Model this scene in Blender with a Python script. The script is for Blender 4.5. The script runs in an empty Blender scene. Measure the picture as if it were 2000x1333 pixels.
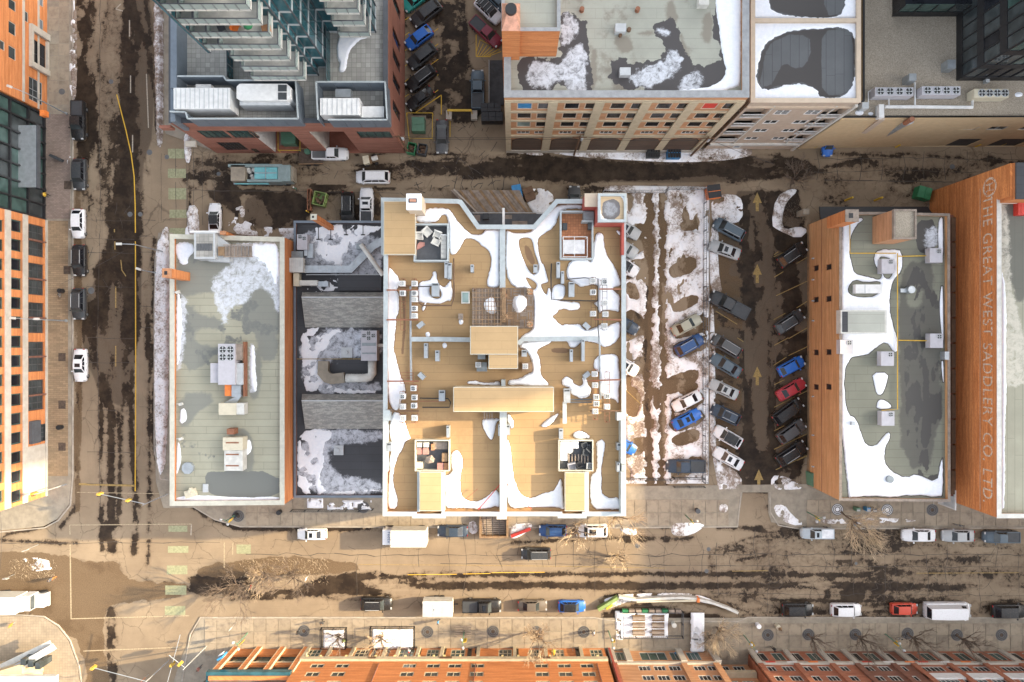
import bpy, math, random
import numpy as np
from mathutils import Vector, Matrix
random.seed(7); np.random.seed(7)
PI = math.pi
scene = bpy.context.scene
H, S = 103.0, 12.9            # height of the viewpoint in metres, photo pixels per metre on the ground
# ---------------- camera, sky, sun, exposure ----------------
cam_d = bpy.data.cameras.new('camera'); cam = bpy.data.objects.new('camera', cam_d)
scene.collection.objects.link(cam); cam.location = (0, 0, H)
cam_d.angle = 2*math.atan((1000/S)/H); cam_d.clip_end = 3000; cam_d.clip_start = 1
scene.camera = cam
SUN_EL, SUN_SLOPE = math.radians(21.5), 0.165
sun_dir = Vector((math.cos(math.atan(SUN_SLOPE))*math.cos(SUN_EL), math.sin(math.atan(SUN_SLOPE))*math.cos(SUN_EL), math.sin(SUN_EL)))
w = bpy.data.worlds.new('World'); scene.world = w; w.use_nodes = True
wn = w.node_tree.nodes; wl = w.node_tree.links
sky = wn.new('ShaderNodeTexSky'); sky.sky_type = 'NISHITA'; sky.sun_disc = False
sky.sun_elevation = SUN_EL; sky.sun_rotation = PI/2 - math.atan(SUN_SLOPE)
sky.air_density = 1.0; sky.dust_density = 4.0; sky.ozone_density = 0.3
hs = wn.new('ShaderNodeHueSaturation'); hs.inputs['Saturation'].default_value = 0.35
wl.new(sky.outputs[0], hs.inputs['Color']); wl.new(hs.outputs[0], wn['Background'].inputs['Color'])
wn['Background'].inputs['Strength'].default_value = 0.15
sd = bpy.data.lights.new('sun', 'SUN'); sd.energy = 3.0; sd.angle = math.radians(0.5); sd.color = (1.0, 0.78, 0.47)
sun = bpy.data.objects.new('sun', sd); scene.collection.objects.link(sun)
sun.rotation_euler = sun_dir.to_track_quat('Z', 'Y').to_euler(); sun.location = (100, 14, 60)
scene.view_settings.view_transform = 'Standard'; scene.view_settings.look = 'None'
scene.view_settings.gamma = 1; scene.view_settings.use_curve_mapping = False
scene.view_settings.exposure = 2.05
scene.render.engine = 'CYCLES'
scene.cycles.max_bounces = 5; scene.cycles.diffuse_bounces = 3; scene.cycles.glossy_bounces = 2
scene.cycles.transmission_bounces = 2; scene.cycles.use_denoising = True

# ---------------- helpers ----------------
COL = scene.collection
def W(px, py, h=0.0):
    k = (1-h/H)/S
    return ((px-1000)*k, (666.5-py)*k, h)
ORG = {}
def put(o, label=None, cat=None, group=None, kind=None):
    if label: o['label'] = label
    if cat: o['category'] = cat
    if group: o['group'] = group
    if kind: o['kind'] = kind
    return o
def thing(name, label, cat, loc=(0, 0, 0), rz=0.0, group=None):
    o = bpy.data.objects.new(name, None); COL.objects.link(o); o.location = loc; o.rotation_euler = (0, 0, rz)
    o.empty_display_size = 0.3
    ORG[o.name] = Vector(loc)
    return put(o, label, cat, group)
class MB:
    def __init__(s): s.v = []; s.f = []; s.uv = None
    def add(s, vs, fs):
        b = len(s.v); s.v += [tuple(p) for p in vs]; s.f += [tuple(i+b for i in f) for f in fs]; return s
    def box(s, x0, y0, z0, x1, y1, z1):
        if x0 > x1: x0, x1 = x1, x0
        if y0 > y1: y0, y1 = y1, y0
        return s.add([(x0,y0,z0),(x1,y0,z0),(x1,y1,z0),(x0,y1,z0),(x0,y0,z1),(x1,y0,z1),(x1,y1,z1),(x0,y1,z1)],
              [(0,3,2,1),(4,5,6,7),(0,1,5,4),(1,2,6,5),(2,3,7,6),(3,0,4,7)])
    def rbox(s, cx, cy, z0, z1, lx, ly, a=0.0):
        c, n = math.cos(a), math.sin(a); P = []
        for z in (z0, z1):
            for sx, sy in ((-1,-1),(1,-1),(1,1),(-1,1)):
                x, y = sx*lx/2, sy*ly/2; P.append((cx+x*c-y*n, cy+x*n+y*c, z))
        return s.add(P, [(0,3,2,1),(4,5,6,7),(0,1,5,4),(1,2,6,5),(2,3,7,6),(3,0,4,7)])
    def pbox(s, a, b, c, d, z0, z1):
        x0, y0, _ = W(a, b, z1); x1, y1, _ = W(c, d, z1)
        return s.box(x0, y0, z0, x1, y1, z1)
    def prism(s, pts, z0, z1, top=True):
        n = len(pts)
        ar = sum(pts[i][0]*pts[(i+1)%n][1]-pts[(i+1)%n][0]*pts[i][1] for i in range(n))
        if ar < 0: pts = pts[::-1]
        vs = [(p[0],p[1],z0) for p in pts]+[(p[0],p[1],z1) for p in pts]
        fs = [(i,(i+1)%n,(i+1)%n+n,i+n) for i in range(n)]
        if top: fs += [tuple(range(n,2*n))]
        fs += [tuple(range(n-1,-1,-1))]
        return s.add(vs, fs)
    def cyl(s, cx, cy, z0, z1, r0, r1=None, n=12, cap=True):
        r1 = r0 if r1 is None else r1
        vs = [(cx+r0*math.cos(2*PI*i/n), cy+r0*math.sin(2*PI*i/n), z0) for i in range(n)]
        vs += [(cx+r1*math.cos(2*PI*i/n), cy+r1*math.sin(2*PI*i/n), z1) for i in range(n)]
        fs = [(i,(i+1)%n,(i+1)%n+n,i+n) for i in range(n)]
        if cap: fs += [tuple(range(n,2*n)), tuple(range(n-1,-1,-1))]
        return s.add(vs, fs)
    def tube(s, pts, r, n=6, r1=None, closed_ends=True):
        pts = [Vector(p) for p in pts]; rings = []; m = len(pts)
        for i, p in enumerate(pts):
            d = (pts[min(i+1,m-1)]-pts[max(i-1,0)])
            if d.length < 1e-6: d = Vector((0,0,1))
            d.normalize(); u = d.orthogonal() if abs(d.z) > .95 else Vector((0,0,1)).cross(d)
            u.normalize(); v = d.cross(u)
            rr = r if r1 is None else r+(r1-r)*i/(m-1)
            rings.append([tuple(p+u*math.cos(2*PI*k/n)*rr+v*math.sin(2*PI*k/n)*rr) for k in range(n)])
        b = len(s.v)
        for R in rings: s.v += R
        for i in range(m-1):
            for k in range(n):
                s.f.append((b+i*n+k, b+i*n+(k+1)%n, b+(i+1)*n+(k+1)%n, b+(i+1)*n+k))
        if closed_ends:
            s.f.append(tuple(b+k for k in range(n-1,-1,-1))); s.f.append(tuple(b+(m-1)*n+k for k in range(n)))
        return s
    def bar(s, p, q, t, t2=None):      # square bar from p to q
        t2 = t2 or t; p, q = Vector(p), Vector(q); d = (q-p).normalized()
        u = Vector((1,0,0)) if abs(d.z) > .95 else Vector((0,0,1)).cross(d).normalized(); v = d.cross(u)
        vs = [tuple(b+u*sx*t/2+v*sy*t2/2) for b in (p,q) for sx,sy in ((-1,-1),(1,-1),(1,1),(-1,1))]
        return s.add(vs, [(0,3,2,1),(4,5,6,7),(0,1,5,4),(1,2,6,5),(2,3,7,6),(3,0,4,7)])
    def ring(s, outer, inner, z0, z1):
        n = len(outer); b = len(s.v)
        for pts, z in ((outer,z0),(outer,z1),(inner,z1),(inner,z0)): s.v += [(p[0],p[1],z) for p in pts]
        for i in range(n):
            j = (i+1)%n
            for a in range(3): s.f.append((b+a*n+i, b+a*n+j, b+(a+1)*n+j, b+(a+1)*n+i))
        return s
    def mesh(s, name, mat, org=(0,0,0), smooth=False, fix=True):
        me = bpy.data.meshes.new(name)
        o = Vector(org); me.from_pydata([(p[0]-o.x,p[1]-o.y,p[2]-o.z) for p in s.v], [], s.f)
        for m in (mat if isinstance(mat,(list,tuple)) else [mat]): me.materials.append(m)
        if smooth: me.shade_smooth()
        me.update(); return me
    def build(s, name, mat, parent=None, local=False, smooth=False, root=None):
        org = (0,0,0)
        r = root or parent
        if r is not None and not local: org = ORG.get(r.name, Vector((0,0,0)))
        o = bpy.data.objects.new(name, s.mesh(name, mat, org, smooth)); COL.objects.link(o)
        if parent: o.parent = parent; ORG[o.name] = ORG.get(r.name, Vector((0,0,0)))
        return o
def link(name, me, parent=None, loc=(0,0,0), rz=0.0, root=None):
    o = bpy.data.objects.new(name, me); COL.objects.link(o)
    r = root or parent
    if parent:
        o.parent = parent; g = ORG.get(r.name, Vector((0,0,0))); loc = (loc[0]-g.x, loc[1]-g.y, loc[2]-g.z)
    o.location = loc; o.rotation_euler = (0,0,rz); return o
def offset_poly(pts, d):       # inward offset
    n = len(pts); ar = sum(pts[i][0]*pts[(i+1)%n][1]-pts[(i+1)%n][0]*pts[i][1] for i in range(n))
    sg = 1 if ar > 0 else -1; out = []
    for i in range(n):
        p0, p1, p2 = [Vector(pts[k][:2]) for k in ((i-1)%n, i, (i+1)%n)]
        a = (p1-p0).normalized(); b = (p2-p1).normalized()
        na = Vector((-a.y,a.x))*sg; nb = Vector((-b.y,b.x))*sg; m = na+nb
        k = m.dot(na)
        out.append(tuple(p1+m*(d/k)) if k > .2 else tuple(p1+na*d))
    return out

# ---------------- materials ----------------
MATS = {}
class NT:
    def __init__(s, name):
        m = bpy.data.materials.new(name); m.use_nodes = True; s.m = m; s.n = m.node_tree.nodes; s.l = m.node_tree.links
        s.b = s.n['Principled BSDF']; s.pos = s.n.new('ShaderNodeNewGeometry').outputs['Position']; s.nrm = []
    def mp(s, sc=(1,1,1), loc=(0,0,0), rot=(0,0,0), src=None):
        k = s.n.new('ShaderNodeMapping'); k.inputs['Scale'].default_value = sc; k.inputs['Location'].default_value = loc
        k.inputs['Rotation'].default_value = rot
        s.l.new(src or s.pos, k.inputs[0]); return k.outputs[0]
    def noise(s, scale, detail=4, rough=.6, vec=None, dist=0.0):
        k = s.n.new('ShaderNodeTexNoise'); k.inputs['Scale'].default_value = scale; k.inputs['Detail'].default_value = detail
        k.inputs['Roughness'].default_value = rough; k.inputs['Distortion'].default_value = dist
        s.l.new(vec or s.pos, k.inputs['Vector']); return k.outputs['Fac']
    def math(s, op, a, b=0.0, c=None, clamp=False):
        k = s.n.new('ShaderNodeMath'); k.operation = op; k.use_clamp = clamp
        for i, v in enumerate((a,b,c)):
            if v is None: continue
            if isinstance(v,(int,float)): k.inputs[i].default_value = v
            else: s.l.new(v, k.inputs[i])
        return k.outputs[0]
    def step(s, v, lo, hi, a=0.0, b=1.0):
        k = s.n.new('ShaderNodeMapRange'); k.interpolation_type = 'SMOOTHSTEP'
        for i, x in enumerate((lo,hi,a,b)): k.inputs[i+1].default_value = x
        s.l.new(v, k.inputs[0]); return k.outputs[0]
    def mix(s, f, a, b, mode='MIX'):
        k = s.n.new('ShaderNodeMix'); k.data_type = 'RGBA'; k.blend_type = mode
        for i, v in ((0,f),(6,a),(7,b)):
            if isinstance(v,(int,float)): k.inputs[i].default_value = v
            elif isinstance(v,tuple): k.inputs[i].default_value = (*v[:3],1)
            else: s.l.new(v, k.inputs[i])
        return k.outputs[2]
    def attr(s, name):
        k = s.n.new('ShaderNodeAttribute'); k.attribute_name = name; return k.outputs['Fac']
    def sep(s, src=None):
        k = s.n.new('ShaderNodeSeparateXYZ'); s.l.new(src or s.pos, k.inputs[0]); return k.outputs
    def comb(s, x, y, z=0.0):
        k = s.n.new('ShaderNodeCombineXYZ')
        for i, v in enumerate((x,y,z)):
            if isinstance(v,(int,float)): k.inputs[i].default_value = v
            else: s.l.new(v, k.inputs[i])
        return k.outputs[0]
    def rnd(s): return s.n.new('ShaderNodeObjectInfo').outputs['Random']
    def out(s, col=None, rough=.8, metal=0.0, bump=None, bs=.3, bd=.02, spec=None, coat=None):
        b = s.b
        for key, v in (('Base Color',col),('Roughness',rough),('Metallic',metal),('Specular IOR Level',spec),('Coat Weight',coat)):
            if v is None: continue
            if isinstance(v,(int,float)): b.inputs[key].default_value = v
            elif isinstance(v,tuple): b.inputs[key].default_value = (*v[:3],1)
            else: s.l.new(v, b.inputs[key])
        if bump is not None:
            k = s.n.new('ShaderNodeBump'); k.inputs['Strength'].default_value = bs; k.inputs['Distance'].default_value = bd
            s.l.new(bump, k.inputs['Height']); s.l.new(k.outputs[0], b.inputs['Normal'])
        MATS[s.m.name] = s.m; return s.m
def plain(name, col, rough=.7, metal=0.0, var=.18, sc=1.3, bump=.2, coat=None, spec=None):
    t = NT(name); n = t.noise(sc, 5, .65); f = t.step(n, .3, .7)
    dk = tuple(c*(1-var) for c in col); lt = tuple(min(.95,c*(1+var*.6)) for c in col)
    c = t.mix(f, dk, lt); n2 = t.noise(sc*9, 3, .7); c = t.mix(t.step(n2,.35,.75,0,var*.7), c, tuple(x*.6 for x in col))
    return t.out(c, rough, metal, n2 if bump else None, bump, .02, coat=coat, spec=spec)
def paint(name, col, rough=.28):       # vehicle paint with road dirt low down
    t = NT(name); z = t.sep()[2]; n = t.noise(2.2, 4, .7)
    d = t.math('MULTIPLY', t.step(z, .75, .25), t.step(n, .25, .65))
    c = t.mix(t.math('MULTIPLY', t.step(t.noise(5,4,.7), .4, .8), .18), col, (.22,.17,.12))
    c = t.mix(t.math('MULTIPLY', d, .75), c, (.17,.125,.085))
    return t.out(c, t.math('ADD', t.math('MULTIPLY', n, .25), rough), .0, coat=.12, spec=.35)
plain('m_snowwhite', (.82,.84,.88), .85)
plain('m_white', (.66,.66,.65), .55, var=.12); plain('m_offwhite', (.55,.54,.50), .6, var=.15)
plain('m_cream', (.47,.40,.28), .8, var=.12); plain('m_beige', (.50,.38,.23), .8, var=.08)
plain('m_beige2', (.42,.34,.27), .8, var=.08); plain('m_trimbeige', (.56,.45,.34), .7, var=.08)
plain('m_grey', (.30,.31,.32), .6); plain('m_lightgrey', (.45,.47,.48), .5, var=.12)
plain('m_coping', (.40,.44,.45), .45, .2, var=.12); plain('m_copinglight', (.50,.48,.40), .7, var=.12)
plain('m_darkgrey', (.10,.105,.11), .6); plain('m_bluegrey', (.15,.18,.215), .45, .2, var=.1)
plain('m_black', (.018,.018,.02), .5); plain('m_charcoal', (.045,.05,.055), .6)
plain('m_galv', (.42,.45,.47), .38, .55, var=.15); plain('m_galvdark', (.25,.28,.29), .45, .4)
plain('m_hvac', (.44,.43,.46), .6, var=.08); plain('m_hvacbeige', (.55,.50,.38), .6, var=.08)
plain('m_brown', (.14,.08,.045), .75); plain('m_wood', (.26,.165,.09), .8, var=.3); plain('m_woodgrey', (.27,.22,.18), .85, var=.3)
plain('m_rust', (.26,.11,.06), .8); plain('m_copper', (.62,.32,.22), .45, .3, var=.3)
plain('m_yellow', (.62,.40,.04), .6); plain('m_signal', (.45,.30,.05), .6); plain('m_green', (.03,.19,.08), .55); plain('m_lime', (.22,.31,.10), .6)
plain('m_xfmr', (.09,.20,.13), .5, var=.1); plain('m_tealgrey', (.20,.26,.26), .6); plain('m_teal', (.15,.40,.43), .5, var=.15); plain('m_blue', (.04,.22,.46), .5)
plain('m_deepblue', (.02,.06,.14), .5); plain('m_red', (.55,.045,.03), .55); plain('m_orange', (.75,.20,.04), .6); plain('m_pink', (.40,.20,.17), .8)
plain('m_concrete', (.27,.235,.185), .9, var=.22, sc=.7); plain('m_kerb', (.36,.32,.27), .9, var=.25, sc=.9)
plain('m_limestone', (.44,.40,.34), .85, var=.14, sc=.9); plain('m_asphaltdark', (.05,.05,.052), .8, var=.3)
plain('m_soil', (.085,.06,.045), .95, var=.4, sc=3); plain('m_bark', (.16,.12,.09), .9, var=.3, sc=6)
plain('m_twig', (.48,.37,.25), .9, var=.25, sc=4); plain('m_straw', (.58,.46,.31), .9, var=.3, sc=4)
plain('m_linegold', (.30,.205,.07), .8, var=.35, sc=4); plain('m_lineyellow', (.62,.38,.035), .75, var=.15, sc=3)
plain('m_linewhite', (.40,.35,.28), .85, var=.35, sc=5); plain('m_linefaint', (.36,.29,.19), .9, var=.4, sc=5)
plain('m_linegreen', (.27,.275,.165), .9, var=.25, sc=3)
plain('m_skin', (.45,.26,.18), .6); plain('m_tyre', (.02,.02,.021), .8); plain('m_rim', (.35,.36,.37), .35, .7)
plain('m_slate', (.075,.08,.09), .6); plain('m_tarp', (.62,.62,.63), .6); plain('m_redbrown', (.36,.07,.05), .6, var=.12)
plain('m_cushion', (.33,.33,.36), .85); plain('m_terracotta', (.42,.20,.10), .8, var=.2, sc=3)
plain('m_crack', (.06,.05,.042), .9, var=.3); plain('m_brasslight', (.9,.72,.35), .4)
def glass(name, col, rough=.08):
    t = NT(name); n = t.noise(.5, 2, .5); c = t.mix(t.step(n,.35,.65), col, tuple(x*1.7+.004 for x in col))
    return t.out(c, rough, 0, spec=.45)
glass('m_glass', (.03,.036,.038), .06); glass('m_glassgreen', (.03,.055,.05), .12); glass('m_glassteal', (.02,.07,.085), .12)
glass('m_glassblack', (.008,.009,.012), .1); glass('m_glasspale', (.16,.22,.21), .15)
t = NT('m_railglass'); t.b.inputs['Alpha'].default_value = .55; t.out((.38,.47,.45), .15)
t = NT('m_lamp'); t.b.inputs['Emission Color'].default_value = (1,.95,.85,1); t.b.inputs['Emission Strength'].default_value = 0.0; t.out((.42,.43,.43), .25)
t = NT('m_tail'); t.out((.35,.01,.01), .25)
def brick(name, c1, c2, mort, sc=1.0, dirt=.25):
    t = NT(name); x, y, z = t.sep(); v = t.comb(t.math('ADD', x, y), z, 0)
    k = t.n.new('ShaderNodeTexBrick'); k.inputs['Scale'].default_value = 1; k.inputs['Brick Width'].default_value = .24*sc
    k.inputs['Row Height'].default_value = .085*sc; k.inputs['Mortar Size'].default_value = .012
    k.inputs['Color1'].default_value = (*c1,1); k.inputs['Color2'].default_value = (*c2,1); k.inputs['Mortar'].default_value = (*mort,1)
    t.l.new(v, k.inputs[0]); n = t.noise(.35, 6, .7); st = t.noise(1.5, 4, .7, t.mp((1,1,.15)))
    c = t.mix(t.step(n,.35,.7,0,dirt*1.6), k.outputs[0], tuple(a*.62 for a in c1))
    c = t.mix(t.step(st,.5,.8,0,dirt), c, mort)
    rw = t.noise(1, 3, .8, t.mp((.15,.15,3))); c = t.mix(t.step(rw,.35,.65,0,.6), c, tuple(a*.55 for a in c2))
    return t.out(c, .85, 0, k.outputs['Fac'], -.3, .01)
brick('m_brick', (.50,.20,.095), (.40,.145,.065), (.42,.27,.18))
brick('m_brickred', (.48,.165,.08), (.38,.12,.06), (.30,.17,.12)); brick('m_brickdark', (.29,.115,.07), (.23,.09,.055), (.2,.13,.1))
brick('m_brickpodium', (.34,.13,.085), (.28,.10,.065), (.33,.19,.14)); brick('m_brickorange', (.66,.235,.07), (.56,.175,.05), (.54,.27,.12), dirt=.12)
brick('m_brickgold', (.60,.315,.135), (.52,.25,.10), (.56,.36,.2), dirt=.15)
brick('m_brickdeep', (.74,.27,.07), (.52,.15,.035), (.62,.28,.12), dirt=.1)
brick('m_brickrevil', (.56,.285,.14), (.50,.24,.115), (.52,.33,.2), dirt=.2); brick('m_stonebrown', (.13,.085,.06), (.105,.07,.05), (.10,.07,.05), 2)
def roofmat(name, col, wet, seam=.95, axis=1, sstr=.25, joints=True, plainroof=False, grime=(.10,.10,.09), snowcol=(.62,.65,.70), var=.1, xseam=0.0):
    t = NT(name); x, y, z = t.sep(); a = y if axis == 1 else x; o = x if axis == 1 else y
    n = t.noise(.22, 5, .6); f = t.noise(6, 4, .7)
    c = t.mix(t.step(n,.25,.75), tuple(k*(1-var*1.6) for k in col), tuple(k*(1+var*.6) for k in col))
    c = t.mix(t.step(f,.4,.8,0,.18), c, tuple(k*.7 for k in col))
    wob = t.math('MULTIPLY', t.noise(.8,3,.5), .05)
    q = t.math('FRACT', t.math('ADD', t.math('DIVIDE', a, seam), wob)); ln = t.math('LESS_THAN', q, .075)
    row = t.math('FLOOR', t.math('DIVIDE', a, seam))
    wn_ = t.n.new('ShaderNodeTexWhiteNoise'); wn_.noise_dimensions = '1D'; t.l.new(row, wn_.inputs['W'])
    c = t.mix(t.math('MULTIPLY', wn_.outputs['Value'], .22), c, tuple(k*.72 for k in col))
    c = t.mix(t.math('MULTIPLY', ln, sstr), c, tuple(k*.35 for k in col))
    if joints:
        q2 = t.math('FRACT', t.math('ADD', t.math('DIVIDE', o, 7.3), wn_.outputs['Value'])); l2 = t.math('LESS_THAN', q2, .008)
        c = t.mix(t.math('MULTIPLY', l2, sstr*.9), c, tuple(k*.35 for k in col))
    if plainroof: return t.out(c, .85, 0, f, .15, .01)
    g = t.step(t.math('ADD', t.attr('grime'), t.math('MULTIPLY', t.math('SUBTRACT', t.noise(1.1,8,.75), .5), 16)), -3, 4)
    c = t.mix(t.math('MULTIPLY', g, .8), c, grime)
    wf = t.step(t.math('ADD', t.attr('wet'), t.math('MULTIPLY', t.math('SUBTRACT', t.noise(1.6,8,.75), .5), 5)), -.6, .6)
    c = t.mix(wf, c, wet)
    fr = t.math('ADD', t.math('MINIMUM', t.attr('frost'), 2.2), t.math('MULTIPLY', t.math('SUBTRACT', t.noise(1.2,10,.82,dist=.5), .5), 34))
    ff = t.step(fr, -4, 5, 0, .92); c = t.mix(ff, c, snowcol)
    ro = t.math('MULTIPLY_ADD', wf, -.35, .85)
    return t.out(c, ro, 0, f, .15, .01)
roofmat('m_roof_tan', (.36,.235,.115), (.17,.095,.045), .95, 1, .30, grime=(.255,.16,.078))
roofmat('m_roof_tan_plain', (.42,.285,.145), (.30,.18,.09), .95, 1, .22, plainroof=True)
roofmat('m_roof_soot', (.54,.40,.25), (.13,.12,.12), .95, 1, .2, snowcol=(.3,.31,.33))
roofmat('m_roof_pale_plain', (.40,.41,.36), (.1,.1,.1), 1.2, 1, .25, plainroof=True)
roofmat('m_roof_dark_plain', (.06,.062,.068), (.03,.03,.03), 1.1, 1, .3, plainroof=True)
roofmat('m_roof_grey', (.345,.335,.255), (.15,.155,.14), 1.0, 1, .5, grime=(.185,.19,.17))
roofmat('m_roof_greywest', (.215,.215,.165), (.045,.042,.038), 1.15, 1, .35, grime=(.09,.085,.075))
roofmat('m_roof_pale', (.36,.365,.31), (.055,.05,.05), 1.2, 1, .22, grime=(.20,.175,.14))
roofmat('m_roof_dark', (.060,.062,.068), (.03,.031,.034), 1.1, 1, .3, snowcol=(.55,.57,.62))
roofmat('m_roof_slate', (.12,.125,.13), (.055,.05,.048), 1.1, 0, .5)
roofmat('m_roof_yellowgrey', (.35,.34,.26), (.14,.15,.14), 1.0, 0, .4, snowcol=(.55,.52,.44))
t = NT('m_gravel'); n = t.noise(9, 6, .8); c = t.mix(t.step(n,.35,.65), (.22,.185,.14), (.44,.385,.31)); n3 = t.noise(.3,3,.5)
c = t.mix(t.step(n3,.4,.8,0,.3), c, (.20,.17,.13)); t.out(c, .95, 0, n, .5, .03)
def tiles(name, col, w_=.6, h_=.6, off=0.0, mort=.45, var=.2, sq=.018):
    t = NT(name); k = t.n.new('ShaderNodeTexBrick'); k.offset = off; k.inputs['Scale'].default_value = 1
    k.inputs['Brick Width'].default_value = w_; k.inputs['Row Height'].default_value = h_; k.inputs['Mortar Size'].default_value = sq
    k.inputs['Color1'].default_value = (*tuple(x*(1-var) for x in col),1); k.inputs['Color2'].default_value = (*tuple(x*(1+var*.5) for x in col),1)
    k.inputs['Mortar'].default_value = (*tuple(x*mort for x in col),1); t.l.new(t.pos, k.inputs[0])
    n = t.noise(.4, 6, .7); c = t.mix(t.step(n,.42,.75,0,.55), k.outputs[0], tuple(x*.5 for x in col))
    n2 = t.noise(7,4,.7); c = t.mix(t.step(n2,.45,.8,0,.3), c, tuple(x*.5 for x in col))
    return t.out(c, .88, 0, k.outputs['Fac'], -.3, .01)
tiles('m_terrace', (.36,.35,.32), .62, .62); tiles('m_paverbrown', (.29,.205,.125), .9, .30, .5, .55)
tiles('m_pavermauve', (.27,.205,.17), .42, .21, .5, .6); tiles('m_paverpale', (.32,.26,.19), .4, .4, 0, .7, .12)
tiles('m_redtile', (.46,.19,.09), .32, .32, 0, .5, .25); tiles('m_parquet', (.25,.19,.145), .3, .09, .5, .35, .3)
t = NT('m_slab'); r = t.rnd(); n = t.noise(.9, 6, .7); c = t.mix(r, (.265,.22,.165), (.325,.27,.20))
c = t.mix(t.step(n,.42,.72,0,.7), c, (.15,.12,.09)); n2 = t.noise(14,4,.7); c = t.mix(t.step(n2,.5,.8,0,.3), c, (.12,.09,.07)); t.out(c, .9, 0, n2, .2, .01)
t = NT('m_shingle'); n = t.noise(1, 5, .7, t.mp((.9,3.4,1), rot=(0,0,.7))); n2 = t.noise(5, 4, .7)
c = t.mix(t.step(n,.42,.56), (.37,.365,.33), (.24,.24,.225)); c = t.mix(t.step(n2,.45,.7,0,.5), c, (.15,.15,.14)); t.out(c, .9, 0, n, .3, .03)
# ground: concrete and asphalt with melt water, mud, cracks
t = NT('m_ground'); n = t.noise(.12, 6, .62); f = t.noise(8, 5, .75); st = t.noise(.9, 5, .7)
c = t.mix(t.step(n,.3,.7), (.20,.152,.104), (.28,.218,.15)); c = t.mix(t.step(f,.4,.8,0,.35), c, (.15,.115,.085))
c = t.mix(t.step(st,.5,.8,0,.45), c, (.19,.145,.105))
strk = t.noise(1.6, 5, .65, t.mp((.05,1.2,1))); c = t.mix(t.math('MULTIPLY', t.step(strk,.5,.75,0,.35), t.attr('hroad')), c, (.15,.115,.085))
strv = t.noise(1.6, 5, .65, t.mp((1.2,.05,1))); c = t.mix(t.math('MULTIPLY', t.step(strv,.5,.75,0,.35), t.attr('vroad')), c, (.15,.115,.085))
asf = t.attr('asphalt'); c = t.mix(asf, c, t.mix(t.step(f,.35,.7), (.055,.040,.029), (.10,.075,.055)))
dn = t.n.new('ShaderNodeVectorMath'); dn.operation = 'MULTIPLY_ADD'; nz = t.n.new('ShaderNodeTexNoise'); nz.inputs['Scale'].default_value = .8; nz.inputs['Detail'].default_value = 5
t.l.new(t.pos, nz.inputs['Vector']); t.l.new(nz.outputs['Color'], dn.inputs[0]); dn.inputs[1].default_value = (1.2,1.2,0); t.l.new(t.pos, dn.inputs[2])
for sc_, wd, lo, hi in ((.22,.014,.46,.56), (.6,.018,.55,.62)):
    v = t.n.new('ShaderNodeTexVoronoi'); v.feature = 'DISTANCE_TO_EDGE'; v.inputs['Scale'].default_value = sc_; t.l.new(dn.outputs[0], v.inputs['Vector'])
    cr = t.math('MULTIPLY', t.step(v.outputs['Distance'], wd, wd*.3), t.step(t.noise(.09 if sc_ < .5 else .14,2,.5), lo, hi))
    c = t.mix(t.math('MULTIPLY', cr, .5), c, (.07,.055,.04))
wet = t.math('ADD', t.attr('wet'), t.math('MULTIPLY', t.math('SUBTRACT', t.noise(1.1,10,.78,dist=.3), .5), 22))
wf = t.step(wet, -.9, .9); damp = t.step(wet, -5, -.3, 0, .5)
c = t.mix(damp, c, (.095,.066,.044)); mud = t.mix(t.step(t.noise(.5,5,.7),.35,.7), (.018,.0115,.0075), (.05,.034,.021))
c = t.mix(wf, c, mud); mw = t.step(t.math('ADD', t.attr('mud'), t.math('MULTIPLY', t.math('SUBTRACT', t.noise(1.9,8,.75), .5), 8)), -1, 1)
c = t.mix(t.math('MULTIPLY', mw, .85), c, t.mix(t.step(f,.35,.65), (.07,.046,.026), (.155,.104,.06)))
ro = t.math('MULTIPLY_ADD', wf, -.3, .9); t.out(c, ro, 0, t.noise(5,5,.7), .25, .02, spec=.18)
t = NT('m_snow'); n = t.noise(2.5, 6, .7); d = t.attr('dirt'); n2 = t.noise(3.2, 8, .78, dist=.5)
k = t.step(t.math('ADD', d, t.math('MULTIPLY', t.math('SUBTRACT', n2, .5), 1.8)), .35, .75)
c = t.mix(t.step(n,.3,.7), (.76,.79,.85), (.86,.87,.90)); c = t.mix(t.math('MULTIPLY', d, .6), c, (.50,.42,.34)); c = t.mix(t.math('MULTIPLY', k, .92), c, (.17,.115,.075))
t.out(c, .75, 0, t.noise(6,6,.7), .35, .03)
M = lambda n_: MATS[n_]

# ---------------- numpy fields (traced outlines -> smooth distance fields) ----------------
def vnoise(X, Y, sc, seed, octv=4):
    out = 0; amp = 1; tot = 0
    for o in range(octv):
        x = X/sc*2**o+seed*17.3; y = Y/sc*2**o+seed*9.1
        xi = np.floor(x); yi = np.floor(y); fx = x-xi; fy = y-yi; fx = fx*fx*(3-2*fx); fy = fy*fy*(3-2*fy)
        def h(a, b): v = np.sin(a*127.1+b*311.7+seed*74.7+o*13.7)*43758.5453; return v-np.floor(v)
        out = out+amp*((h(xi,yi)*(1-fx)+h(xi+1,yi)*fx)*(1-fy)+(h(xi,yi+1)*(1-fx)+h(xi+1,yi+1)*fx)*fy); tot += amp; amp *= .55
    return out/tot
def smooth_poly(pts, it=2):
    pts = [tuple(map(float,p)) for p in pts]
    for _ in range(it):
        q = []; n = len(pts)
        for i in range(n):
            a, b = pts[i], pts[(i+1)%n]
            q += [(a[0]*.75+b[0]*.25, a[1]*.75+b[1]*.25), (a[0]*.25+b[0]*.75, a[1]*.25+b[1]*.75)]
        pts = q
    return pts
def pairs(s):
    v = [float(x) for x in s.replace(',', ' ').split()]; return list(zip(v[::2], v[1::2]))
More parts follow.
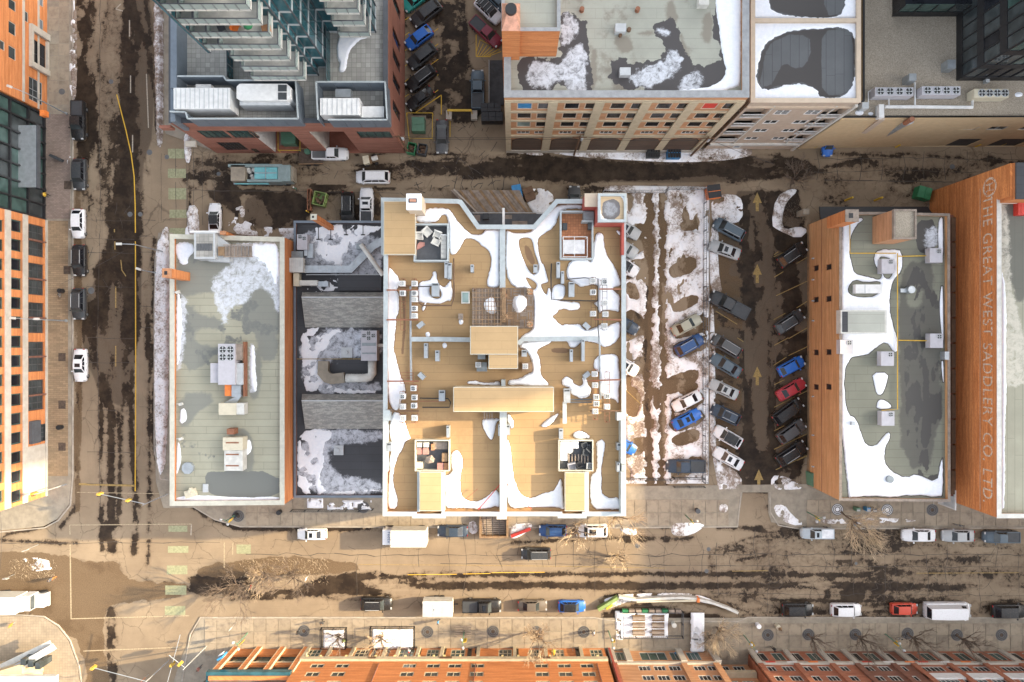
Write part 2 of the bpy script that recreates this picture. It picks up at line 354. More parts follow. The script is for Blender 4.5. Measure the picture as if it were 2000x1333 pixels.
class Field:
    """regular grid over photo pixels at height h"""
    def __init__(s, x0, y0, x1, y1, h, res):
        s.h = h; s.xs = np.arange(x0, x1+res*.5, res); s.ys = np.arange(y0, y1+res*.5, res); s.res = res
        s.X, s.Y = np.meshgrid(s.xs, s.ys); s.ch = {}
    def get(s, c):
        if c not in s.ch: s.ch[c] = np.full(s.X.shape, -12.0)
        return s.ch[c]
    def _bb(s, x0, y0, x1, y1, m=12):
        i0 = max(0, np.searchsorted(s.xs, x0-m)); i1 = min(len(s.xs), np.searchsorted(s.xs, x1+m))
        j0 = max(0, np.searchsorted(s.ys, y0-m)); j1 = min(len(s.ys), np.searchsorted(s.ys, y1+m)); return j0, j1, i0, i1
    def _dist(s, pts, sl, closed):
        X, Y = s.X[sl], s.Y[sl]; d = np.full(X.shape, 1e9); n = len(pts)
        for i in range(n if closed else n-1):
            ax, ay = pts[i]; bx, by = pts[(i+1)%n]; dx, dy = bx-ax, by-ay; L = dx*dx+dy*dy+1e-9
            t_ = np.clip(((X-ax)*dx+(Y-ay)*dy)/L, 0, 1); d = np.minimum(d, (X-ax-t_*dx)**2+(Y-ay-t_*dy)**2)
        return np.sqrt(d)
    def poly(s, c, pts, sub=False, sm=1, amp=0.0, sc=14, add=0.0):
        if isinstance(pts, str): pts = pairs(pts)
        if sm: pts = smooth_poly(pts, sm)
        A = s.get(c); P = np.array(pts); j0,j1,i0,i1 = s._bb(P[:,0].min(),P[:,1].min(),P[:,0].max(),P[:,1].max())
        if j1 <= j0 or i1 <= i0: return
        sl = (slice(j0,j1), slice(i0,i1)); X, Y = s.X[sl], s.Y[sl]; ins = np.zeros(X.shape, bool); n = len(pts)
        for i in range(n):
            ax, ay = pts[i]; bx, by = pts[(i+1)%n]
            if ay == by: continue
            ins ^= ((ay > Y) != (by > Y)) & (X < (bx-ax)*(Y-ay)/(by-ay)+ax)
        d = s._dist(pts, sl, True); d = np.where(ins, d, -d)+add
        if amp: d = d+(vnoise(X, Y, sc, 3, 4)-.5)*amp
        A[sl] = np.minimum(A[sl], -d) if sub else np.maximum(A[sl], np.clip(d, -12, 12))
    def stroke(s, c, pts, wd, sub=False, amp=0.0, sc=14, taper=False):
        if isinstance(pts, str): pts = pairs(pts)
        A = s.get(c); P = np.array(pts); j0,j1,i0,i1 = s._bb(P[:,0].min(),P[:,1].min(),P[:,0].max(),P[:,1].max(), 12+wd)
        if j1 <= j0 or i1 <= i0: return
        sl = (slice(j0,j1), slice(i0,i1)); X, Y = s.X[sl], s.Y[sl]
        d = wd/2-s._dist(pts, sl, False)
        if amp: d = d+(vnoise(X, Y, sc, 5, 4)-.5)*amp
        A[sl] = np.minimum(A[sl], -d) if sub else np.maximum(A[sl], np.clip(d, -12, 12))
    def cover(s, c, pts, frac, sc=16, amp=16, seed=1, sx=1.0, sy=1.0, sm=1):
        """patchy coverage inside an outline"""
        if isinstance(pts, str): pts = pairs(pts)
        T = Field.__new__(Field); T.h, T.xs, T.ys, T.res, T.X, T.Y, T.ch = s.h, s.xs, s.ys, s.res, s.X, s.Y, {}
        T.poly('t', pts, sm=sm); v = T.ch['t']; n = vnoise(s.X*sx, s.Y*sy, sc, seed, 5)
        s.ch[c] = np.maximum(s.get(c), np.minimum(v, (n-(1-frac))*amp))
    def mesh(s, name, mat, z, mask=None, attrs=(), parent=None, extra=None, root=None):
        k = (1-s.h/H)/S; ny, nx = s.X.shape
        vx = (s.X-1000)*k; vy = (666.5-s.Y)*k; vz = np.broadcast_to(z, s.X.shape)
        co = np.stack([vx, vy, vz], -1).reshape(-1, 3)
        idx = np.arange(nx*ny).reshape(ny, nx)
        q = np.stack([idx[1:,:-1], idx[1:,1:], idx[:-1,1:], idx[:-1,:-1]], -1).reshape(-1, 4)
        if mask is not None:
            m = (mask[1:,:-1]|mask[1:,1:]|mask[:-1,1:]|mask[:-1,:-1]).reshape(-1); q = q[m]
            if len(q) == 0: return None
        used = np.unique(q); re = np.full(nx*ny, -1); re[used] = np.arange(len(used)); q = re[q]; co = co[used]
        g = ORG.get((root or parent).name, Vector((0,0,0))) if parent else Vector((0,0,0)); co = co-np.array(g)
        me = bpy.data.meshes.new(name); me.vertices.add(len(co)); me.vertices.foreach_set('co', co.astype(np.float32).ravel())
        me.loops.add(len(q)*4); me.loops.foreach_set('vertex_index', q.astype(np.int32).ravel())
        me.polygons.add(len(q)); me.polygons.foreach_set('loop_start', np.arange(0, len(q)*4, 4, dtype=np.int32))
        me.polygons.foreach_set('loop_total', np.full(len(q), 4, dtype=np.int32))
        me.update(calc_edges=True); me.shade_smooth(); me.materials.append(mat)
        for a in attrs:
            at = me.attributes.new(a, 'FLOAT', 'POINT'); src = s.ch.get(a)
            if src is None: src = np.full(s.X.shape, 0.0 if a in ('dirt','hroad','vroad','asphalt') else -12.0)
            at.data.foreach_set('value', src.reshape(-1)[used].astype(np.float32))
        o = bpy.data.objects.new(name, me); COL.objects.link(o)
        if parent: o.parent = parent
        return o
    def snow(s, name, c='snow', hz=.14, edge=3.0, z0=None, parent=None, root=None, noise=.05):
        v = s.get(c); z0 = s.h if z0 is None else z0
        f = np.clip(v/edge, -1, 1); z = z0+np.where(f > 0, (1-(1-f)**2)*hz, f*.25)+np.where(f > 0, (vnoise(s.X, s.Y, 9, 8, 4)-.4)*noise*f, 0)
        o = s.mesh(name, M('m_snow'), z, v > -1.5, ('dirt',), parent, root=root)
        if o: put(o, kind='stuff')
        return o
# ---------------- ground ----------------
G = Field(0, 0, 1, 1, 0.0, 2.5)
fx = np.arange(-25, 2026, 2.5); fy = np.arange(-25, 1361, 2.5)
co_ = np.array([-9000,-5000,-2500,-1200,-500,-200,-80]); cx_ = 2000-co_[::-1]; cy_ = 1335-co_[::-1]
G.xs = np.concatenate([co_, fx, cx_]); G.ys = np.concatenate([co_, fy, cy_]); G.X, G.Y = np.meshgrid(G.xs, G.ys)
A = 15.0
wet_polys = ["241 -20,266 -20,272 30,285 60,292 100,300 160,303 230,308 255,290 262,285 290,276 330,280 400,276 470,272 560,272 640,264 700,258 760,246 800,236 800,226 760,216 790,206 800,196 770,190 740,178 700,156 660,150 600,160 592,190 585,185 560,178 526,189 519,201 506,199 493,204 473,214 452,202 427,213 381,222 345,236 325,228 300,240 270,228 240,236 215,232 170,238 60",
 "147 -20,178 -20,181 60,176 110,188 180,192 250,196 330,186 330,150 335,150 250,144 190,152 90",
 "455 352,480 372,600 372,606 430,560 446,500 452,470 442,462 424,440 404,420 390,400 372,365 362,365 350,420 348",
 "415 318,470 316,530 312,538 322,480 326,430 332,418 330","690 380,745 380,745 440,715 436,664 436,664 380",
 "780 362,870 345,960 307,985 300,1100 306,1250 318,1400 314,1500 300,1562 308,1605 330,1580 352,1500 348,1440 362,1300 358,1180 366,1100 352,960 356,880 352,820 364",
 "600 352,660 342,700 346,700 362,640 372,600 368",
 "1448 372,1592 372,1592 962,1450 962,1438 900,1446 800,1440 700,1446 600,1440 500,1446 430",
 "196 1020,238 1020,236 1062,196 1060","1608 1120,1622 1120,1622 1168,1608 1168","1667 1140,1690 1140,1688 1166,1667 1164","1700 1138,1732 1138,1732 1160,1712 1164,1700 1156",
 "1180 1196,1250 1180,1330 1182,1370 1192,1430 1208,1470 1222,1400 1220,1180 1216","620 1126,700 1118,790 1124,800 1128,860 1130,800 1140,870 1146,800 1156,788 1166,700 1172,636 1170,560 1160,600 1140",
 "1180 1045,1300 1050,1270 1058,1190 1056","1290 1050,1360 1046,1340 1058,1310 1060","370 1120,470 1118,560 1150,640 1160,640 1166,480 1172,370 1166",
 "1640 1150,1690 1150,1690 1176,1640 1178","1040 330,1110 332,1240 340,1240 362,1100 352","1560 1208,1580 1208,1578 1230,1562 1232","1830 1212,2000 1214,2000 1232,1900 1226",
 "1420 1122,1500 1126,1500 1130,1430 1130","1915 1118,1938 1118,1940 1134,1922 1132"]
for p in wet_polys: G.poly('wet', p, amp=A, sc=18)
def bays(y0, y1): pass
wet_strokes = [("284 0,292 60,296 150,304 250",9),("293 262,288 300,290 340",5),("198 770,199 1075",7),("217 740,218 1075",15),("235 780,233 990,222 1075",9),("255 770,258 860,266 990,262 1080",11),("292 700,292 1000,288 1140",6),("287 560,290 700",8),
 ("302 470,298 700,300 860,312 926",9),("325 500,325 880,320 930",6),("156 735,150 900,152 985,118 1030",6),("0 1046,60 1036,110 1018",5),("0 1056,150 1062",4),
 ("380 990,420 1016,460 1030,560 1034,750 1032",9),("800 1123,1100 1122,1300 1121,1700 1124",8),("790 1146,1000 1143,1300 1145,1600 1144,2000 1151",13),("1480 1172,1800 1176",5),("1450 1208,1560 1212,1700 1214,1850 1216,2000 1220",11),
 ("1500 990,1520 1020,1560 1036,1620 1040",9),("1400 1030,1560 1034",6),("1180 1166,1250 1160,1350 1164,1420 1180,1470 1200",6),("1000 1060,1180 1052",5),("218 1190,222 1350",12),("212 1186,214 1350",4),
 ("365 345,480 356",8),("360 352,450 378",5),("600 345,700 332",6),("610 385,640 395,645 440",9),("370 302,372 450",4),("1290 740,1420 742",0.1),("740 355,700 372,640 380",6),("1270 375,1292 460,1280 560,1284 700,1290 950",6),("1262 560,1262 760,1275 950",7),
 ("1230 590,1262 640,1262 760",8),("1495 1085,1440 1095",3),("1390 700,1440 720,1446 760",14),("1395 690,1445 660",12),("1395 620,1445 640",20),("1395 540,1440 560",16),("1400 740,1440 745",12),("1400 790,1445 800",12),("1400 830,1445 840",12),("1405 875,1450 880",10),("1465 1035,1590 1039",7),("0 1330,60 1300,150 1292",0.1),
 ("155 640,150 560,160 530",4),("1110 366,1180 372",4),("1240 1028,1370 1030",5),("880 346,1000 300",6),("1750 300,2000 318",2),("1630 300,1760 306",3)]
for p, wd in wet_strokes: G.stroke('wet', p, wd, amp=9, sc=20)
for x in (700,745,815,880,905,1010,1086,1100,1130,1248,1300,1410,1480): pass
G.cover('wet', "840 -20,905 -20,915 60,915 130,945 150,945 240,860 240,845 160,870 80", .55, sc=40, amp=24, seed=4)
G.cover('wet', "790 -20,860 -20,860 230,790 235", .45, sc=30, amp=20, seed=14)
G.cover('wet', "370 300,700 300,960 300,960 345,700 380,370 352", .44, sc=34, amp=20, seed=5, sx=.45)
G.cover('wet', "1222 870,1385 820,1385 950,1222 950", .3, sc=24, seed=6); G.cover('wet', "1600 300,2020 300,2020 420,1600 420", .42, sc=30, seed=7, sx=.6)
G.cover('wet', "1385 1028,2020 1028,2020 1215,1385 1215", .40, sc=26, seed=9, sx=.35, amp=12); G.cover('wet', "143 0,245 0,235 420,143 420", .40, sc=30, seed=12, sy=.45)
G.cover('wet', "1440 1190,1880 1196,1880 1240,1440 1240", .46, sc=24, seed=17, sx=.5); G.cover('wet', "740 350,1400 335,1400 380,740 372", .52, sc=20, seed=27, sx=.5)
for p in ["1470 640,1498 630,1502 700,1496 800,1502 878,1474 880,1468 760","1472 590,1494 590,1490 640,1476 640","1478 440,1496 420,1494 470,1480 478","1470 520,1492 500,1494 560,1474 562","1465 360,1500 420,1460 425",
          "1512 560,1526 548,1530 600,1518 605","1560 520,1590 480,1590 600,1566 600","1506 600,1530 600,1528 640,1510 636","1570 700,1590 690,1590 760,1575 750","1400 385,1440 400,1440 425,1400 420"]:
    G.poly('wet', p, sub=True, amp=12, sc=12)
G.poly('asphalt', "1386 372,1600 372,1600 965,1386 965"); G.poly('asphalt', "480 372,606 372,606 446,470 450"); G.poly('asphalt', "236 -30,300 -30,306 250,275 340,280 560,268 700,245 800,200 780,160 690,160 600,205 500,230 330"); G.poly('asphalt', "985 300,1500 300,1600 340,1400 362,985 352")
G.ch['asphalt'] = np.clip(G.ch['asphalt']/3, 0, 1)*.75
hr = np.full(G.X.shape, -12.0); G.ch['hroad'] = hr; G.poly('hroad', "-60 1035,2060 1035,2060 1210,-60 1210"); G.poly('hroad', "360 300,2060 300,2060 370,360 370"); G.ch['hroad'] = np.clip(G.ch['hroad']/6, 0, 1)
G.poly('vroad', "140 -60,305 -60,305 1000,140 1000"); G.poly('vroad', "1450 370,1520 370,1520 1000,1450 1000"); G.poly('vroad', "1250 370,1300 370,1300 950,1250 950"); G.ch['vroad'] = np.clip(G.ch['vroad']/6, 0, 1)
for p in ["470 1095,560 1086,620 1092,700 1100,700 1118,620 1124,500 1124,430 1130,380 1124,400 1105","-20 1078,60 1080,110 1100,112 1130,60 1138,-20 1146","1165 1168,1240 1158,1340 1160,1420 1178,1440 1192,1340 1180,1240 1172,1180 1186"]:
    G.poly('mud', p, amp=9, sc=14)
G.poly('mud', "0 1130,40 1084,75 1076,140 1090,160 1097,200 1100,232 1097,236 1114,246 1130,272 1138,365 1136,368 1165,300 1172,225 1180,202 1192,202 1250,208 1290,216 1350,165 1350,172 1300,152 1258,130 1235,105 1212,70 1200,0 1198", amp=14, sc=18); G.cover('wet', "0 1130,40 1084,75 1076,140 1090,160 1097,200 1100,232 1097,236 1114,246 1130,272 1138,365 1136,368 1165,300 1172,225 1180,202 1192,202 1250,208 1290,216 1350,165 1350,172 1300,152 1258,130 1235,105 1212,70 1200,0 1198", .34, sc=40, amp=24, seed=44, sx=.6)
G.cover('mud', "143 330,160 330,160 1000,143 1000", .6, sc=18, seed=31, sy=.3); G.cover('mud', "1222 370,1385 370,1385 950,1222 950", .55, sc=26, seed=33, sy=.4); G.cover('mud', "1385 380,1450 380,1450 900,1385 900", .5, sc=20, seed=34)
G.stroke('mud', "1278 375,1280 560,1278 700,1284 950", 26, amp=10); G.cover('mud', "660 372,760 372,760 440,660 440", .4, seed=36)
hz_ = G.ch['hroad']; vz_ = G.ch['vroad']
bk = np.where(vz_ > .5, vnoise(G.X, G.Y*.22, 26, 91, 5), np.where(hz_ > .5, vnoise(G.X*.22, G.Y, 26, 92, 5), vnoise(G.X, G.Y, 34, 93, 5)))
G.ch['wet'] = np.minimum(G.ch['wet'], (.60-bk)*46)
# snow on the ground
SN = G
for p, c_, sd_, sx_, sy_ in [("1222 374,1384 372,1384 945,1222 945", .66, 41, 1, .45), ]:
    SN.cover('snow', p, c_, sc=22, amp=22, seed=sd_, sx=sx_, sy=sy_, sm=0)
for p, wd in (("1268 380,1270 560,1264 700,1268 940", 15), ("1294 380,1292 560,1296 700,1292 940", 13)):
    SN.stroke('snow', p, wd, sub=True, amp=18, sc=9)
for p in ["1308 520,1345 500,1362 506,1360 528,1318 546,1306 536","1310 594,1345 576,1366 578,1360 596,1318 614","1292 745,1320 730,1362 720,1368 735,1350 756,1310 772,1296 766","1312 855,1350 836,1368 842,1364 862,1330 872,1314 868",
          "1222 748,1250 762,1250 800,1240 818,1222 812","1224 545,1245 560,1250 588,1222 580","1326 436,1352 428,1364 440,1358 452,1332 452","1222 600,1262 620,1262 660,1222 640","1318 770,1345 745,1368 750,1352 772"]:
    SN.poly('snow', p, sub=True, amp=5, sc=8)
for (a,b) in ((1345,640),(1347,676),(1342,785),(1342,821),(1340,912),(1240,455),(1230,484),(1235,525),(1235,645),(1235,718),(1232,875)):
    SN.poly('snow', [(a-34,b+14),(a-30,b-6),(a+26,b-24),(a+36,b-8),(a+30,b+6),(a-20,b+26)], sub=True, amp=8, sc=8)
for p, c_, sd_ in [("1388 384,1432 378,1452 392,1450 432,1420 440,1392 440", .6, 51),("1386 440,1404 440,1402 520,1412 580,1388 590", .72, 52),("1386 590,1396 600,1398 900,1416 905,1448 930,1450 956,1388 958", .66, 53),
          ("1506 440,1515 385,1545 368,1560 372,1535 395,1526 430,1532 450,1560 442,1580 450,1560 468,1520 450", .72, 54),("1506 930,1530 928,1570 952,1560 958,1506 958", .62, 55),("1508 986,1532 984,1546 1004,1575 1026,1545 1028,1516 1010", .75, 56),
          ("1575 1014,1660 1010,1700 1008,1790 1012,1790 1022,1700 1024,1600 1026", .6, 57),("1312 1024,1320 1018,1380 1020,1375 1030,1350 1046,1320 1048,1310 1040", .9, 58),("985 296,1090 296,1110 302,1060 306", .45, 59),
          ("1060 296,1140 298,1230 294,1300 300,1400 286,1468 290,1470 304,1420 314,1330 318,1240 314,1120 306", .74, 60),("1020 372,1062 366,1085 385,1080 418,1045 420,1030 400", .62, 61),("455 408,480 400,475 440,580 448,600 440,610 460,570 470,440 460", .55, 62),
          ("910 1022,930 1012,936 1040,918 1045", .7, 63),("996 1022,1040 1018,1042 1030,1010 1052,995 1052", .92, 64),("1210 1028,1242 1030,1244 1048,1216 1042", .7, 65),("644 440,690 440,690 450,650 450", .6, 66),("140 0,147 0,147 190,136 190,134 120", .55, 67),
          ("1165 1180,1190 1166,1230 1160,1340 1158,1378 1166,1430 1190,1400 1182,1330 1170,1240 1170,1175 1196", .6, 68),("1180 362,1280 364,1382 364,1382 378,1180 376", .8, 69),("363 436,388 440,388 480,360 480",.8,70),("720 440,745 440,745 470,720 470",.5,71),
          ("60 1086,112 1100,108 1112,60 1118,20 1104", .42, 72),("130 310,142 300,142 330,130 330", .6, 73),("1398 1000,1420 1000,1420 1004,1398 1004",.0,74)]:
    SN.cover('snow', p, c_, sc=14, amp=20, seed=sd_)
SN.poly('snow', "1403 985,1410 982,1420 983,1424 990,1422 1000,1414 1004,1404 1001,1401 993", amp=2)
G.cover('dirt', "-50 -50,2050 -50,2050 1400,-50 1400", .5, sc=30, amp=1.0, seed=80, sm=0)
for p in ["1250 370,1312 370,1312 950,1250 950","1385 370,1450 370,1450 960,1385 960"]: G.poly('dirt', p)
G.poly('dirt', "440 395,620 395,620 480,440 480"); G.poly('dirt', "1165 1150,1440 1150,1440 1210,1165 1200")
G.ch['dirt'] = np.clip(.3+(vnoise(G.X, G.Y, 26, 80, 5)-.5)*1.1+np.where(G.ch['dirt']>0, .18, 0), .05, .72)
put(G.mesh('ground', M('m_ground'), 0.0, None, ('wet','mud','asphalt','hroad','vroad')), kind='structure')
g = G.snow('ground_snow', hz=.16, edge=4.0, z0=0.0, noise=.12)

# long ploughed snow banks
def bank(poly, hz, dirt, label, amp=6, frac=None, z0=0.0, seed=3):
    P = pairs(poly); xs_ = [p[0] for p in P]; ys_ = [p[1] for p in P]
    f = Field(min(xs_)-6, min(ys_)-6, max(xs_)+6, max(ys_)+6, 0, 1.6)
    f.poly('snow', P, amp=amp, sc=7)
    if frac: f.ch['snow'] = np.minimum(f.ch['snow'], (vnoise(f.X, f.Y, 7, seed, 5)-(1-frac))*26)
    f.ch['dirt'] = np.clip(dirt+(vnoise(f.X, f.Y, 12, 9, 4)-.5)*.6, 0, 1)
    o = f.snow('snow_bank', hz=hz, edge=6, z0=z0, noise=.35); put(o, label, kind='stuff'); return o
bank("302 -10,318 -10,319 150,318 270,314 292,306 280,303 150,301 60", .55, .62, 'long dirty snow bank along the kerb beside the podium building', 5)
bank("326 440,330 455,332 520,331 700,327 900,316 930,309 920,303 860,302 700,303 560,306 480,318 452", .6, .42, 'long snow bank on the pavement beside the grey flat roof', 4)
bank("359 262,373 262,374 300,370 320,362 316,360 290", .5, .45, 'short snow ridge by the podium corner', 3)
bank("365 402,384 402,388 430,390 462,366 462", .45, .5, 'short snow ridge left of the alley mouth', 4, .75)
bank("143 20,150 20,150 190,140 200,137 120", .2, .75, 'thin dirty ice ridge along the left kerb', 4, .6)

# ---------------- raised pavements ----------------
def raised(name, poly, mat, z1=.12, z0=-.3):
    mb = MB(); mb.prism([W(*p)[:2] for p in (pairs(poly) if isinstance(poly,str) else poly)], z0, z1); o = mb.build(name, M(mat)); put(o, kind='structure'); return o
def sheet(name, poly, mat, z=.124):
    mb = MB(); P = [W(*p)[:2] for p in (pairs(poly) if isinstance(poly,str) else poly)]; mb.prism(P, z-.06, z); o = mb.build(name, M(mat)); put(o, kind='structure'); return o
def kerb(pts, wd=.16, z=.13):
    mb = MB(); P = [Vector(W(*p)[:2]) for p in (pairs(pts) if isinstance(pts,str) else pts)]
    for a, b in zip(P[:-1], P[1:]):
        d = (b-a).normalized(); n = Vector((-d.y,d.x))*wd/2; a2 = a-d*.02; b2 = b+d*.02
        mb.prism([tuple(a2+n),tuple(b2+n),tuple(b2-n),tuple(a2-n)], -.1, z+random.uniform(0,.004))
    put(mb.build('kerb', M('m_kerb')), kind='structure')
raised('left_pavement', "60 -60,141 -60,141 930,136 985,112 1014,86 1028,-60 1042,-60 900,60 900", 'm_concrete')
sheet('brown_brick_paving', "94 432,134 432,134 930,94 930", 'm_paverbrown'); sheet('mauve_brick_paving', "80 224,138 224,138 428,86 428", 'm_pavermauve')
kerb("143 -60,143 930,138 987,114 1017,88 1031,-60 1045")
raised('corner_pavement', "-60 1204,40 1203,84 1206,112 1224,134 1252,152 1300,164 1390,-60 1390", 'm_paverpale')
kerb("-60 1202,40 1201,86 1204,115 1222,137 1250,155 1300,168 1390")
raised('grey_building_pavement', "310 455,338 455,338 992,320 992,305 940,302 600,304 500", 'm_concrete'); kerb("320 448,304 500,302 600,302 880,314 936,330 938")
raised('podium_pavement', "320 -60,372 -60,430 300,325 262,322 255", 'm_concrete')
raised('south_pavement_base', "392 1207,2100 1207,2100 1400,320 1400,352 1290", 'm_concrete', .075); kerb("356 1330,372 1240,392 1206,1160 1206,1192 1212,1440 1214,1460 1206,2100 1207")
raised('north_pavement_base', "336 960,2100 940,2100 1030,1560 1032,1506 1020,1500 1000,1500 962,1450 962,1440 1028,1240 1030,470 1028,420 1014,380 992,330 992", 'm_concrete', .075)
kerb("378 990,420 1015,470 1029,1240 1031,1440 1029,1447 962"); kerb("1503 962,1504 1000,1520 1026,1560 1033,2100 1031")
# paving slabs, each a piece of its own
SLAB = {}
def slabs(parentname, x0, y0, x1, y1, w_, h_, z0=.06, z1=.125, hole=None):
    ra = thing(parentname, None, None, W((x0+x1)/2, (y0+y1)/2)); ra['kind'] = 'structure'
    key = (w_, h_)
    if key not in SLAB:
        mb = MB(); a, b = w_/S/2-.035, h_/S/2-.035; mb.add([(-a,-b,z0),(a,-b,z0),(a,b,z0),(-a,b,z0),(-a,-b,z1-.01),(a,-b,z1-.01),(a,b,z1-.01),(-a,b,z1-.01),(-a+.01,-b+.01,z1),(a-.01,-b+.01,z1),(a-.01,b-.01,z1),(-a+.01,b-.01,z1)],
            [(0,1,5,4),(1,2,6,5),(2,3,7,6),(3,0,4,7),(4,5,9,8),(5,6,10,9),(6,7,11,10),(7,4,8,11),(8,9,10,11)]); SLAB[key] = mb.mesh('paving_slab', M('m_slab'))
    y = y0
    while y+h_ <= y1+.5:
        x = x0
        while x+w_ <= x1+.5:
            cx, cy = x+w_/2, y+h_/2
            if not (hole and hole(cx, cy)):
                link('paving_slab', SLAB[key], ra, (*W(cx, cy)[:2], random.uniform(-.006,.006)))
            x += w_
        y += h_
slabs('south_pavement_west', 400, 1209, 1170, 1281, 24, 24); slabs('south_pavement_east', 1180, 1217, 2020, 1289, 24, 24)
slabs('north_pavement_west', 480, 976, 1440, 1027, 23, 25.5, hole=lambda x,y: 585 < x < 1215 and y < 1000)
slabs('north_pavement_east', 1575, 976, 2020, 1027, 23, 25.5, hole=lambda x,y: False)
slabs('left_pavement_slabs', 96, -10, 136, 222, 20, 24)

# ---------------- painted markings and joints ----------------
def mark(name, pts, wd, mat, z=.006):
    mb = MB(); P = [Vector(W(*p)[:2]) for p in (pairs(pts) if isinstance(pts,str) else pts)]; n = len(P); hw = wd/S/2
    for i in range(n-1):
        d = (P[i+1]-P[i]).normalized(); q = Vector((-d.y,d.x))*hw; mb.add([(*(P[i]-q),z),(*(P[i+1]-q),z),(*(P[i+1]+q),z),(*(P[i]+q),z)], [(0,1,2,3)])
    o = mb.build(name, M(mat)); put(o, kind='structure'); return o
def flat(name, pts, mat, z=.006):
    mb = MB(); P = [W(*p)[:2] for p in (pairs(pts) if isinstance(pts,str) else pts)]
    ar = sum(P[i][0]*P[(i+1)%len(P)][1]-P[(i+1)%len(P)][0]*P[i][1] for i in range(len(P)))
    if ar < 0: P = P[::-1]
    mb.add([(*p,z) for p in P], [tuple(range(len(P)))]); o = mb.build(name, M(mat)); put(o, kind='structure'); return o
mark('yellow_centre_line', "228 185,246 255,256 300,262 345,264 400,264.5 455", 2.0, 'm_lineyellow'); mark('yellow_centre_line', "264.5 472,265 660,265 760,264 960", 2.0, 'm_lineyellow')
for a, b, x in ((40,72,253),(148,182,255),(264,298,259),(448,454,223.5),(472,488,224.5),(560,602,226),(676,716,226)): mark('lane_dash', [(x,a),(x,b)], 2.2, 'm_linegold' if x < 240 else 'm_linewhite')
mark('kerb_line', "286 145,290 250", 2, 'm_linewhite'); mark('lane_arrow', "236 8,226 18,240 22", 2, 'm_linewhite'); mark('lane_arrow', "236 508,238 528,246 540", 2, 'm_linegold')
mark('stop_line', "154 946,264 949", 4, 'm_linegold'); mark('crossing_line', "150 962,332 965", 1.3, 'm_linefaint'); mark('crossing_line', "136 1026,374 1024", 1.8, 'm_linefaint'); mark('crossing_line', "137 1064,139 1210", 2.4, 'm_linefaint')
mark('crossing_line', "136 1026,137 1045", 2.4, 'm_linefaint'); mark('crossing_line', "140 1209,370 1203", 1.9, 'm_linefaint'); mark('crossing_line', "163 1272,420 1262", 1.9, 'm_linefaint'); mark('crossing_line', "438 1060,438 1110", 2.4, 'm_linefaint'); mark('crossing_line', "455 1060,454 1084", 2.4, 'm_linefaint'); mark('crossing_line', "374 1024,373 1046",2,'m_linewhite')
for x0,y0,x1,y1 in ((328,291,360,310),(328,330,363,348),(329,368,364,390),(331,410,365,426),(331,446,364,463),(329,1027,366,1039),(328,1067,368,1080),(326,1105,366,1122),(323,1144,364,1162),(322,1184,362,1202),(462,1064,490,1082),(330,450,332,452)):
    flat('green_cycle_block', [(x0,y0),(x1,y0),(x1,y1),(x0,y1)], 'm_linegreen')
for x0, x1, y in ((796,892,1123),(905,958,1121.5),(960,1064,1119),(1430,1500,1116),(1790,1990,1120)): mark('road_yellow_line', [(x0,y),(x1,y-1)], 1.3, 'm_lineyellow' if x0 < 1100 else 'm_linegold')
mark('road_faint_line', "700 1103,860 1104,1060 1106,1300 1110", 1.0, 'm_linegold')
for x, y in ((1310,402),(1310,540),(1312,760),(1312,940)): pass
for y in (395, 535, 735, 936):    # arrows in the lane, pointing up
    x = 1479 if y < 900 else 1482
    flat('lane_arrow', [(x-3,y+18),(x+3,y+18),(x+3,y+2),(x+9,y+2),(x,y-19),(x-9,y+2),(x-3,y+2)], 'm_linegold')
for i, (xa,ya,xb,yb) in enumerate([(1512,498,1520,492),(1560,462,1580,449),(1511,502,1545,487),(1512,542,1530,531),(1556,515,1580,501),(1516,578,1580,548),(1511,625,1534,612),(1556,602,1578,588),(1512,675,1540,660),(1540,662,1578,640),(1511,714,1536,698),(1540,695,1580,676),(1512,752,1532,742),(1512,796,1552,776),
      (1560,772,1580,762),(1512,842,1532,832),(1512,878,1580,846),(1556,900,1580,890),(1515,918,1580,888),(1440,660,1452,668)]):
    mark('parking_line', [(xa,ya),(xb,yb)], 1.5, 'm_linegold')
for (xa,ya,xb,yb) in [(1398,608,1440,634),(1402,690,1425,702),(1395,740,1420,752),(1222,655,1252,674),(1222,762,1252,790)]: mark('parking_line', [(xa,ya),(xb,yb)], 1.3, 'm_linegold')
for k in range(6):
    y = 46+30*k; mark('parking_line', [(790,y-6),(799,y-12)], 1.4, 'm_lineyellow'); mark('parking_line', [(826,y+2),(856,y-20)], 1.4, 'm_lineyellow')
mark('parking_line', "812 220,862 186,862 224", 1.8, 'm_lineyellow'); mark('parking_line', "879 226,879 268", 1.6, 'm_lineyellow')
mark('hatched_bay_line', "930 68,930 111,958 111,958 104", 1.6, 'm_lineyellow')
for k in range(6): mark('hatched_bay_line', [(931,84+7*k-6),(937+6*k,72+3*k-6)] if False else [(932+4.5*k,110-0*k),(944+7*k,86+3*k)], 1.3, 'm_lineyellow')
mark('hatched_bay_line', "931 100,938 78,975 98", 1.3, 'm_lineyellow')
for x in (480,492): pass
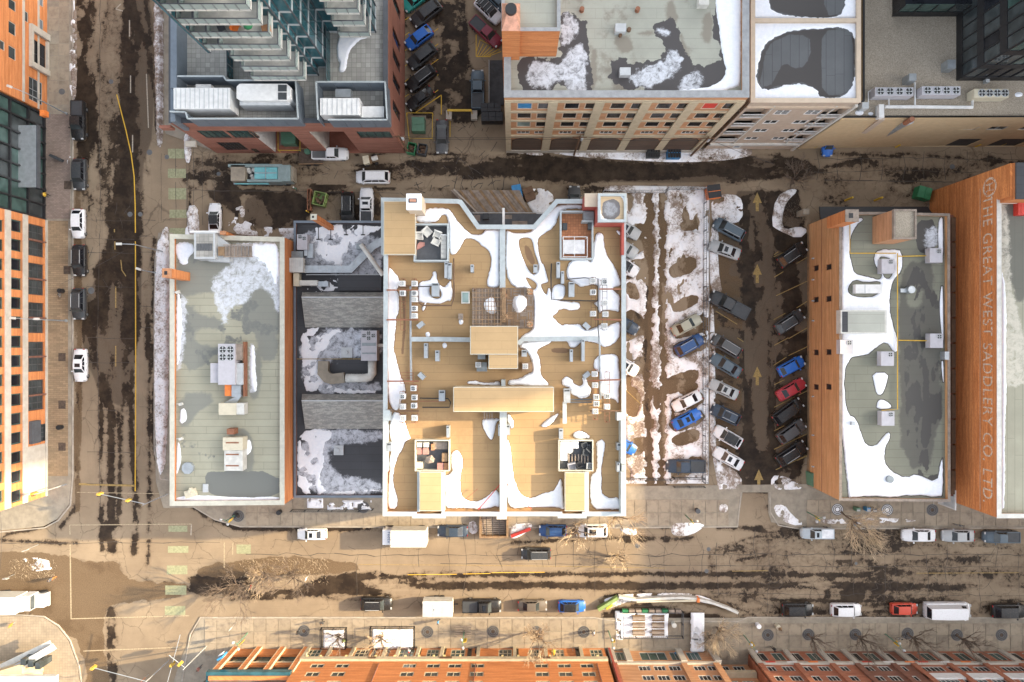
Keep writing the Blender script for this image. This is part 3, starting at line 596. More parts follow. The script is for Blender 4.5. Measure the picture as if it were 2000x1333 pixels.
# joints and crack lines laid as thin sealed strips
jb = MB()
def joint(pts, wd=.07, jit=.12, step=1.2, z=.010):
    P = [Vector(W(*p)[:2]) for p in (pairs(pts) if isinstance(pts,str) else pts)]; Q = [P[0]]
    for a, b in zip(P[:-1], P[1:]):
        m = max(1, int((b-a).length/step)); d = (b-a)
        for i in range(1, m+1):
            q = a+d*i/m; n = Vector((-d.y,d.x)).normalized()*random.gauss(0,jit) if i < m else Vector((0,0)); Q.append(q+n)
    for a, b in zip(Q[:-1], Q[1:]):
        d = b-a
        if d.length < 1e-4: continue
        n = Vector((-d.y,d.x)).normalized()*wd*random.uniform(.3,.75)
        jb.add([(*(a-n),z),(*(b-n),z),(*(b+n),z),(*(a+n),z)], [(0,1,2,3)])
joint("480 1083,700 1084,860 1085,1250 1084,2000 1084", .08); joint("860 1101,1060 1102,1500 1106,2000 1108", .06, .06); joint("0 1061,430 1060", .07, .08); joint("1180 1103,1320 1104", .05); joint("1390 1160,2000 1164", .05, .1)
for x in (700,745,820,880,905,925,975,1010,1060,1086,1088,1120,1165,1186,1222,1266,1300,1345,1370,1400,1430,1475,1500,1535,1560,1608,1622,1666,1706,1730,1747,1775,1810,1850,1910,1945,1990):
    y0 = random.choice((1036,1060,1084)); y1 = random.choice((1084,1108,1120,1165,1195)); 
    if y1 > y0: joint([(x,y0),(x+random.uniform(-6,8),(y0+y1)/2),(x+random.uniform(-4,6),y1)], .055, .10)
for _ in range(60):
    x = random.uniform(1180, 2000); y = random.uniform(1045, 1190); a = random.uniform(0, PI); L = random.uniform(12, 40)
    joint([(x,y),(x+L*math.cos(a),y+L*.6*math.sin(a)),(x+L*1.5*math.cos(a+.5),y+L*.8*math.sin(a+.5))], .04, .15, .7)
for _ in range(30):
    x = random.uniform(480, 1180); y = random.uniform(1050, 1120); a = random.uniform(0, PI); L = random.uniform(10, 30)
    joint([(x,y),(x+L*math.cos(a),y+L*.6*math.sin(a))], .035, .15, .7)
for y in (430,466,493,560,660,708,802,883,945): joint([(170,y),(262,y+2)], .06, .05); 
for y in (430,462,493,598,640,795): joint([(272,y),(304,y+1)], .05, .05)
joint("196 0,194 200,196 420,190 700,196 990", .06, .05); joint("302 -20,305 250", .05); joint("315 300,315 432", .05,.03); joint("318 430,366 430,366 340", .05,.03)
for x in (343,364,378,395,418): joint([(x,290),(x,345)], .05, .03); joint([(x,356),(x+1,440)], .05, .03)
for x in (1000,1085,1220): pass
for x in range(1595, 2000, 42): joint([(x,296),(x+random.uniform(-6,6),325),(x,352)], .07, .12)
joint("1590 312,1760 309,2000 314", .07, .12); joint("1590 336,1780 334,2000 340", .06, .1); joint("1610 352,2000 358", .1, .03); joint("370 372,700 376,780 378", .08, .03)
for x in (893,905,925,1011,960,985): joint([(x,345),(x+random.uniform(-8,8),378)], .08, .15)
for _ in range(16):
    x = random.uniform(740, 985); y = random.uniform(350, 384); joint([(x,y),(x+random.uniform(-20,20),y+random.uniform(2,14))], .09, .2, .6)
for _ in range(26):
    x = random.uniform(600, 960); y = random.uniform(300, 345); joint([(x,y),(x+random.uniform(-25,25),y+random.uniform(2,20))], .06, .2, .7)
for _ in range(14):
    x = random.uniform(880, 985); y = random.uniform(235, 300); joint([(x,y),(x+random.uniform(-20,20),y+random.uniform(5,25))], .06, .2, .7)
for _ in range(22):
    x = random.uniform(160, 260); y = random.uniform(380, 560); joint([(x,y),(x+random.uniform(-12,12),y+random.uniform(5,25))], .05, .1, .7)
put(jb.build('pavement_joints', M('m_crack')), kind='stuff')
def manhole(px, py, r=4.5, z=.012, kind='m_darkgrey'):
    mb = MB(); x, y, _ = W(px, py); mb.cyl(x, y, z-.01, z, r/S, n=20); o = mb.build('manhole_cover', M('m_brown' if kind is None else kind)); put(o, kind='structure'); return o
for a in ((217,160,4.5),(292,298,5.5),(326,307,4.5),(254,419,5),(274,419,4.5),(178,568,6.5),(184,638,0.5),(1380,1116,4),(1384,1073,4),(1245,1066,5),(1672,1101,3),(427,340,4),(1860,326,5)):
    manhole(*a)
for a in ((122,180,6),(1020,1090,2)): manhole(a[0],a[1],a[2],.14)
# ---------------- windows, walls, roofs ----------------
WMESH = {}
def window(parent, c, u, nrm, wd, ht, frame='m_offwhite', pane='m_glass', mull=(1,0), ft=.07, depth=.0):
    """window part (frame) with a pane sub-part; c = centre on the pane plane, u = unit vector along the wall"""
    key = (round(wd,2), round(ht,2), frame, pane, mull, round(ft,3))
    if key not in WMESH:
        f = MB(); a, b = wd/2, ht/2
        f.box(-a,-.05,-b,a,.03,-b+ft); f.box(-a,-.05,b-ft,a,.03,b); f.box(-a,-.05,-b+ft,-a+ft,.03,b-ft); f.box(a-ft,-.05,-b+ft,a,.03,b-ft)
        nx, nz = mull
        for i in range(1, nx+1):
            x = -a+wd*i/(nx+1); f.box(x-ft*.4,-.045,-b+ft,x+ft*.4,.02,b-ft)
        for i in range(1, nz+1):
            z = -b+ht*i/(nz+1); f.box(-a+ft,-.044,z-ft*.35,a-ft,.018,z+ft*.35)
        p = MB(); p.box(-a+ft*.5,-.12,-b+ft*.5,a-ft*.5,-.02,b-ft*.5)
        WMESH[key] = (f.mesh('window', M(frame)), p.mesh('pane', M(pane)))
    fm, pm = WMESH[key]; g = ORG.get(parent.name, Vector((0,0,0)))
    o = bpy.data.objects.new('window', fm); COL.objects.link(o); o.parent = parent
    uu = Vector((u[0],u[1],0)); nn = Vector((nrm[0],nrm[1],0))
    o.matrix_local = Matrix.Translation(Vector(c)-g) @ Matrix(((uu.x,nn.x,0,0),(uu.y,nn.y,0,0),(0,0,1,0),(0,0,0,1)))
    q = bpy.data.objects.new('pane', pm); COL.objects.link(q); q.parent = o
    return o
def wall(parent, p0, p1, z0, z1, ops, mat, depth=.3, deep=0, name='wall', frame='m_offwhite', pane='m_glass', mull=(1,0), ft=.07, skip=(), win=True):
    """wall from p0 to p1 (outside on the right of the direction p0->p1), ops = openings (u0,u1,za,zb[,pane])"""
    p0, p1 = Vector(p0[:2]), Vector(p1[:2]); d = p1-p0; L = d.length; u = d/L; n = Vector((u.y,-u.x))
    us = sorted(set([0,L]+[max(0,min(L,a)) for o in ops for a in o[:2]])); zs = sorted(set([z0,z1]+[max(z0,min(z1,a)) for o in ops for a in o[2:4]]))
    mb = MB(); P = lambda a, z, dd=0: (p0.x+u.x*a-n.x*dd, p0.y+u.y*a-n.y*dd, z)
    for j in range(len(zs)-1):
        run = None
        for i in range(len(us)-1):
            cu, cz = (us[i]+us[i+1])/2, (zs[j]+zs[j+1])/2
            inside = any(o[0] < cu < o[1] and o[2] < cz < o[3] for o in ops)
            if not inside:
                if run is None: run = us[i]
                e = us[i+1]
            if run is not None and (inside or i == len(us)-2):
                mb.add([P(run,zs[j]),P(e,zs[j]),P(e,zs[j+1]),P(run,zs[j+1])], [(0,1,2,3)]); run = None
    for o in ops:
        a, b, c, e = o[:4]; dp = deep if (deep and len(o) > 4 and o[4] is None) else depth
        mb.add([P(a,c),P(b,c),P(b,e),P(a,e),P(a,c,dp),P(b,c,dp),P(b,e,dp),P(a,e,dp)], [(0,4,5,1),(1,5,6,2),(2,6,7,3),(3,7,4,0)])
    mb.add([P(0,z1),P(L,z1),P(L,z1,depth+.1),P(0,z1,depth+.1)], [(0,1,2,3)])
    w_ = mb.build(name, M(mat), parent)
    if win:
        for o in ops:
            a, b, c, e = o[:4]; pn = o[4] if len(o) > 4 else pane; ml = o[5] if len(o) > 5 else mull; fr = o[6] if len(o) > 6 else frame
            if pn: window(parent, P((a+b)/2,(c+e)/2,depth-.06), u, n, b-a, e-c, fr, pn, ml, ft)
    return w_
def wbox(parent, p0, p1, u0, u1, z0, z1, out, mat, name, inn=0.0, kind=None):
    p0, p1 = Vector(p0[:2]), Vector(p1[:2]); d = p1-p0; u = d/d.length; n = Vector((u.y,-u.x)); mb = MB()
    q = [p0+u*a+n*b for a, b in ((u0,-inn),(u1,-inn),(u1,out),(u0,out))]; mb.prism([tuple(x) for x in q], z0, z1)
    o = mb.build(name, M(mat), parent)
    if kind: o['kind'] = kind
    return o
def roof_field(parent, poly, z, mat, res=1.6, paint=None, name='roof', m=4):
    P = pairs(poly) if isinstance(poly,str) else poly; xs_ = [p[0] for p in P]; ys_ = [p[1] for p in P]
    f = Field(min(xs_)-2, min(ys_)-2, max(xs_)+2, max(ys_)+2, z, res)
    f.poly('in', P, sm=0)
    if paint: paint(f)
    f.mesh(name, M(mat), z, f.ch['in'] > -.8, ('wet','grime','frost'), parent)
    return f
def snowring(f, wd=2.2):
    if 'snow' in f.ch: f.ch['wet'] = np.maximum(f.get('wet'), f.ch['snow']+wd)
def finish_snow(f, label, name='roof_snow', hz=.16, dirt=.0, edge=3.0):
    f.ch['snow'] = np.minimum(f.get('snow'), f.ch['in']); f.ch['dirt'] = np.full(f.X.shape, dirt)
    o = f.snow(name, hz=hz, edge=edge, z0=f.h+.003)
    if o: put(o, label)
    return o
def building(name, label, poly_px, z_top, z_roof, wallmat, copmat='m_coping', cw=.35, group=None, cat='building', body_in=0.0, coph=.06):
    P = [W(a,b,z_top)[:2] for a,b in (pairs(poly_px) if isinstance(poly_px,str) else poly_px)]
    ar = sum(P[i][0]*P[(i+1)%len(P)][1]-P[(i+1)%len(P)][0]*P[i][1] for i in range(len(P)))
    if ar < 0: P = P[::-1]
    cx = sum(p[0] for p in P)/len(P); cy = sum(p[1] for p in P)/len(P)
    t = thing(name, label, cat, (cx,cy,0), group=group)
    B = offset_poly(P, body_in) if body_in else P
    mb = MB(); mb.prism(B, 0, z_roof-.04); mb.build('body', M(wallmat), t)
    mb = MB(); inn = offset_poly(P, cw*.8); out = P
    mb.ring(offset_poly(P, .01), inn, z_roof-.3, z_top-coph); mb.build('parapet', M(wallmat), t)
    mb = MB(); mb.ring(offset_poly(P, -.05), offset_poly(P, cw), z_top-coph+.002, z_top); mb.build('coping', M(copmat), t)
    return t, P
# ======== brick office block with punched windows, far left top ========
xw = W(93,0)[0]
def gy(py): return W(0,py)[1]
t = thing('brick_office_building', 'orange brick office building with small dark punched windows at the top left corner', 'building', (xw-6, gy(60), 0))
mb = MB(); mb.box(xw-16, gy(222), 0, xw-.35, gy(-160), 14); mb.build('body', M('m_brickorange'), t)
p0, p1 = (xw, gy(222)), (xw, gy(-160)); yy = lambda py: gy(py)-gy(222)
ops = []
for py in (-120,-84,-48,-12,24,55,98,142): pass
# outside must be on the right of p0->p1: going north along an east face the right side is east
def opz(py0, py1, za, zb, *r):
    zc = (za+zb)/2; k = (1-zc/H)
    ya = (666.5-(666.5+(py1-666.5)))  # unused
    return (yy_at(py1, zc), yy_at(py0, zc), za, zb)+r
def yy_at(py, z): return W(0,py,z)[1]-gy(222)
ops = [opz(22,42,4.1,5.2), opz(-30,-8,4.1,5.2), opz(0,20,6.6,8.0), opz(44,68,6.6,8.0), opz(92,116,6.6,8.0), opz(-60,-36,6.6,8.0), opz(80,98,8.7,9.6), opz(-6,12,.9,2.0,'m_bluegrey'), opz(38,64,.9,2.0,'m_bluegrey'),
       opz(84,136,.5,3.0,'m_glassblack',(1,5),'m_black'), opz(156,200,1.2,4.0,'m_glass',(1,2),'m_grey')]
wall(t, p0, p1, 0, 14, ops, 'm_brickorange', .15, frame='m_limestone', mull=(0,0))
for py in (0, ):
    wbox(t, p0, p1, 0, yy(-160), 5.0, 5.35, .16, 'm_limestone', 'string_course'); wbox(t, p0, p1, 0, yy(-160), 1.9, 2.2, .12, 'm_limestone', 'string_course')
wbox(t, p0, p1, yy(140), yy(84), 0, .5, .35, 'm_limestone', 'door_surround'); wbox(t, p0, p1, yy(82), yy(70), 0, 3.6, .5, 'm_limestone', 'door_surround'); wbox(t, p0, p1, yy(150), yy(140), 0, 3.6, .5, 'm_limestone', 'door_surround'); wbox(t, p0, p1, yy(150), yy(70), 3.6, 4.0, .5, 'm_limestone', 'door_surround')
# ======== dark glass lobby building with canopy ========
t = thing('glass_lobby_building', 'dark glass fronted building between the two brick blocks on the left edge', 'building', (xw-6, gy(320), 0))
g0, g1 = gy(430), gy(224)
mb = MB(); mb.box(xw-16, g0+.05, 0, xw-.6, g1-.05, 14); mb.build('body', M('m_glassblack'), t)
mb = MB()
for py in (429, 402, 372, 342, 312, 282, 252, 226): mb.box(xw-.62, gy(py)-.12, 0, xw-.1, gy(py)+.12, 14)
for z in (0.2, 3.6, 7.2, 10.8, 13.8): mb.box(xw-.64, g0+.06, z, xw-.15, g1-.06, z+.28)
mb.build('mullion', M('m_black'), t)
k = 0
for a, b in ((429,372),(372,312),(312,252),(252,226)):
    for z in (0.5, 3.9, 7.5, 11.1):
        mb = MB(); mb.box(xw-.5, gy(a)+.15, z, xw-.45, gy(b)-.15, z+3.05); mb.build('pane', M('m_glassgreen' if (k % 3) else 'm_glass'), t); k += 1
mb = MB(); mb.box(W(34,0,5.5)[0], W(0,366,5.5)[1], 5.2, W(71,0,5.5)[0], W(0,245,5.5)[1], 5.5); mb.build('canopy', M('m_galv'), t)
mb = MB(); mb.box(W(71,0,5.5)[0]+.01, W(0,367,5.5)[1], 4.9, W(73.5,0,5.5)[0], W(0,244,5.5)[1], 5.56); mb.build('canopy_fascia', M('m_slate'), t)
o = MB(); x, y, _ = W(87,223,6); o.rbox(x, y, 5.6, 6.5, .7, .8); to = o.build('orange_wall_lamp', M('m_orange')); put(to, 'orange box lamp on the wall above the left pavement', 'lamp')
# ======== brick and concrete frame building, left edge ========
t = thing('brick_frame_building', 'long building of orange brick bands and pale stone piers on the left edge', 'building', (xw-6, gy(690), 0))
e0, e1 = gy(968), gy(431)
mb = MB(); mb.box(xw-16, e0+.1, 0, xw-.75, e1-.05, 15); mb.build('body', M('m_charcoal'), t)
p0, p1 = (xw, e0), (xw, e1); YY = lambda py, z=0: W(0,py,z)[1]-e0
ops = []; bays_ = [(445,478),(500,524),(545,568),(588,612),(627,648),(667,690),(707,728),(745,768),(783,806),(823,844),(861,883),(900,920),(940,956)]
# measured along the pier at x=25..40, height about 6 m
rows = [(434,457),(471,493),(508,531),(545,570),(583,608),(620,645)]
ups = [(430.5+37.6*i, 454+37.6*i) for i in range(15)]
for a, b in ups:
    ops.append((max(.1,YY(b,6.2)), min(YY(431)-.2,YY(a,6.2)), 5.35, 7.6))
    ops.append((max(.1,YY(b,9)), min(YY(431)-.2,YY(a,9)), 8.9, 11.6))
grd = [(441,502),(516,577),(592,651),(668,726),(742,801)]
for a, b in grd:
    m_ = (a+b)/2
    ops.append((YY(b,2), YY(m_+1.2,2), .7, 4.1, 'm_glass', (1,2), 'm_charcoal')); ops.append((YY(m_-1.2,2), YY(a,2), .7, 4.1, 'm_glass', (1,2), 'm_charcoal'))
ops.append((YY(862,.8), YY(828,.8), .15, 1.5, 'm_glass', (3,2), 'm_charcoal')); ops.append((YY(940,2.2), YY(898,2.2), .9, 3.2, 'm_glassblack', (1,3), 'm_black'))
wall(t, p0, p1, 0, 15, ops, 'm_brickorange', .35, frame='m_glassgreen', pane='m_glassblack', mull=(0,0), ft=.18)
LL = YY(431)
wbox(t, p0, p1, 0, LL, 4.3, 5.3, .12, 'm_limestone', 'stone_band'); wbox(t, p0, p1, 0, LL, 7.65, 8.75, .12, 'm_limestone', 'stone_band'); wbox(t, p0, p1, 0, LL, 0, .55, .14, 'm_limestone', 'stone_base')
for a, b in grd: wbox(t, p0, p1, YY((a+b)/2+1.2,2)-.02, YY((a+b)/2-1.2,2)+.02, .6, 4.3, .25, 'm_brickdark', 'brick_fin')
wbox(t, p0, p1, YY(866,3), YY(822,3), 2.2, 4.0, .5, 'm_slate', 'dark_awning'); wbox(t, p0, p1, YY(960,1.5), YY(868,1.5), .6, 4.28, .06, 'm_limestone', 'entrance_surround', 0)
# ======== corner shop building bottom left ========
t = thing('corner_building', 'pale building corner with stepped canopy at the bottom left of the photo', 'building', W(-40,1330))
mb = MB(); P = [W(-150,1300)[:2], W(20,1290)[:2], W(84,1258+12)[:2], W(86,1310)[:2], W(60,1420)[:2], W(-150,1420)[:2]]; mb.prism(P, 0, 4.5); mb.build('body', M('m_beige'), t)
mb = MB(); mb.pbox(-60,1322,108,1340,4.5,5.2); mb.build('cornice', M('m_offwhite'), t)
mb = MB(); mb.prism([W(0,1315,4)[:2],W(96,1262,4)[:2],W(104,1272,4)[:2],W(8,1326,4)[:2]], 3.2, 4.0); mb.build('canopy', M('m_lightgrey'), t)
mb = MB(); mb.prism([W(0,1298,3)[:2],W(96,1252,3)[:2],W(99,1259,3)[:2],W(0,1312,3)[:2]], 2.8, 3.0); mb.build('canopy_edge', M('m_offwhite'), t)
for a in (0,1,2):
    mb = MB(); mb.pbox(66+14*a-26,1292+a*4-4,76+14*a-26,1304+a*4-4,2.0,4.6); mb.build('window', M('m_glass'), t)

# ======== podium block with tower, top left ========
t, P = building('podium_building', 'red brick podium with tiled roof terrace at the top left', "330 -260,757 -260,757 240,330 240", 14.4, 13.6, 'm_brickpodium', 'm_slate', .6, body_in=.55)
x0, y0 = P[0] if False else (W(330,0,14.4)[0], W(0,240,14.4)[1]); x1 = W(757,0,14.4)[0]; yt = W(0,-260,14.4)[1]
def U(px, z): return W(px,0,z)[0]-x0
ops = [(U(395,9),U(447,9),7.6,11.0,'m_glassgreen',(3,0),'m_black'),(U(452,9),U(500,9),7.6,11.0,'m_glassgreen',(3,0),'m_black'),(U(430,4),U(475,4),1.6,5.6,'m_glassblack',(5,4),'m_black'),(U(700,9),U(765,9),7.6,10.6,'m_glassgreen',(3,0),'m_black'),
       (U(492,1.5),U(504,1.5),.1,2.4,'m_glassblack',(0,0),'m_black'),(U(500+14,5),U(592,5),.05,10.6,None),(U(624,5),U(690,5),.05,10.6,None)]
wall(t, (x0,y0), (x1,y0), 0, 13.6, ops, 'm_brickpodium', .15, deep=4)
ops = []
for py in (20,85,125,170,222): zc = 6.5; yc = W(0,py,zc)[1]; ops.append((yc-.7-y0, yc+.7-y0, 4.2, 10.5, 'm_glassblack', (0,3), 'm_black'))
for py in (-40,-90,-140): yc = W(0,py,6.5)[1]; ops.append((yc-.7-y0, yc+.7-y0, 4.2, 10.5, 'm_glassblack', (0,3), 'm_black'))
wall(t, (x1,y0), (x1,yt), 0, 13.6, ops, 'm_brickpodium', .2)
bpy.data.objects.remove([c for c in t.children if c.name.startswith('body')][0]); mb = MB(); ia, ib = x0+.5, x1-.5; c1a, c1b, c2a, c2b = x0+U(514,5), x0+U(592,5), x0+U(624,5), x0+U(690,5); yc = y0+4
mb.box(ia,yc,0,ib,yt-.5,13.56)
for a_, b_ in ((ia,c1a),(c1b,c2a),(c2b,ib)): mb.box(a_,y0+.3,0,b_,yc+.01,13.56)
for a_, b_ in ((c1a,c1b),(c2a,c2b)): mb.box(a_-.01,y0+.3,10.61,b_+.01,yc+.01,13.55)
mb.build('body', M('m_brickpodium'), t); mb = MB(); mb.box(c1a,y0+.16,0,c1a+.1,yc-.02,10.6); mb.build('alcove_wall', M('m_white'), t); mb = MB(); mb.box(c2a,y0+.16,0,c2a+.1,yc-.02,10.6); mb.build('alcove_wall', M('m_offwhite'), t)
wbox(t, (x0,y0), (x1,y0), -.3, U(370,5), 6.0, 6.3, .8, 'm_limestone', 'ledge'); wbox(t, (x0,y0), (x1,y0), -.3, U(370,5), 12.2, 13.4, .35, 'm_brickpodium', 'brick_return')
mb = MB(); mb.pbox(333,0,345,172,12.2,16.4); mb.pbox(333,172,342,238,12.2,16.0); mb.build('west_screen', M('m_bluegrey'), t)
f = roof_field(t, "342 -250,745 -250,745 231,342 231", 13.6, 'm_terrace', 6)
f = Field(655,60,735,150,13.65,1.4); f.poly('in', "650 55,740 55,740 155,650 155", sm=0)
f.poly('snow', "664 71,688 68,712 68,722 66,725 69,700 80,688 92,682 100,678 115,677 128,672 140,664 142,661 134,666 124,660 118,658 100,660 80", amp=4, sc=8); finish_snow(f, 'curved patch of snow lying on the podium terrace tiles', 'terrace_snow', .2)
# screens around roof plant, and the plant itself
def screen(poly, z0, z1, label, th=.12):
    P = [W(a,b,z1)[:2] for a,b in pairs(poly)]; o = thing('plant_screen', label, 'screen', (P[0][0],P[0][1],z0))
    for a, b in zip(P[:-1], P[1:]):
        a, b = Vector(a), Vector(b); d = b-a; n = max(1, round(d.length/2.0)); u = d.normalized(); q = Vector((-u.y,u.x))*th/2
        for i in range(n):
            s_, e_ = a+d*i/n+u*.03, a+d*(i+1)/n-u*.03; mb = MB(); mb.prism([tuple(s_+q),tuple(e_+q),tuple(e_-q),tuple(s_-q)], z0, z1-.1); mb.build('panel', M('m_bluegrey'), o)
        mb = MB(); mb.prism([tuple(a+q*1.6),tuple(b+q*1.6),tuple(b-q*1.6),tuple(a-q*1.6)], z1-.1+random.uniform(0,.01), z1); mb.build('top_rail', M('m_coping'), o)
    return o
screen("346 149,436 149,442 157,577 157,582 232,366 232,362 219,331 218", 13.6, 16.6, 'blue grey louvred screen around the two large white roof units')
screen("617 160,752 160,756 234,640 234", 13.6, 16.6, 'blue grey louvred screen around the white roof units on the right of the podium'); screen("617 160,621 234", 13.6, 16.6, 'short blue grey screen panel closing the left side of the right plant yard')
def plant(name, label, px, z0, z1, mat='m_white', ribs=0, extra=None):
    o = thing(name, label, 'roof unit', W((px[0]+px[2])/2,(px[1]+px[3])/2,z0)); mb = MB(); mb.pbox(*px, z0, z1); mb.build('casing', M(mat), o)
    for i in range(ribs):
        x = px[0]+(px[2]-px[0])*(i+.5)/ribs; r = MB(); r.pbox(x-.6,px[1]+1,x+.6,px[3]-1,z1,z1+.05); r.build('seam_rib', M('m_lightgrey'), o)
    return o
plant('roof_air_handler', 'white ribbed air handler at the west end of the podium roof', (339,172,449,213), 13.9, 16.8, ribs=12)
o = thing('roof_air_handler', 'white chamfered air handler with two dark intakes on the podium roof', 'roof unit', W(514,187,14))
mb = MB(); mb.prism([W(a,b,17)[:2] for a,b in ((462,170),(468,164),(560,164),(567,170),(567,192),(560,197),(470,197),(462,192))], 14.0, 17.0); mb.build('casing', M('m_white'), o)
mb = MB(); mb.pbox(543,166,560,179,17.0,17.04); mb.build('intake', M('m_charcoal'), o); mb = MB(); mb.pbox(543,181,560,195,17.0,17.04); mb.build('intake', M('m_charcoal'), o); mb = MB(); mb.pbox(468,198,566,206,14.0,16.2); mb.build('side_duct', M('m_lightgrey'), o)
plant('roof_air_handler', 'white ribbed air handler inside the right plant yard of the podium', (625,192,702,225), 13.9, 16.4, ribs=8)
plant('roof_unit_box', 'small white box unit in the corner of the right plant yard', (706,208,750,230), 13.9, 15.6); plant('roof_unit_box', 'grey air unit with dark grille behind the ribbed air handler', (655,174,685,190), 13.9, 15.2, 'm_galv')
plant('roof_unit_box', 'small white cabinet above the west air handler', (382,165,412,172), 13.7, 15.6)
# glass divider screens on the terrace
def glassline(pts, z0, z1, label, th=.05):
    P = [W(a,b,z1)[:2] for a,b in pairs(pts)]; o = thing('glass_screen', label, 'glass screen', (*P[0],z0))
    for a, b in zip(P[:-1], P[1:]):
        a, b = Vector(a), Vector(b); d = b-a; n = max(1, round(d.length/1.5)); u = d.normalized(); q = Vector((-u.y,u.x))*th/2
        for i in range(n):
            s_, e_ = a+d*i/n+u*.04, a+d*(i+1)/n-u*.04; mb = MB(); mb.prism([tuple(s_+q),tuple(e_+q),tuple(e_-q),tuple(s_-q)], z0, z1-.05); mb.build('glass_panel', M('m_glassteal'), o)
        mb = MB(); mb.prism([tuple(a+q*1.5),tuple(b+q*1.5),tuple(b-q*1.5),tuple(a-q*1.5)], z1-.05, z1+random.uniform(0,.01)); mb.build('rail', M('m_slate'), o)
glassline("442 96,443 150", 13.6, 15.6, 'dark framed glass divider on the left part of the podium terrace'); glassline("636 50,637 155", 13.6, 15.6, 'tall green glass divider right of the tower on the podium terrace')
# transformer alcove, yellow frame
def cage(name, label, poly, z, mat='m_yellow', r=.05, posts=True):
    P = [W(a,b,z) for a,b in pairs(poly)]; o = thing(name, label, 'barrier', W(*pairs(poly)[0]))
    for a, b in zip(P, P[1:]+P[:1]): mb = MB(); mb.tube([a,b], r); mb.build('rail', M(mat), o)
    if posts:
        for a in P: mb = MB(); mb.tube([(a[0],a[1],0),a], r*1.1); mb.build('post', M(mat), o)
    return o
def transformer(label, px, z=1.7, shadow=None):
    o = thing('transformer_cabinet', label, 'transformer', W((px[0]+px[2])/2,(px[1]+px[3])/2)); mb = MB(); mb.pbox(*px, .15, z); mb.build('cabinet', M('m_xfmr'), o)
    mb = MB(); mb.pbox(px[0]+1,px[1]+1,px[2]-1,(px[1]+px[3])/2,z,z+.08); mb.build('lid', M('m_xfmr'), o); mb = MB(); mb.pbox(px[0]-3,px[1]-3,px[2]+3,px[3]+3,0.0,.15); mb.build('plinth', M('m_concrete'), o); return o
transformer('green transformer cabinet in the alcove of the podium building', (549,258,577,281)); cage('barrier_frame', 'yellow pipe guard in front of the podium transformer alcove', "543 252,586 252,586 294,543 294", 1.0)
transformer('green transformer cabinet inside the yellow pipe square by the parking lane', (804,229,829,256)); cage('barrier_frame', 'yellow pipe square around the transformer by the parking lane', "794 221,845 221,844 271,799 271", 1.0)

# tower: stacked floors above the podium
tw = thing('glass_tower', 'teal glass apartment tower with white balconies rising from the podium', 'building', (*W(600,180)[:2], 0))
def pl(px, py): return ((px-1000)/S, (666.5-py)/S)     # plan position from photo-scale units on the ground plane
def tbox(xa, ya, xb, yb, z0, z1, mat, name, parent=None):
    a, b = pl(xa,ya), pl(xb,yb); mb = MB(); mb.box(a[0],a[1],z0,b[0],b[1],z1); return mb.build(name, M(mat), parent or tw, root=tw)
ZT = 64
tbox(560, 100, 672, 216, 13.6, ZT, 'm_glassteal', 'body'); tbox(672.2, 100, 690, 203, 13.6, ZT, 'm_glassteal', 'stair_core'); tbox(690.2, 100, 769, 143, 13.6, ZT, 'm_glassteal', 'east_wing')
# curtain wall grids: mullions and floor bands on each visible face
def cw(xa, ya, xb, yb, z0, z1, fh=3.0, step=1.5, band='m_lightgrey', mul='m_slate', bandh=.35, mw=.08):
    a, b = Vector(pl(xa,ya)), Vector(pl(xb,yb)); d = b-a; u = d.normalized(); n = Vector((u.y,-u.x)); m1 = MB(); m2 = MB(); z = z0
    N = max(1, round(d.length/step))
    for i in range(N+1):
        c = a+d*i/N; m1.prism([tuple(c-u*mw/2),tuple(c+u*mw/2),tuple(c+u*mw/2+n*.1),tuple(c-u*mw/2+n*.1)], z0, z1)
    while z < z1:
        m2.prism([tuple(a),tuple(b),tuple(b+n*.06),tuple(a+n*.06)], z, z+bandh); z += fh
    o = m1.build('mullion_grid', M(mul), tw); o['kind'] = 'stuff'; o = m2.build('floor_band_set', M(band), tw); o['kind'] = 'stuff'
cw(672,216,672,203.2,13.6,ZT,3,.9); cw(690,203,690,143.2,13.6,ZT,3,1.5); cw(560,216,672,216,13.6,ZT,3,1.5); cw(672.2,203,690,203,13.6,ZT,3,1.3); cw(690.2,143,769,143,13.6,ZT,3,1.5); cw(769,143,769,100,13.6,ZT,3,1.5)
BAL = {}
def balcony(xa, xb, yf, yb_, z, label=None):
    """white slab with glazed rail on three sides"""
    key = (xa, xb, yf, yb_)
    a, b = pl(xa,yf), pl(xb,yb_); L, D = b[0]-a[0], b[1]-a[1]
    if key not in BAL:
        s_ = MB(); s_.box(0,0,-.25,L,D,0); g_ = MB(); g_.box(.05,.05,.1,L-.05,.09,1.1); g_.box(.05,.09,.1,.09,D,1.1); g_.box(L-.09,.09,.1,L-.05,D,1.1)
        r_ = MB(); r_.box(0,.02,1.1,L,.12,1.16); r_.box(0,.12,1.1,.1,D,1.16); r_.box(L-.1,.12,1.1,L,D,1.16)
        n = max(1, round(L/1.15))
        for i in range(n+1): r_.box(L*i/n-.03, .0, -.2, L*i/n+.03, .05, 1.1)
        BAL[key] = (s_.mesh('balcony', M('m_offwhite')), g_.mesh('rail_glass', M('m_railglass')), r_.mesh('rail_frame', M('m_slate')))
    s_, g_, r_ = BAL[key]; o = link('balcony', s_, tw, (a[0], a[1], z))
    for nm, me in (('rail_glass', g_), ('rail_frame', r_)): q = bpy.data.objects.new(nm, me); COL.objects.link(q); q.parent = o
    return o
for i in range(14): balcony(583, 668, 246, 216.2, 18.0+3*i)
for i in range(9): balcony(560, 582.8, 246, 216.2, 27.0+3*i)
for i in range(12): balcony(722, 772, 176, 143.2, 18.0+3*i)
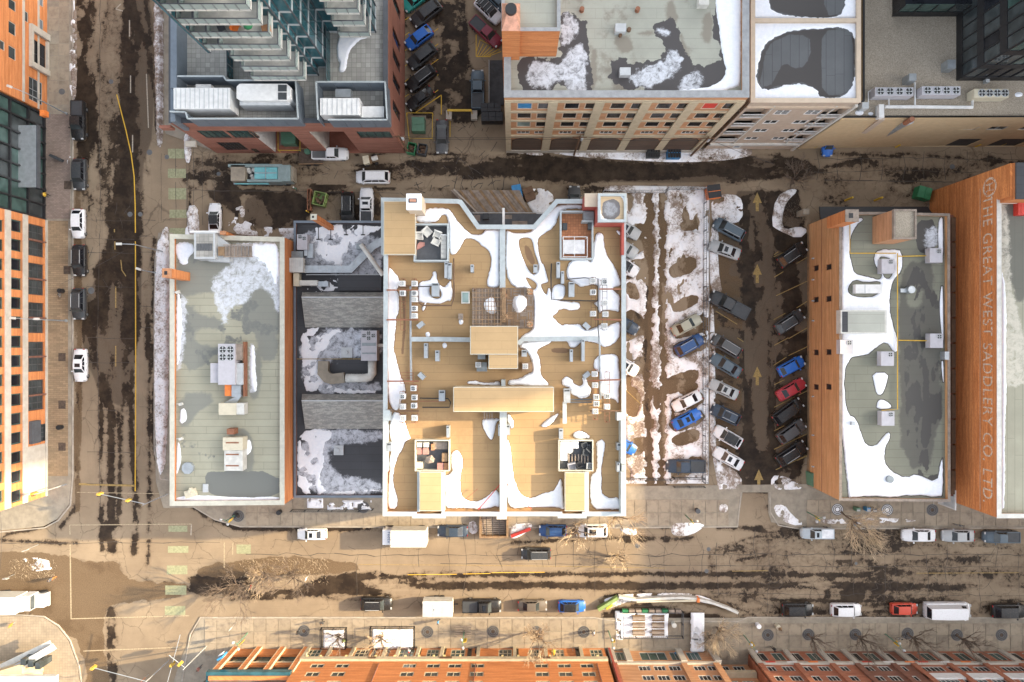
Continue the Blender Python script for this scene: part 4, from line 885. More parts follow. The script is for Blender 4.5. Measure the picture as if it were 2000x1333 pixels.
tbox(556, 120, 559.8, 246, 26, ZT, 'm_glassteal', 'west_glass_bay'); cw(559.8,246,559.8,216,26,ZT,3,1.2)
# furniture on one balcony
def bitbox(name, label, cat, px, py, z, lx, ly, h, mat, rz=0.0):
    x, y, _ = W(px,py,z+h); mb = MB(); t_ = thing(name, label, cat, (x,y,z), rz); mb.rbox(0,0,h*.45,h*.5,lx,ly); mb.build('seat' if 'chair' in name else 'top', M(mat), t_, local=True)
    m2 = MB()
    for sx in (-1,1):
        for sy in (-1,1): m2.rbox(sx*lx*.4, sy*ly*.4, 0, h*.45, .06, .06)
    m2.build('leg_frame', M(mat), t_, local=True)
    if 'chair' in name: m3 = MB(); m3.rbox(0, ly*.45, h*.5, h, lx, .08); m3.build('backrest', M(mat), t_, local=True)
    return t_
bitbox('patio_chair', 'dark chair on the third balcony of the tower', 'chair', 428, 50, 30.05, .8, .8, .9, 'm_slate', .4); bitbox('patio_chair', 'orange chair on the third balcony of the tower', 'chair', 456, 50, 30.05, .9, .7, .9, 'm_orange', 1.2)
bitbox('patio_table', 'tan table at the right end of the third tower balcony', 'table', 517, 52, 30.05, 1.0, .8, .8, 'm_terracotta', .2)
tt = thing('parasol', 'folded green and white parasol on the third tower balcony', 'parasol', W(490,56,30.05)); mb = MB(); mb.cyl(0,0,.8,2.3,.55,.1,n=8); mb.build('canopy', M('m_green'), tt, local=True); mb = MB(); mb.cyl(0,0,0,2.5,.04); mb.build('pole', M('m_white'), tt, local=True)
# ======== brick warehouse with cream frame, top centre ========
t, P = building('brick_warehouse', 'tall brick warehouse with cream concrete frame and arched ground floor, top centre', "985 -300,1463 -300,1463 190,985 190", 22.9, 22.0, 'm_brickrevil', 'm_grey', .8, body_in=.5)
f = roof_field(t, "996 -290,1452 -290,1452 181,996 181", 22.0, 'm_roof_pale', 1.8, paint=lambda f: (
  f.cover('grime', "1100 -60,1400 -60,1400 180,1100 180", .3, sc=34, amp=22, seed=81), f.poly('wet', "1010 118,1040 108,1060 114,1098 112,1096 95,1092 70,1096 20,1112 20,1120 34,1148 38,1148 80,1150 110,1156 140,1150 185,1115 187,1105 168,1084 166,1075 182,1030 182,1016 165,1014 140", amp=20, sc=11),
  f.poly('frost', "1040 120,1060 122,1098 128,1104 100,1144 86,1146 150,1142 180,1112 182,1104 162,1080 158,1070 176,1040 170,1028 150", amp=16, sc=9), f.poly('frost', "1100 28,1112 30,1130 44,1128 66,1104 88,1096 84", amp=16, sc=9),
  f.poly('wet', "1189 128,1200 112,1226 112,1228 124,1262 124,1300 112,1298 80,1276 70,1276 54,1298 34,1322 44,1326 80,1344 112,1362 134,1404 122,1408 84,1390 74,1390 40,1396 0,1396 -60,1440 -60,1442 186,1260 186,1256 170,1224 172,1196 160", amp=20, sc=11),
  f.poly('frost', "1228 148,1262 132,1300 120,1306 96,1330 108,1330 130,1300 160,1262 168,1236 168", amp=16, sc=9), f.poly('frost', "1282 56,1300 58,1310 66,1292 70", amp=4), f.poly('frost', "1340 146,1360 138,1376 160,1360 176,1320 176", amp=12, sc=8),
  f.poly('grime', "1196 76,1218 66,1238 80,1234 104,1206 104", amp=8), f.poly('grime', "1260 60,1276 60,1280 70,1240 68", amp=6), f.poly('grime', "1300 0,1322 0,1324 50,1300 40", amp=8), f.poly('grime', "1372 30,1392 20,1392 90,1370 80", amp=10), f.poly('grime', "1326 60,1344 90,1350 130,1330 110", amp=8), f.poly('grime',"1152 90,1170 100,1164 180,1152 180",amp=10)))
f.poly('snow', "1396 -60,1446 -60,1448 60,1446 130,1444 182,1256 183,1290 180,1380 172,1408 160,1420 140,1414 120,1408 90,1404 50,1398 20", amp=5, sc=8); finish_snow(f, 'snow drift along the east edge of the brick warehouse roof')
f = Field(985,170,1010,192,22.02,1.4); f.poly('in', "985 165,1015 165,1015 195,985 195", sm=0); f.poly('snow', "991 172,997 178,1002 186,1002 190,989 190"); finish_snow(f, 'small triangle of snow in the corner of the warehouse roof')
zW = lambda py: H*(1-371/(666.5-py))
x0, y0 = W(985,0,22.9)[0], W(0,190,22.9)[1]; x1 = W(1463,0,22.9)[0]; Lw = x1-x0; ops = []; bw = Lw/5.12
for b in range(5):
    u0 = .75+b*bw+ (0.15 if b else 0)
    for za, zb in ((18.7,20.8),(15.1,17.2),(11.7,13.8)):
        for j in (0,1):
            uu = u0+.75+j*2.5; pn = 'm_blue' if (b==0 and za>18 and j==0) else ('m_red' if (b==4 and za>18 and j==0) else ('m_glasspale' if (b==0 and za<13 and j==0) else 'm_glassblack'))
            ops.append((uu, uu+1.9, za, zb, pn, (0,0), 'm_trimbeige'))
    for j in (0,1): uu = u0+.8+j*2.4; ops.append((uu, uu+1.8, 8.7, 9.8, 'm_glassblack', (2,0), 'm_offwhite'))
wall(t, (x0,y0), (x1,y0), 0, 22.0, ops, 'm_brickrevil', .12, ft=.13)
q0, q1 = (x0,y0), (x1,y0)
for b in range(6):
    u = .02 if b == 0 else b*bw-.35; wbox(t, q0, q1, u, min(Lw-.02, u+(.75 if b == 0 else 1.15)), 0, 21.6, .22, 'm_cream', 'pilaster')
for za, zb in ((17.6,18.2),(14.2,14.7),(10.7,11.3),(7.3,8.3),(21.3,21.95)): wbox(t, q0, q1, 0.03, Lw-.03, za, zb, .15, 'm_cream', 'floor_band')
wbox(t, q0, q1, 0.03, Lw-.03, 0, 1.1, .25, 'm_limestone', 'plinth')
for b in range(5):       # blind arches
    a = .9+b*bw; e = a+bw-1.35; mb = MB(); hh = 6.9; c = 1.3
    pts = [(a,1.1),(e,1.1),(e,hh-c),(e-c*.4,hh-c*.35),(e-c*1.2,hh),(a+c*1.2,hh),(a+c*.4,hh-c*.35),(a,hh-c)]
    mb.add([(x0+u,y0-.12,z) for u,z in pts], [tuple(range(8))]); mb.add([(x0+u,y0-.02,z) for u,z in pts]+[(x0+u,y0-.12,z) for u,z in pts], [(i,(i+1)%8,(i+1)%8+8,i+8) for i in range(8)])
    mb.build('blind_arch', M('m_stonebrown'), t)
# roof stair tower with copper chimney
pt, _ = building('roof_stair_tower', 'brick stair tower with pale flat roof rising from the brick warehouse', "980 -60,1094 -60,1094 60,980 60", 28.8, 28.3, 'm_brickorange', 'm_grey', .35)
roof_field(pt, "984 -55,1089 -55,1089 56,984 56", 28.3, 'm_roof_pale', 5)
o = thing('chimney_stack', 'square copper clad chimney with dark round flue above the brick stair tower', 'chimney', W(998,40,22)); mb = MB(); A_ = [W(a,b,29.6) for a,b in ((980,7),(1016,7),(1016,61),(980,61))]; B_ = [W(a,b,30.6) for a,b in ((990,9),(1006,9),(1006,27),(990,27))]
mb.prism([p[:2] for p in A_], 22, 29.6); mb.build('brick_shaft', M('m_brickorange'), o); mb = MB(); mb.add(A_+B_, [(0,1,5,4),(1,2,6,5),(2,3,7,6),(3,0,4,7),(4,5,6,7)]); mb.build('copper_cap', M('m_copper'), o)
x, y, _ = W(998,18,30.8); mb = MB(); mb.cyl(x,y,30.5,30.9,.62,n=16); mb.build('flue', M('m_black'), o)
for (a,b,l) in ((1202,46,'pale square roof hatch with a small vent beside it on the warehouse roof'),(1211,132,'pale square roof hatch beside melting ice on the warehouse roof')):
    o = plant('roof_hatch', l, (a,b,a+21,b+15 if b>100 else b+16), 22.0, 22.9, 'm_lightgrey')
    if b < 100: mb = MB(); x,y,_=W(1229,57,22.4); mb.cyl(x,y,22,22.4,.25); x,y,_=W(1212,68,22.4); mb.cyl(x,y,22,22.4,.2); mb.build('vent_pipe', M('m_brown'), o)
for (a,b,l) in ((1246,17,'small dark vent pipe on the pale warehouse roof'),(1137,17,'small dark vent pipe in the icy strip of the warehouse roof')):
    x,y,_=W(a,b,22.6); mb=MB(); mb.cyl(x,y,22,22.6,.28); put(mb.build('vent_pipe', M('m_rust')), l, 'vent')
x,y,_=W(1375,2,23); mb=MB(); mb.rbox(x,y,22,23,1.2,.9); put(mb.build('roof_hatch', M('m_offwhite')), 'small snow dusted roof hatch at the top edge of the picture', 'roof hatch')
# ======== tan apartment block with balconies, right of the warehouse ========
t, P = building('apartment_building', 'tan apartment block with white balconies and snowy dark roof beside the warehouse', "1467 -300,1681 -300,1681 200,1467 200", 20.2, 19.6, 'm_beige2', 'm_trimbeige', .5, body_in=.6)
mb = MB(); mb.pbox(1468,36,1681,43,19.0,20.19); mb.build('roof_divider', M('m_trimbeige'), t)
def pr(f):
    f.poly('wet', "1478 160,1482 130,1490 95,1508 78,1540 64,1580 58,1602 60,1612 56,1650 58,1666 70,1670 100,1668 150,1658 176,1640 190,1600 190,1594 170,1560 160,1520 168,1500 176", amp=5); f.poly('wet', "1502 -60,1502 12,1520 24,1560 32,1612 36,1640 30,1650 10,1650 -60", amp=4)
    f.poly('dry', "1606 60,1650 58,1666 72,1668 150,1656 184,1606 188,1604 120"); f.poly('dry', "1496 92,1530 70,1580 66,1584 110,1560 140,1530 120,1516 150,1504 170,1482 168,1490 130", amp=6); f.poly('dry', "1604 -60,1648 -60,1650 8,1640 28,1612 32"); f.ch['wet'] = np.minimum(f.ch['wet'], -f.ch['dry'])
    f.poly('snow', "1460 44,1690 44,1690 210,1460 210", sm=0); f.poly('snow', "1460 -60,1690 -60,1690 36,1460 36", sm=0)
    f.poly('snow', "1476 162,1480 130,1490 93,1510 74,1540 62,1580 56,1602 58,1612 54,1650 55,1668 68,1672 100,1670 150,1660 178,1640 192,1602 192,1596 174,1560 162,1520 170,1496 178", sub=True, amp=6, sc=6); f.poly('snow', "1500 -60,1500 14,1520 28,1560 33,1612 35,1640 32,1652 10,1652 -60", sub=True, amp=5, sc=6)
f = roof_field(t, "1471 -290,1677 -290,1677 195,1471 195", 19.6, 'm_roof_slate', 1.8, paint=pr); finish_snow(f, 'snow around the bare dark patches on the apartment block roof')
x0, y0 = W(1467,0,20.2)[0], W(0,200,20.2)[1]; x1 = W(1681,0,20.2)[0]; Lw = x1-x0; ops = []
for za, zb in ((15.6,17.3),(11.9,13.4),(8.3,9.7),(4.7,6.0)):
    for u in (4.3,8.2): ops.append((u, u+1.9, za, zb, 'm_glass', (1,1) if za>15 else (1,0), 'm_white'))
for za, zb in ((14.9,18.2),(11.4,14.0),(7.9,10.5),(4.4,7.0)):
    ops.append((.4, 3.2, za, zb, None)); ops.append((Lw-3.0, Lw-.3, za, zb, None))
ops.append((4.0,5.2,.4,2.4,'m_bluegrey',(0,0),'m_offwhite'))
wall(t, (x0,y0), (x1,y0), 0, 19.6, ops, 'm_beige2', .12, ft=.17, deep=1.2)
for za, zb in ((14.9,18.2),(11.4,14.0),(7.9,10.5),(4.4,7.0)):
    for a, b in ((.4,3.2),(Lw-3.0,Lw-.3)):
        mb = MB(); mb.box(x0+a,y0+.8,za,x0+b,y0+.9,zb); mb.build('balcony_door', M('m_glassblack'), t); mb = MB(); mb.box(x0+a,y0-.12,za-.2,x0+b,y0+1.0,za); mb.build('balcony_slab', M('m_white'), t)
        mb = MB(); mb.box(x0+a,y0-.14,za+1.0,x0+b,y0-.06,za+1.1)
        for i in range(15): xx = x0+a+(b-a)*i/14; mb.box(xx-.02,y0-.12,za,xx+.02,y0-.08,za+1.0)
        mb.build('balcony_railing', M('m_white'), t)
for u in (3.3,3.9+7.1): wbox(t, (x0,y0), (x1,y0), u, u+.16, 2.5, 18.9, .14, 'm_offwhite', 'trim_strip')
wbox(t, (x0,y0), (x1,y0), .02, Lw-.02, 18.4, 18.8, .16, 'm_trimbeige', 'eaves_band'); wbox(t, (x0,y0), (x1,y0), .02, Lw-.02, 2.4, 3.1, .25, 'm_offwhite', 'base_band'); wbox(t, (x0,y0),(x1,y0), Lw-.28, Lw+.05, 0, 19.5, .3, 'm_offwhite', 'corner_strip')
# ======== gravel roofed beige building, top right ========
t, P = building('gravel_roof_building', 'low beige building with gravel roof and loading docks at the top right', "1686 -300,2200 -300,2200 228,1640 228,1686 196", 13.8, 13.4, 'm_beige', 'm_black', .22, body_in=.4)
roof_field(t, "1690 -290,2190 -290,2190 224,1652 224,1690 198", 13.4, 'm_gravel', 5)
x0, y0 = W(1640,0,13.8)[0], W(0,228,13.8)[1]; x1 = W(2200,0,13.8)[0]; ops = []
for px in (1668,1722,1784,1838,1893,1948,2010): u = W(px,0,9)[0]-x0; ops.append((u-1.1, u+1.3, 8.1, 9.6, 'm_glassgreen' if px<1750 else 'm_glass', (1,0), 'm_grey'))
for pa, pb in ((1640,1676),(1776,1905),(1940,2000)): ops.append((max(.1,W(pa,0,2)[0]-x0), W(pb,0,2)[0]-x0, .02, 3.9, 'm_asphaltdark', (0,0), 'm_beige'))
wall(t, (x0,y0), (x1,y0), 0, 13.4, ops, 'm_beige', .15)
# black glass tower on it
tk = thing('black_glass_tower', 'black glass office tower with mullion grid rising at the top right corner', 'building', (*pl(1850,150),0))
def kbox(xa, ya, xb, yb, z0, z1, mat, name): a, b = pl(xa,ya), pl(xb,yb); mb = MB(); mb.box(a[0],a[1],z0,b[0],b[1],z1); return mb.build(name, M(mat), tk, root=tk)
kbox(1756, -160, 1960, 223, 13.4, 75, 'm_glassblack', 'body'); kbox(1646, -160, 1755.7, 114, 13.4, 16.4, 'm_glassblack', 'link_wing')
def cwk(xa, ya, xb, yb, z0, z1, fh, step, mw, band='m_black', mul='m_black'):
    a, b = Vector(pl(xa,ya)), Vector(pl(xb,yb)); d = b-a; u = d.normalized(); n = Vector((u.y,-u.x)); m1 = MB(); m2 = MB(); N = max(1, round(d.length/step))
    for i in range(N+1): c = a+d*i/N; m1.prism([tuple(c-u*mw/2),tuple(c+u*mw/2),tuple(c+u*mw/2+n*.12),tuple(c-u*mw/2+n*.12)], z0, z1)
    z = z0
    while z < z1: m2.prism([tuple(a),tuple(b),tuple(b+n*.1),tuple(a+n*.1)], z, z+1.2); z += fh
    o = m1.build('mullion_grid', M(mul), tk); o['kind']='stuff'; o = m2.build('spandrel_set', M(band), tk); o['kind']='stuff'
    z = z0+1.25; k = 0
    while z < min(z1, 60):
        for i in range(N):
            if random.random() < .8:
                c0 = a+d*i/N+u*(mw*.6); c1 = a+d*(i+1)/N-u*(mw*.6); mb = MB(); mb.prism([tuple(c0),tuple(c1),tuple(c1+n*.03),tuple(c0+n*.03)], z, z+fh-1.3); mb.build('pane', M('m_glass' if random.random() < .7 else 'm_glassgreen'), tk); k += 1
        z += fh
cwk(1756,40,1756,223,13.4,75,4.0,1.6,.14); cwk(1756,223,1960,223,13.4,75,4.0,1.6,.14); cwk(1646,114,1755,114,13.4,16.4,3.2,1.9,.1)
# ======== single storey grey flat roof building, left centre ========
t, P = building('grey_roof_building', 'brick building with pale grey flat roof and sandy coping, left of centre', "332 458,555 464,555 986,332 988", 8.2, 7.5, 'm_brickorange', 'm_copinglight', .62)
def pr(f):
    f.poly('grime', "345 475,545 475,548 700,505 710,500 660,470 640,480 590,430 560,410 600,440 640,430 690,350 740,345 600", amp=20, sc=20); f.cover('wet', "343 470,546 470,546 980,343 980", .3, sc=46, amp=30, seed=61); f.ch['wet'] = np.clip(f.ch['wet'], -12, 0.3); f.poly('grime', "350 580,430 570,440 585,400 600,355 596", sub=True, amp=6); f.poly('grime', "376 586,424 584,436 600,420 624,380 610", sub=True, amp=6); f.poly('grime', "380 644,430 642,440 660,430 680,380 670", sub=True, amp=6)
    f.poly('wet', "400 925,420 920,545 922,545 975,430 972,404 960", amp=5); f.poly('grime', "350 770,410 766,420 790,390 800,372 830,350 836", amp=9); f.poly('grime', "440 840,490 835,500 900,490 925,440 930", amp=6); f.poly('grime', "500 680,512 680,510 770,490 785,484 740", amp=6)
    f.poly('frost', "436 478,546 476,547 620,530 570,500 545,470 520,440 500", amp=12, sc=10); f.poly('frost', "410 545,440 525,470 500,490 475,548 476,548 600,530 570,500 560,480 590,450 600,440 640,424 600", amp=9, sc=12); f.poly('frost', "488 672,496 672,498 765,488 765", amp=4)
    f.poly('frost', "346 580,364 575,362 640,352 720,346 720", amp=8, sc=8)
f = roof_field(t, "342 468,546 472,546 978,342 980", 7.5, 'm_roof_grey', 1.8, paint=pr)
f.poly('snow', "342 474,376 474,380 492,368 502,366 518,354 518,344 500", amp=4, sc=6); f.poly('snow', "470 476,500 474,545 478,546 540,538 560,528 530,516 510,500 504,488 490", amp=16, sc=8); f.poly('snow', "344 574,352 576,356 640,350 700,345 720", amp=5, sc=6)
f.poly('snow', "344 970,400 968,470 972,546 970,546 979,344 980", amp=3); f.poly('snow', "348 920,354 900,352 870,346 860,344 930", amp=3); f.poly('snow', "489 674,498 676,499 720,503 762,496 768,488 740", amp=4, sc=5); f.poly('snow', "478 862,490 858,492 880,482 892,478 880", amp=3); f.poly('snow', "352 802,362 796,366 820,352 830", amp=5)
finish_snow(f, 'thin melting snow patches on the pale grey flat roof', hz=.1)
# stair and bulkhead
o = thing('roof_bulkhead', 'grey metal clad bulkhead with paved top at the north end of the grey roof', 'roof bulkhead', W(395,485,7.5))
mb = MB(); mb.pbox(379,452,420,506,7.5,9.8); mb.build('enclosure', M('m_lightgrey'), o); mb = MB(); mb.prism([W(a,b,9.0)[:2] for a,b in ((418,454),(448,478),(448,512),(404,510),(418,498))], 7.5, 8.9); mb.build('side_panel', M('m_lightgrey'), o)
mb = MB(); mb.pbox(383,457,416,502,9.81,9.84); mb.build('top_deck', M('m_terrace'), o); mb = MB(); mb.pbox(370,451,425,454.5,9.5,9.95); mb.build('header_beam', M('m_white'), o)
for i in range(6): mb = MB(); mb.pbox(384+5.2*i,476,388.5+5.2*i,490,9.85,9.9); mb.build('dark_tile', M('m_darkgrey'), o)
o = thing('rooftop_steps', 'wooden steps coming down from the grey bulkhead onto the roof', 'steps', W(470,491,7.5))
for i in range(8): mb = MB(); x = 437+7*i; mb.pbox(x,481,x+5.6,501,9.3-.22*i,9.4-.22*i); mb.build('tread', M('m_woodgrey'), o)
for yy_ in (479,502): mb = MB(); mb.bar(W(436,yy_,9.9), W(494,yy_,8.0), .12, .12); mb.build('rail', M('m_woodgrey'), o)
mb = MB(); mb.pbox(426,482,438,500,9.4,9.5); mb.build('landing', M('m_wood'), o)
def chim(label, px, z0, z1, mat, capmat='m_copinglight', flue=True, lean=None):
    o = thing('chimney_stack', label, 'chimney', W((px[0]+px[2])/2,(px[1]+px[3])/2,z0)); mb = MB(); mb.pbox(*px, z0, z1-.15); mb.build('shaft', M(mat), o)
    x0_,y0_,_=W(px[0]-.6,px[1]-.6,z1); x1_,y1_,_=W(px[2]+.6,px[3]+.6,z1); mb = MB(); mb.box(x0_,y0_,z1-.15,x1_,y1_,z1); mb.build('cap', M(capmat), o)
    if flue: x,y,_=W((px[0]*.6+px[2]*.4),(px[1]+px[3])/2,z1); mb = MB(); mb.rbox(x,y,z1-.02,z1+.03,(x1_-x0_)*.32,(y0_-y1_)*.4); mb.build('flue', M('m_black'), o)
    return o
chim('orange brick chimney on the west edge of the grey roof building', (317,525,334,542), 6, 13, 'm_brickorange', 'm_terracotta'); chim('tall brick chimney with pale cap above the north wall of the skylight building', (607,419,618,429), 4, 13, 'm_brickorange')
chim('low brick chimney beside the grey bulkhead by the alley', (430,452,440,458), 6, 9.5, 'm_brickorange', 'm_terracotta', False)
def fanunit(label, px, z0, z1, fans, mat='m_hvac', r=.42, extra=(), cat='roof unit', name='roof_air_conditioner', fz=.03):
    o = thing(name, label, cat, W((px[0]+px[2])/2,(px[1]+px[3])/2,z0)); mb = MB(); mb.pbox(*px, z0, z1); mb.build('cabinet', M(mat), o)
    for (a,b) in fans: fan(o, *W(a,b,z1+fz), r)
    for e in extra: mb = MB(); mb.pbox(*e[:4], e[4], e[5]); mb.build(e[7] if len(e)>7 else 'duct', M(e[6]), o)
    return o
FAN = {}
def fan(parent, x, y, z, r, dark=True):
    k = (round(r,2), dark)
    if k not in FAN:
        mb = MB(); mb.cyl(0,0,-.06,.0,r,n=18); m2 = MB()
        for i in range(4):
            a = i*PI/2; m2.add([(r*.12*math.cos(a),r*.12*math.sin(a),.012),(r*.85*math.cos(a-.28),r*.85*math.sin(a-.28),.012),(r*.9*math.cos(a+.3),r*.9*math.sin(a+.3),.03)], [(0,1,2)])
        m2.cyl(0,0,.01,.05,r*.18,n=10); m3 = MB(); m3.ring([(r*1.06*math.cos(i*PI/9),r*1.06*math.sin(i*PI/9)) for i in range(18)],[(r*.93*math.cos(i*PI/9),r*.93*math.sin(i*PI/9)) for i in range(18)],-.03,.04)
        FAN[k] = (mb.mesh('fan', M('m_black' if dark else 'm_grey')), m2.mesh('fan_blades', M('m_lightgrey' if dark else 'm_offwhite')), m3.mesh('fan_ring', M('m_lightgrey')))
    a, b, c = FAN[k]; o = link('fan', a, parent, (x,y,z)); ORG[o.name] = ORG[parent.name]
    for nm, me in (('fan_blades',b),('fan_ring',c)): q = bpy.data.objects.new(nm, me); COL.objects.link(q); q.parent = o
fanunit('large lilac grey air conditioner with four fans on the grey roof', (426,672,459,752), 7.5, 9.6, [(435,683),(450,683),(435,698),(450,698)], r=.5, extra=[(411,710,426,748,7.6,9.0,'m_hvac','side_box'),(459.3,672,472,704,7.6,9.2,'m_woodgrey','side_box'),(459.3,710,474,752,7.6,9.0,'m_lightgrey','side_box'),(439,752.3,452,774,7.6,8.6,'m_orange','intake_liner'),(452.3,753,470,776,7.6,8.9,'m_galv','duct'),(474.5,668,478,775,7.6,8.6,'m_rust','steel_frame')])
o = thing('roof_duct_hood', 'cream duct hood south of the four fan air conditioner', 'duct', W(455,795,7.5)); mb = MB(); mb.add([W(435,788,8.4),W(466,772,8.9),W(472,772,8.9),W(462,788,8.4),W(435,788,7.6),W(462,788,7.6)], [(0,3,2,1),(0,4,5,3)]); mb.build('sloping_duct', M('m_galv'), o)
mb = MB(); mb.pbox(427,788,461,811,7.6,9.0); mb.build('hood', M('m_hvacbeige'), o); mb = MB(); mb.pbox(461.2,788,477,810,7.6,8.9); mb.build('outlet', M('m_offwhite'), o)
o = thing('makeup_air_unit', 'long cream rooftop unit with rust streaks near the south end of the grey roof', 'roof unit', W(455,890,7.5)); mb = MB(); mb.pbox(435,855,474,880,7.6,9.3); mb.build('upper_casing', M('m_hvacbeige'), o); mb = MB(); mb.pbox(438,880.2,474,920,7.6,9.1); mb.build('lower_casing', M('m_offwhite'), o)
for yy_ in (864,887,909): mb = MB(); mb.pbox(441,yy_,466,yy_+2.5,9.31 if yy_<880 else 9.11,9.36 if yy_<880 else 9.16); mb.build('rust_strip', M('m_rust'), o)
mb = MB(); mb.pbox(443,838,457,849,7.6,9.0); mb.build('exhaust_box', M('m_rust'), o)
mb=MB(); x,y,_=W(366,915,8.0); mb.prism([(x+.85*math.cos(i*PI/4+.3),y+.85*math.sin(i*PI/4+.3)) for i in range(8)],7.5,8.0); put(mb.build('octagonal_vent', M('m_galv')), 'pale octagonal vent hood near the southwest corner of the grey roof', 'vent')
mb=MB(); mb.pbox(396,946,406,962,7.5,7.7); put(mb.build('roof_hatch', M('m_lightgrey')), 'small pale hatch beside the black patch on the grey roof', 'roof hatch')
mb=MB(); x,y,_=W(370,965,8.2); mb.rbox(x,y,7.5,8.1,1.5,1.0,.3); mb.rbox(x+.2,y+.5,8.1,8.5,.4,.8,-.3); put(mb.build('rooftop_vent', M('m_hvacbeige')), 'sandy coloured ventilation cowl near the south coping of the grey roof', 'vent')
for a,b,l in ((346,571,'small white floodlight on the west coping of the grey roof, northern one'),(352,790,'floodlight bracket on the west coping of the grey roof, middle one'),(352,858,'floodlight bracket on the west coping of the grey roof, southern one')):
    mb=MB(); x,y,_=W(a,b,8.7); mb.rbox(x,y,8.3,8.7,.5,.35,.3); mb.rbox(x-.4,y,8.2,8.35,.6,.1); put(mb.build('floodlight', M('m_offwhite')), l, 'floodlight')
# ======== dark skylight building between ========
t, P = building('skylight_building', 'low dark roofed building with two sloping grey shingle skylight ridges left of the tan roof', "574 432,790 432,790 972,574 972", 4.6, 4.0, 'm_brickdark', 'm_bluegrey', .3)
def pr(f):
    f.poly('frost', "585 450,745 450,745 545,690 540,640 530,600 520,590 490", amp=12, sc=12); f.poly('frost', "590 645,745 645,745 700,700 690,650 700,640 740,740 750,745 765,590 765", amp=22, sc=14); f.poly('frost', "585 840,745 840,745 860,640 870,650 930,740 940,745 968,582 968", amp=14, sc=10)
f = roof_field(t, "579 437,784 437,784 968,579 968", 4.0, 'm_roof_dark', 1.8, paint=pr)
for p in ["604 460,622 440,745 440,745 450,720 455,690 480,670 520,655 520,620 500,605 470","600 560,640 548,664 540,662 568,620 572,598 568","588 642,640 642,672 644,645 660,640 680,622 688,618 730,640 752,680 762,745 764,745 768,600 768,594 750,588 700","584 842,640 838,650 850,630 870,634 900,622 940,640 965,582 966,580 900","650 960,745 955,745 966,650 967"]: f.poly('snow', p, amp=7, sc=7)
f.ch['snow'] = np.minimum(f.ch['snow'], (vnoise(f.X, f.Y, 16, 6, 5)-.44)*30); finish_snow(f, 'patchy snow on the black roof between the shingle ridges', hz=.07, dirt=.16)
for ya, ym, yb, l in ((571,581,640,'north'),(770,783,838,'south')):
    o = thing('shingle_ridge', f'sloping grey shingled roof ridge, the {"upper" if l=="north" else "lower"} of the two on the dark roof', 'roof ridge', W(665,(ya+yb)/2,4)); mb = MB()
    a=[W(592 if False else 590,ya,4.1),W(775,ya,4.1),W(775,ym,6.3),W(589,ym,6.3),W(596,yb,4.1),W(775,yb,4.1)]; mb.add([W(590,ya,4.1)]+[a[1],a[2],a[3]],[(0,3,2,1)]); mb.add([a[3],a[2],a[5],a[4]],[(0,3,2,1)]); mb.add([a[0],a[3],a[4]],[(0,2,1)])
    n=[]; mb.build('shingle_slope', M('m_shingle'), o); m2=MB(); m2.bar(a[3],a[2],.15,.1); m2.build('ridge_cap', M('m_lightgrey'), o)
mb=MB(); mb.pbox(660,538,745,568,4.0,4.5); t2=thing('black_membrane_roof','raised black membrane section north of the upper shingle ridge','roof section',W(700,553,4)); mb.build('membrane', M('m_roof_dark_plain'), t2); mb=MB(); mb.bar(W(598,537,4.7),W(745,537,4.7),.1); mb.build('edge_trim', M('m_lightgrey'), t2)
def duct(name, label, pts, wd, z, mat='m_galv', ht=.7, seams=True, cat='duct'):
    P=[Vector(W(a,b,z)[:2]) for a,b in pairs(pts)]; o=thing(name,label,cat,(P[0].x,P[0].y,z-ht))
    hw=wd/S*(1-z/H)/2; L=[];R=[]
    for i,p in enumerate(P):
        d=((P[i]-P[i-1]).normalized() if i else (P[1]-P[0]).normalized()); e=((P[i+1]-P[i]).normalized() if i<len(P)-1 else d); m=(d+e).normalized(); n=Vector((-m.y,m.x)); k=hw/max(.5,m.dot(d)); L.append(p+n*k); R.append(p-n*k)
    for i in range(len(P)-1):
        mb=MB(); mb.prism([tuple(L[i]),tuple(L[i+1]),tuple(R[i+1]),tuple(R[i])],z-ht,z); mb.build('duct_section',M(mat),o)
        if seams:
            n_=max(1,round((P[i+1]-P[i]).length/1.2))
            for j in range(1,n_):
                a=L[i].lerp(L[i+1],j/n_); b=R[i].lerp(R[i+1],j/n_); mb=MB(); mb.bar((*a,z+.01),(*b,z+.01),.06,.04); mb.build('seam',M('m_lightgrey'),o)
    return o
duct('rooftop_duct','wide galvanised duct zigzagging across the dark roof to the tan building',"594 526,684 526,728 481,748 470",14,5.2)
o=thing('flue_pipe','white round flue pipe running diagonally over the zigzag duct','pipe',W(705,480,6)); mb=MB(); mb.tube([W(705,478,6.2),W(748,538,6.0)],.33,10); mb.build('pipe',M('m_offwhite'),o)
fanunit('light grey unit with two fans near the north west corner of the dark roof', (580,458,600,488), 4.1, 5.6, [(586,463),(594,466)], r=.3, extra=[(600.3,476,611,504,4.1,5.0,'m_galv'),(569,491,592,504,4.1,5.3,'m_galvdark'),(594,489,600,500,4.1,5.2,'m_galv')])
plant('louvred_unit','white ribbed exhaust hood on the west edge of the dark roof',(564,504,592,532),5.0,6.0,'m_offwhite',ribs=7)
plant('rooftop_unit','long white rooftop unit at the left of the black membrane',(584,548,620,558),4.1,5.2,'m_offwhite'); plant('rooftop_unit','galvanised blower box at the end of the white rooftop unit',(620.5,550,641,560),4.1,5.0,'m_galv'); plant('rooftop_unit','small sandy box on the west parapet of the dark roof',(573,534,584,559),4.2,5.4,'m_hvacbeige')
plant('curb_box','small grey curb box under the white flue pipe',(696,476,710,487),4.1,4.9,'m_galvdark')
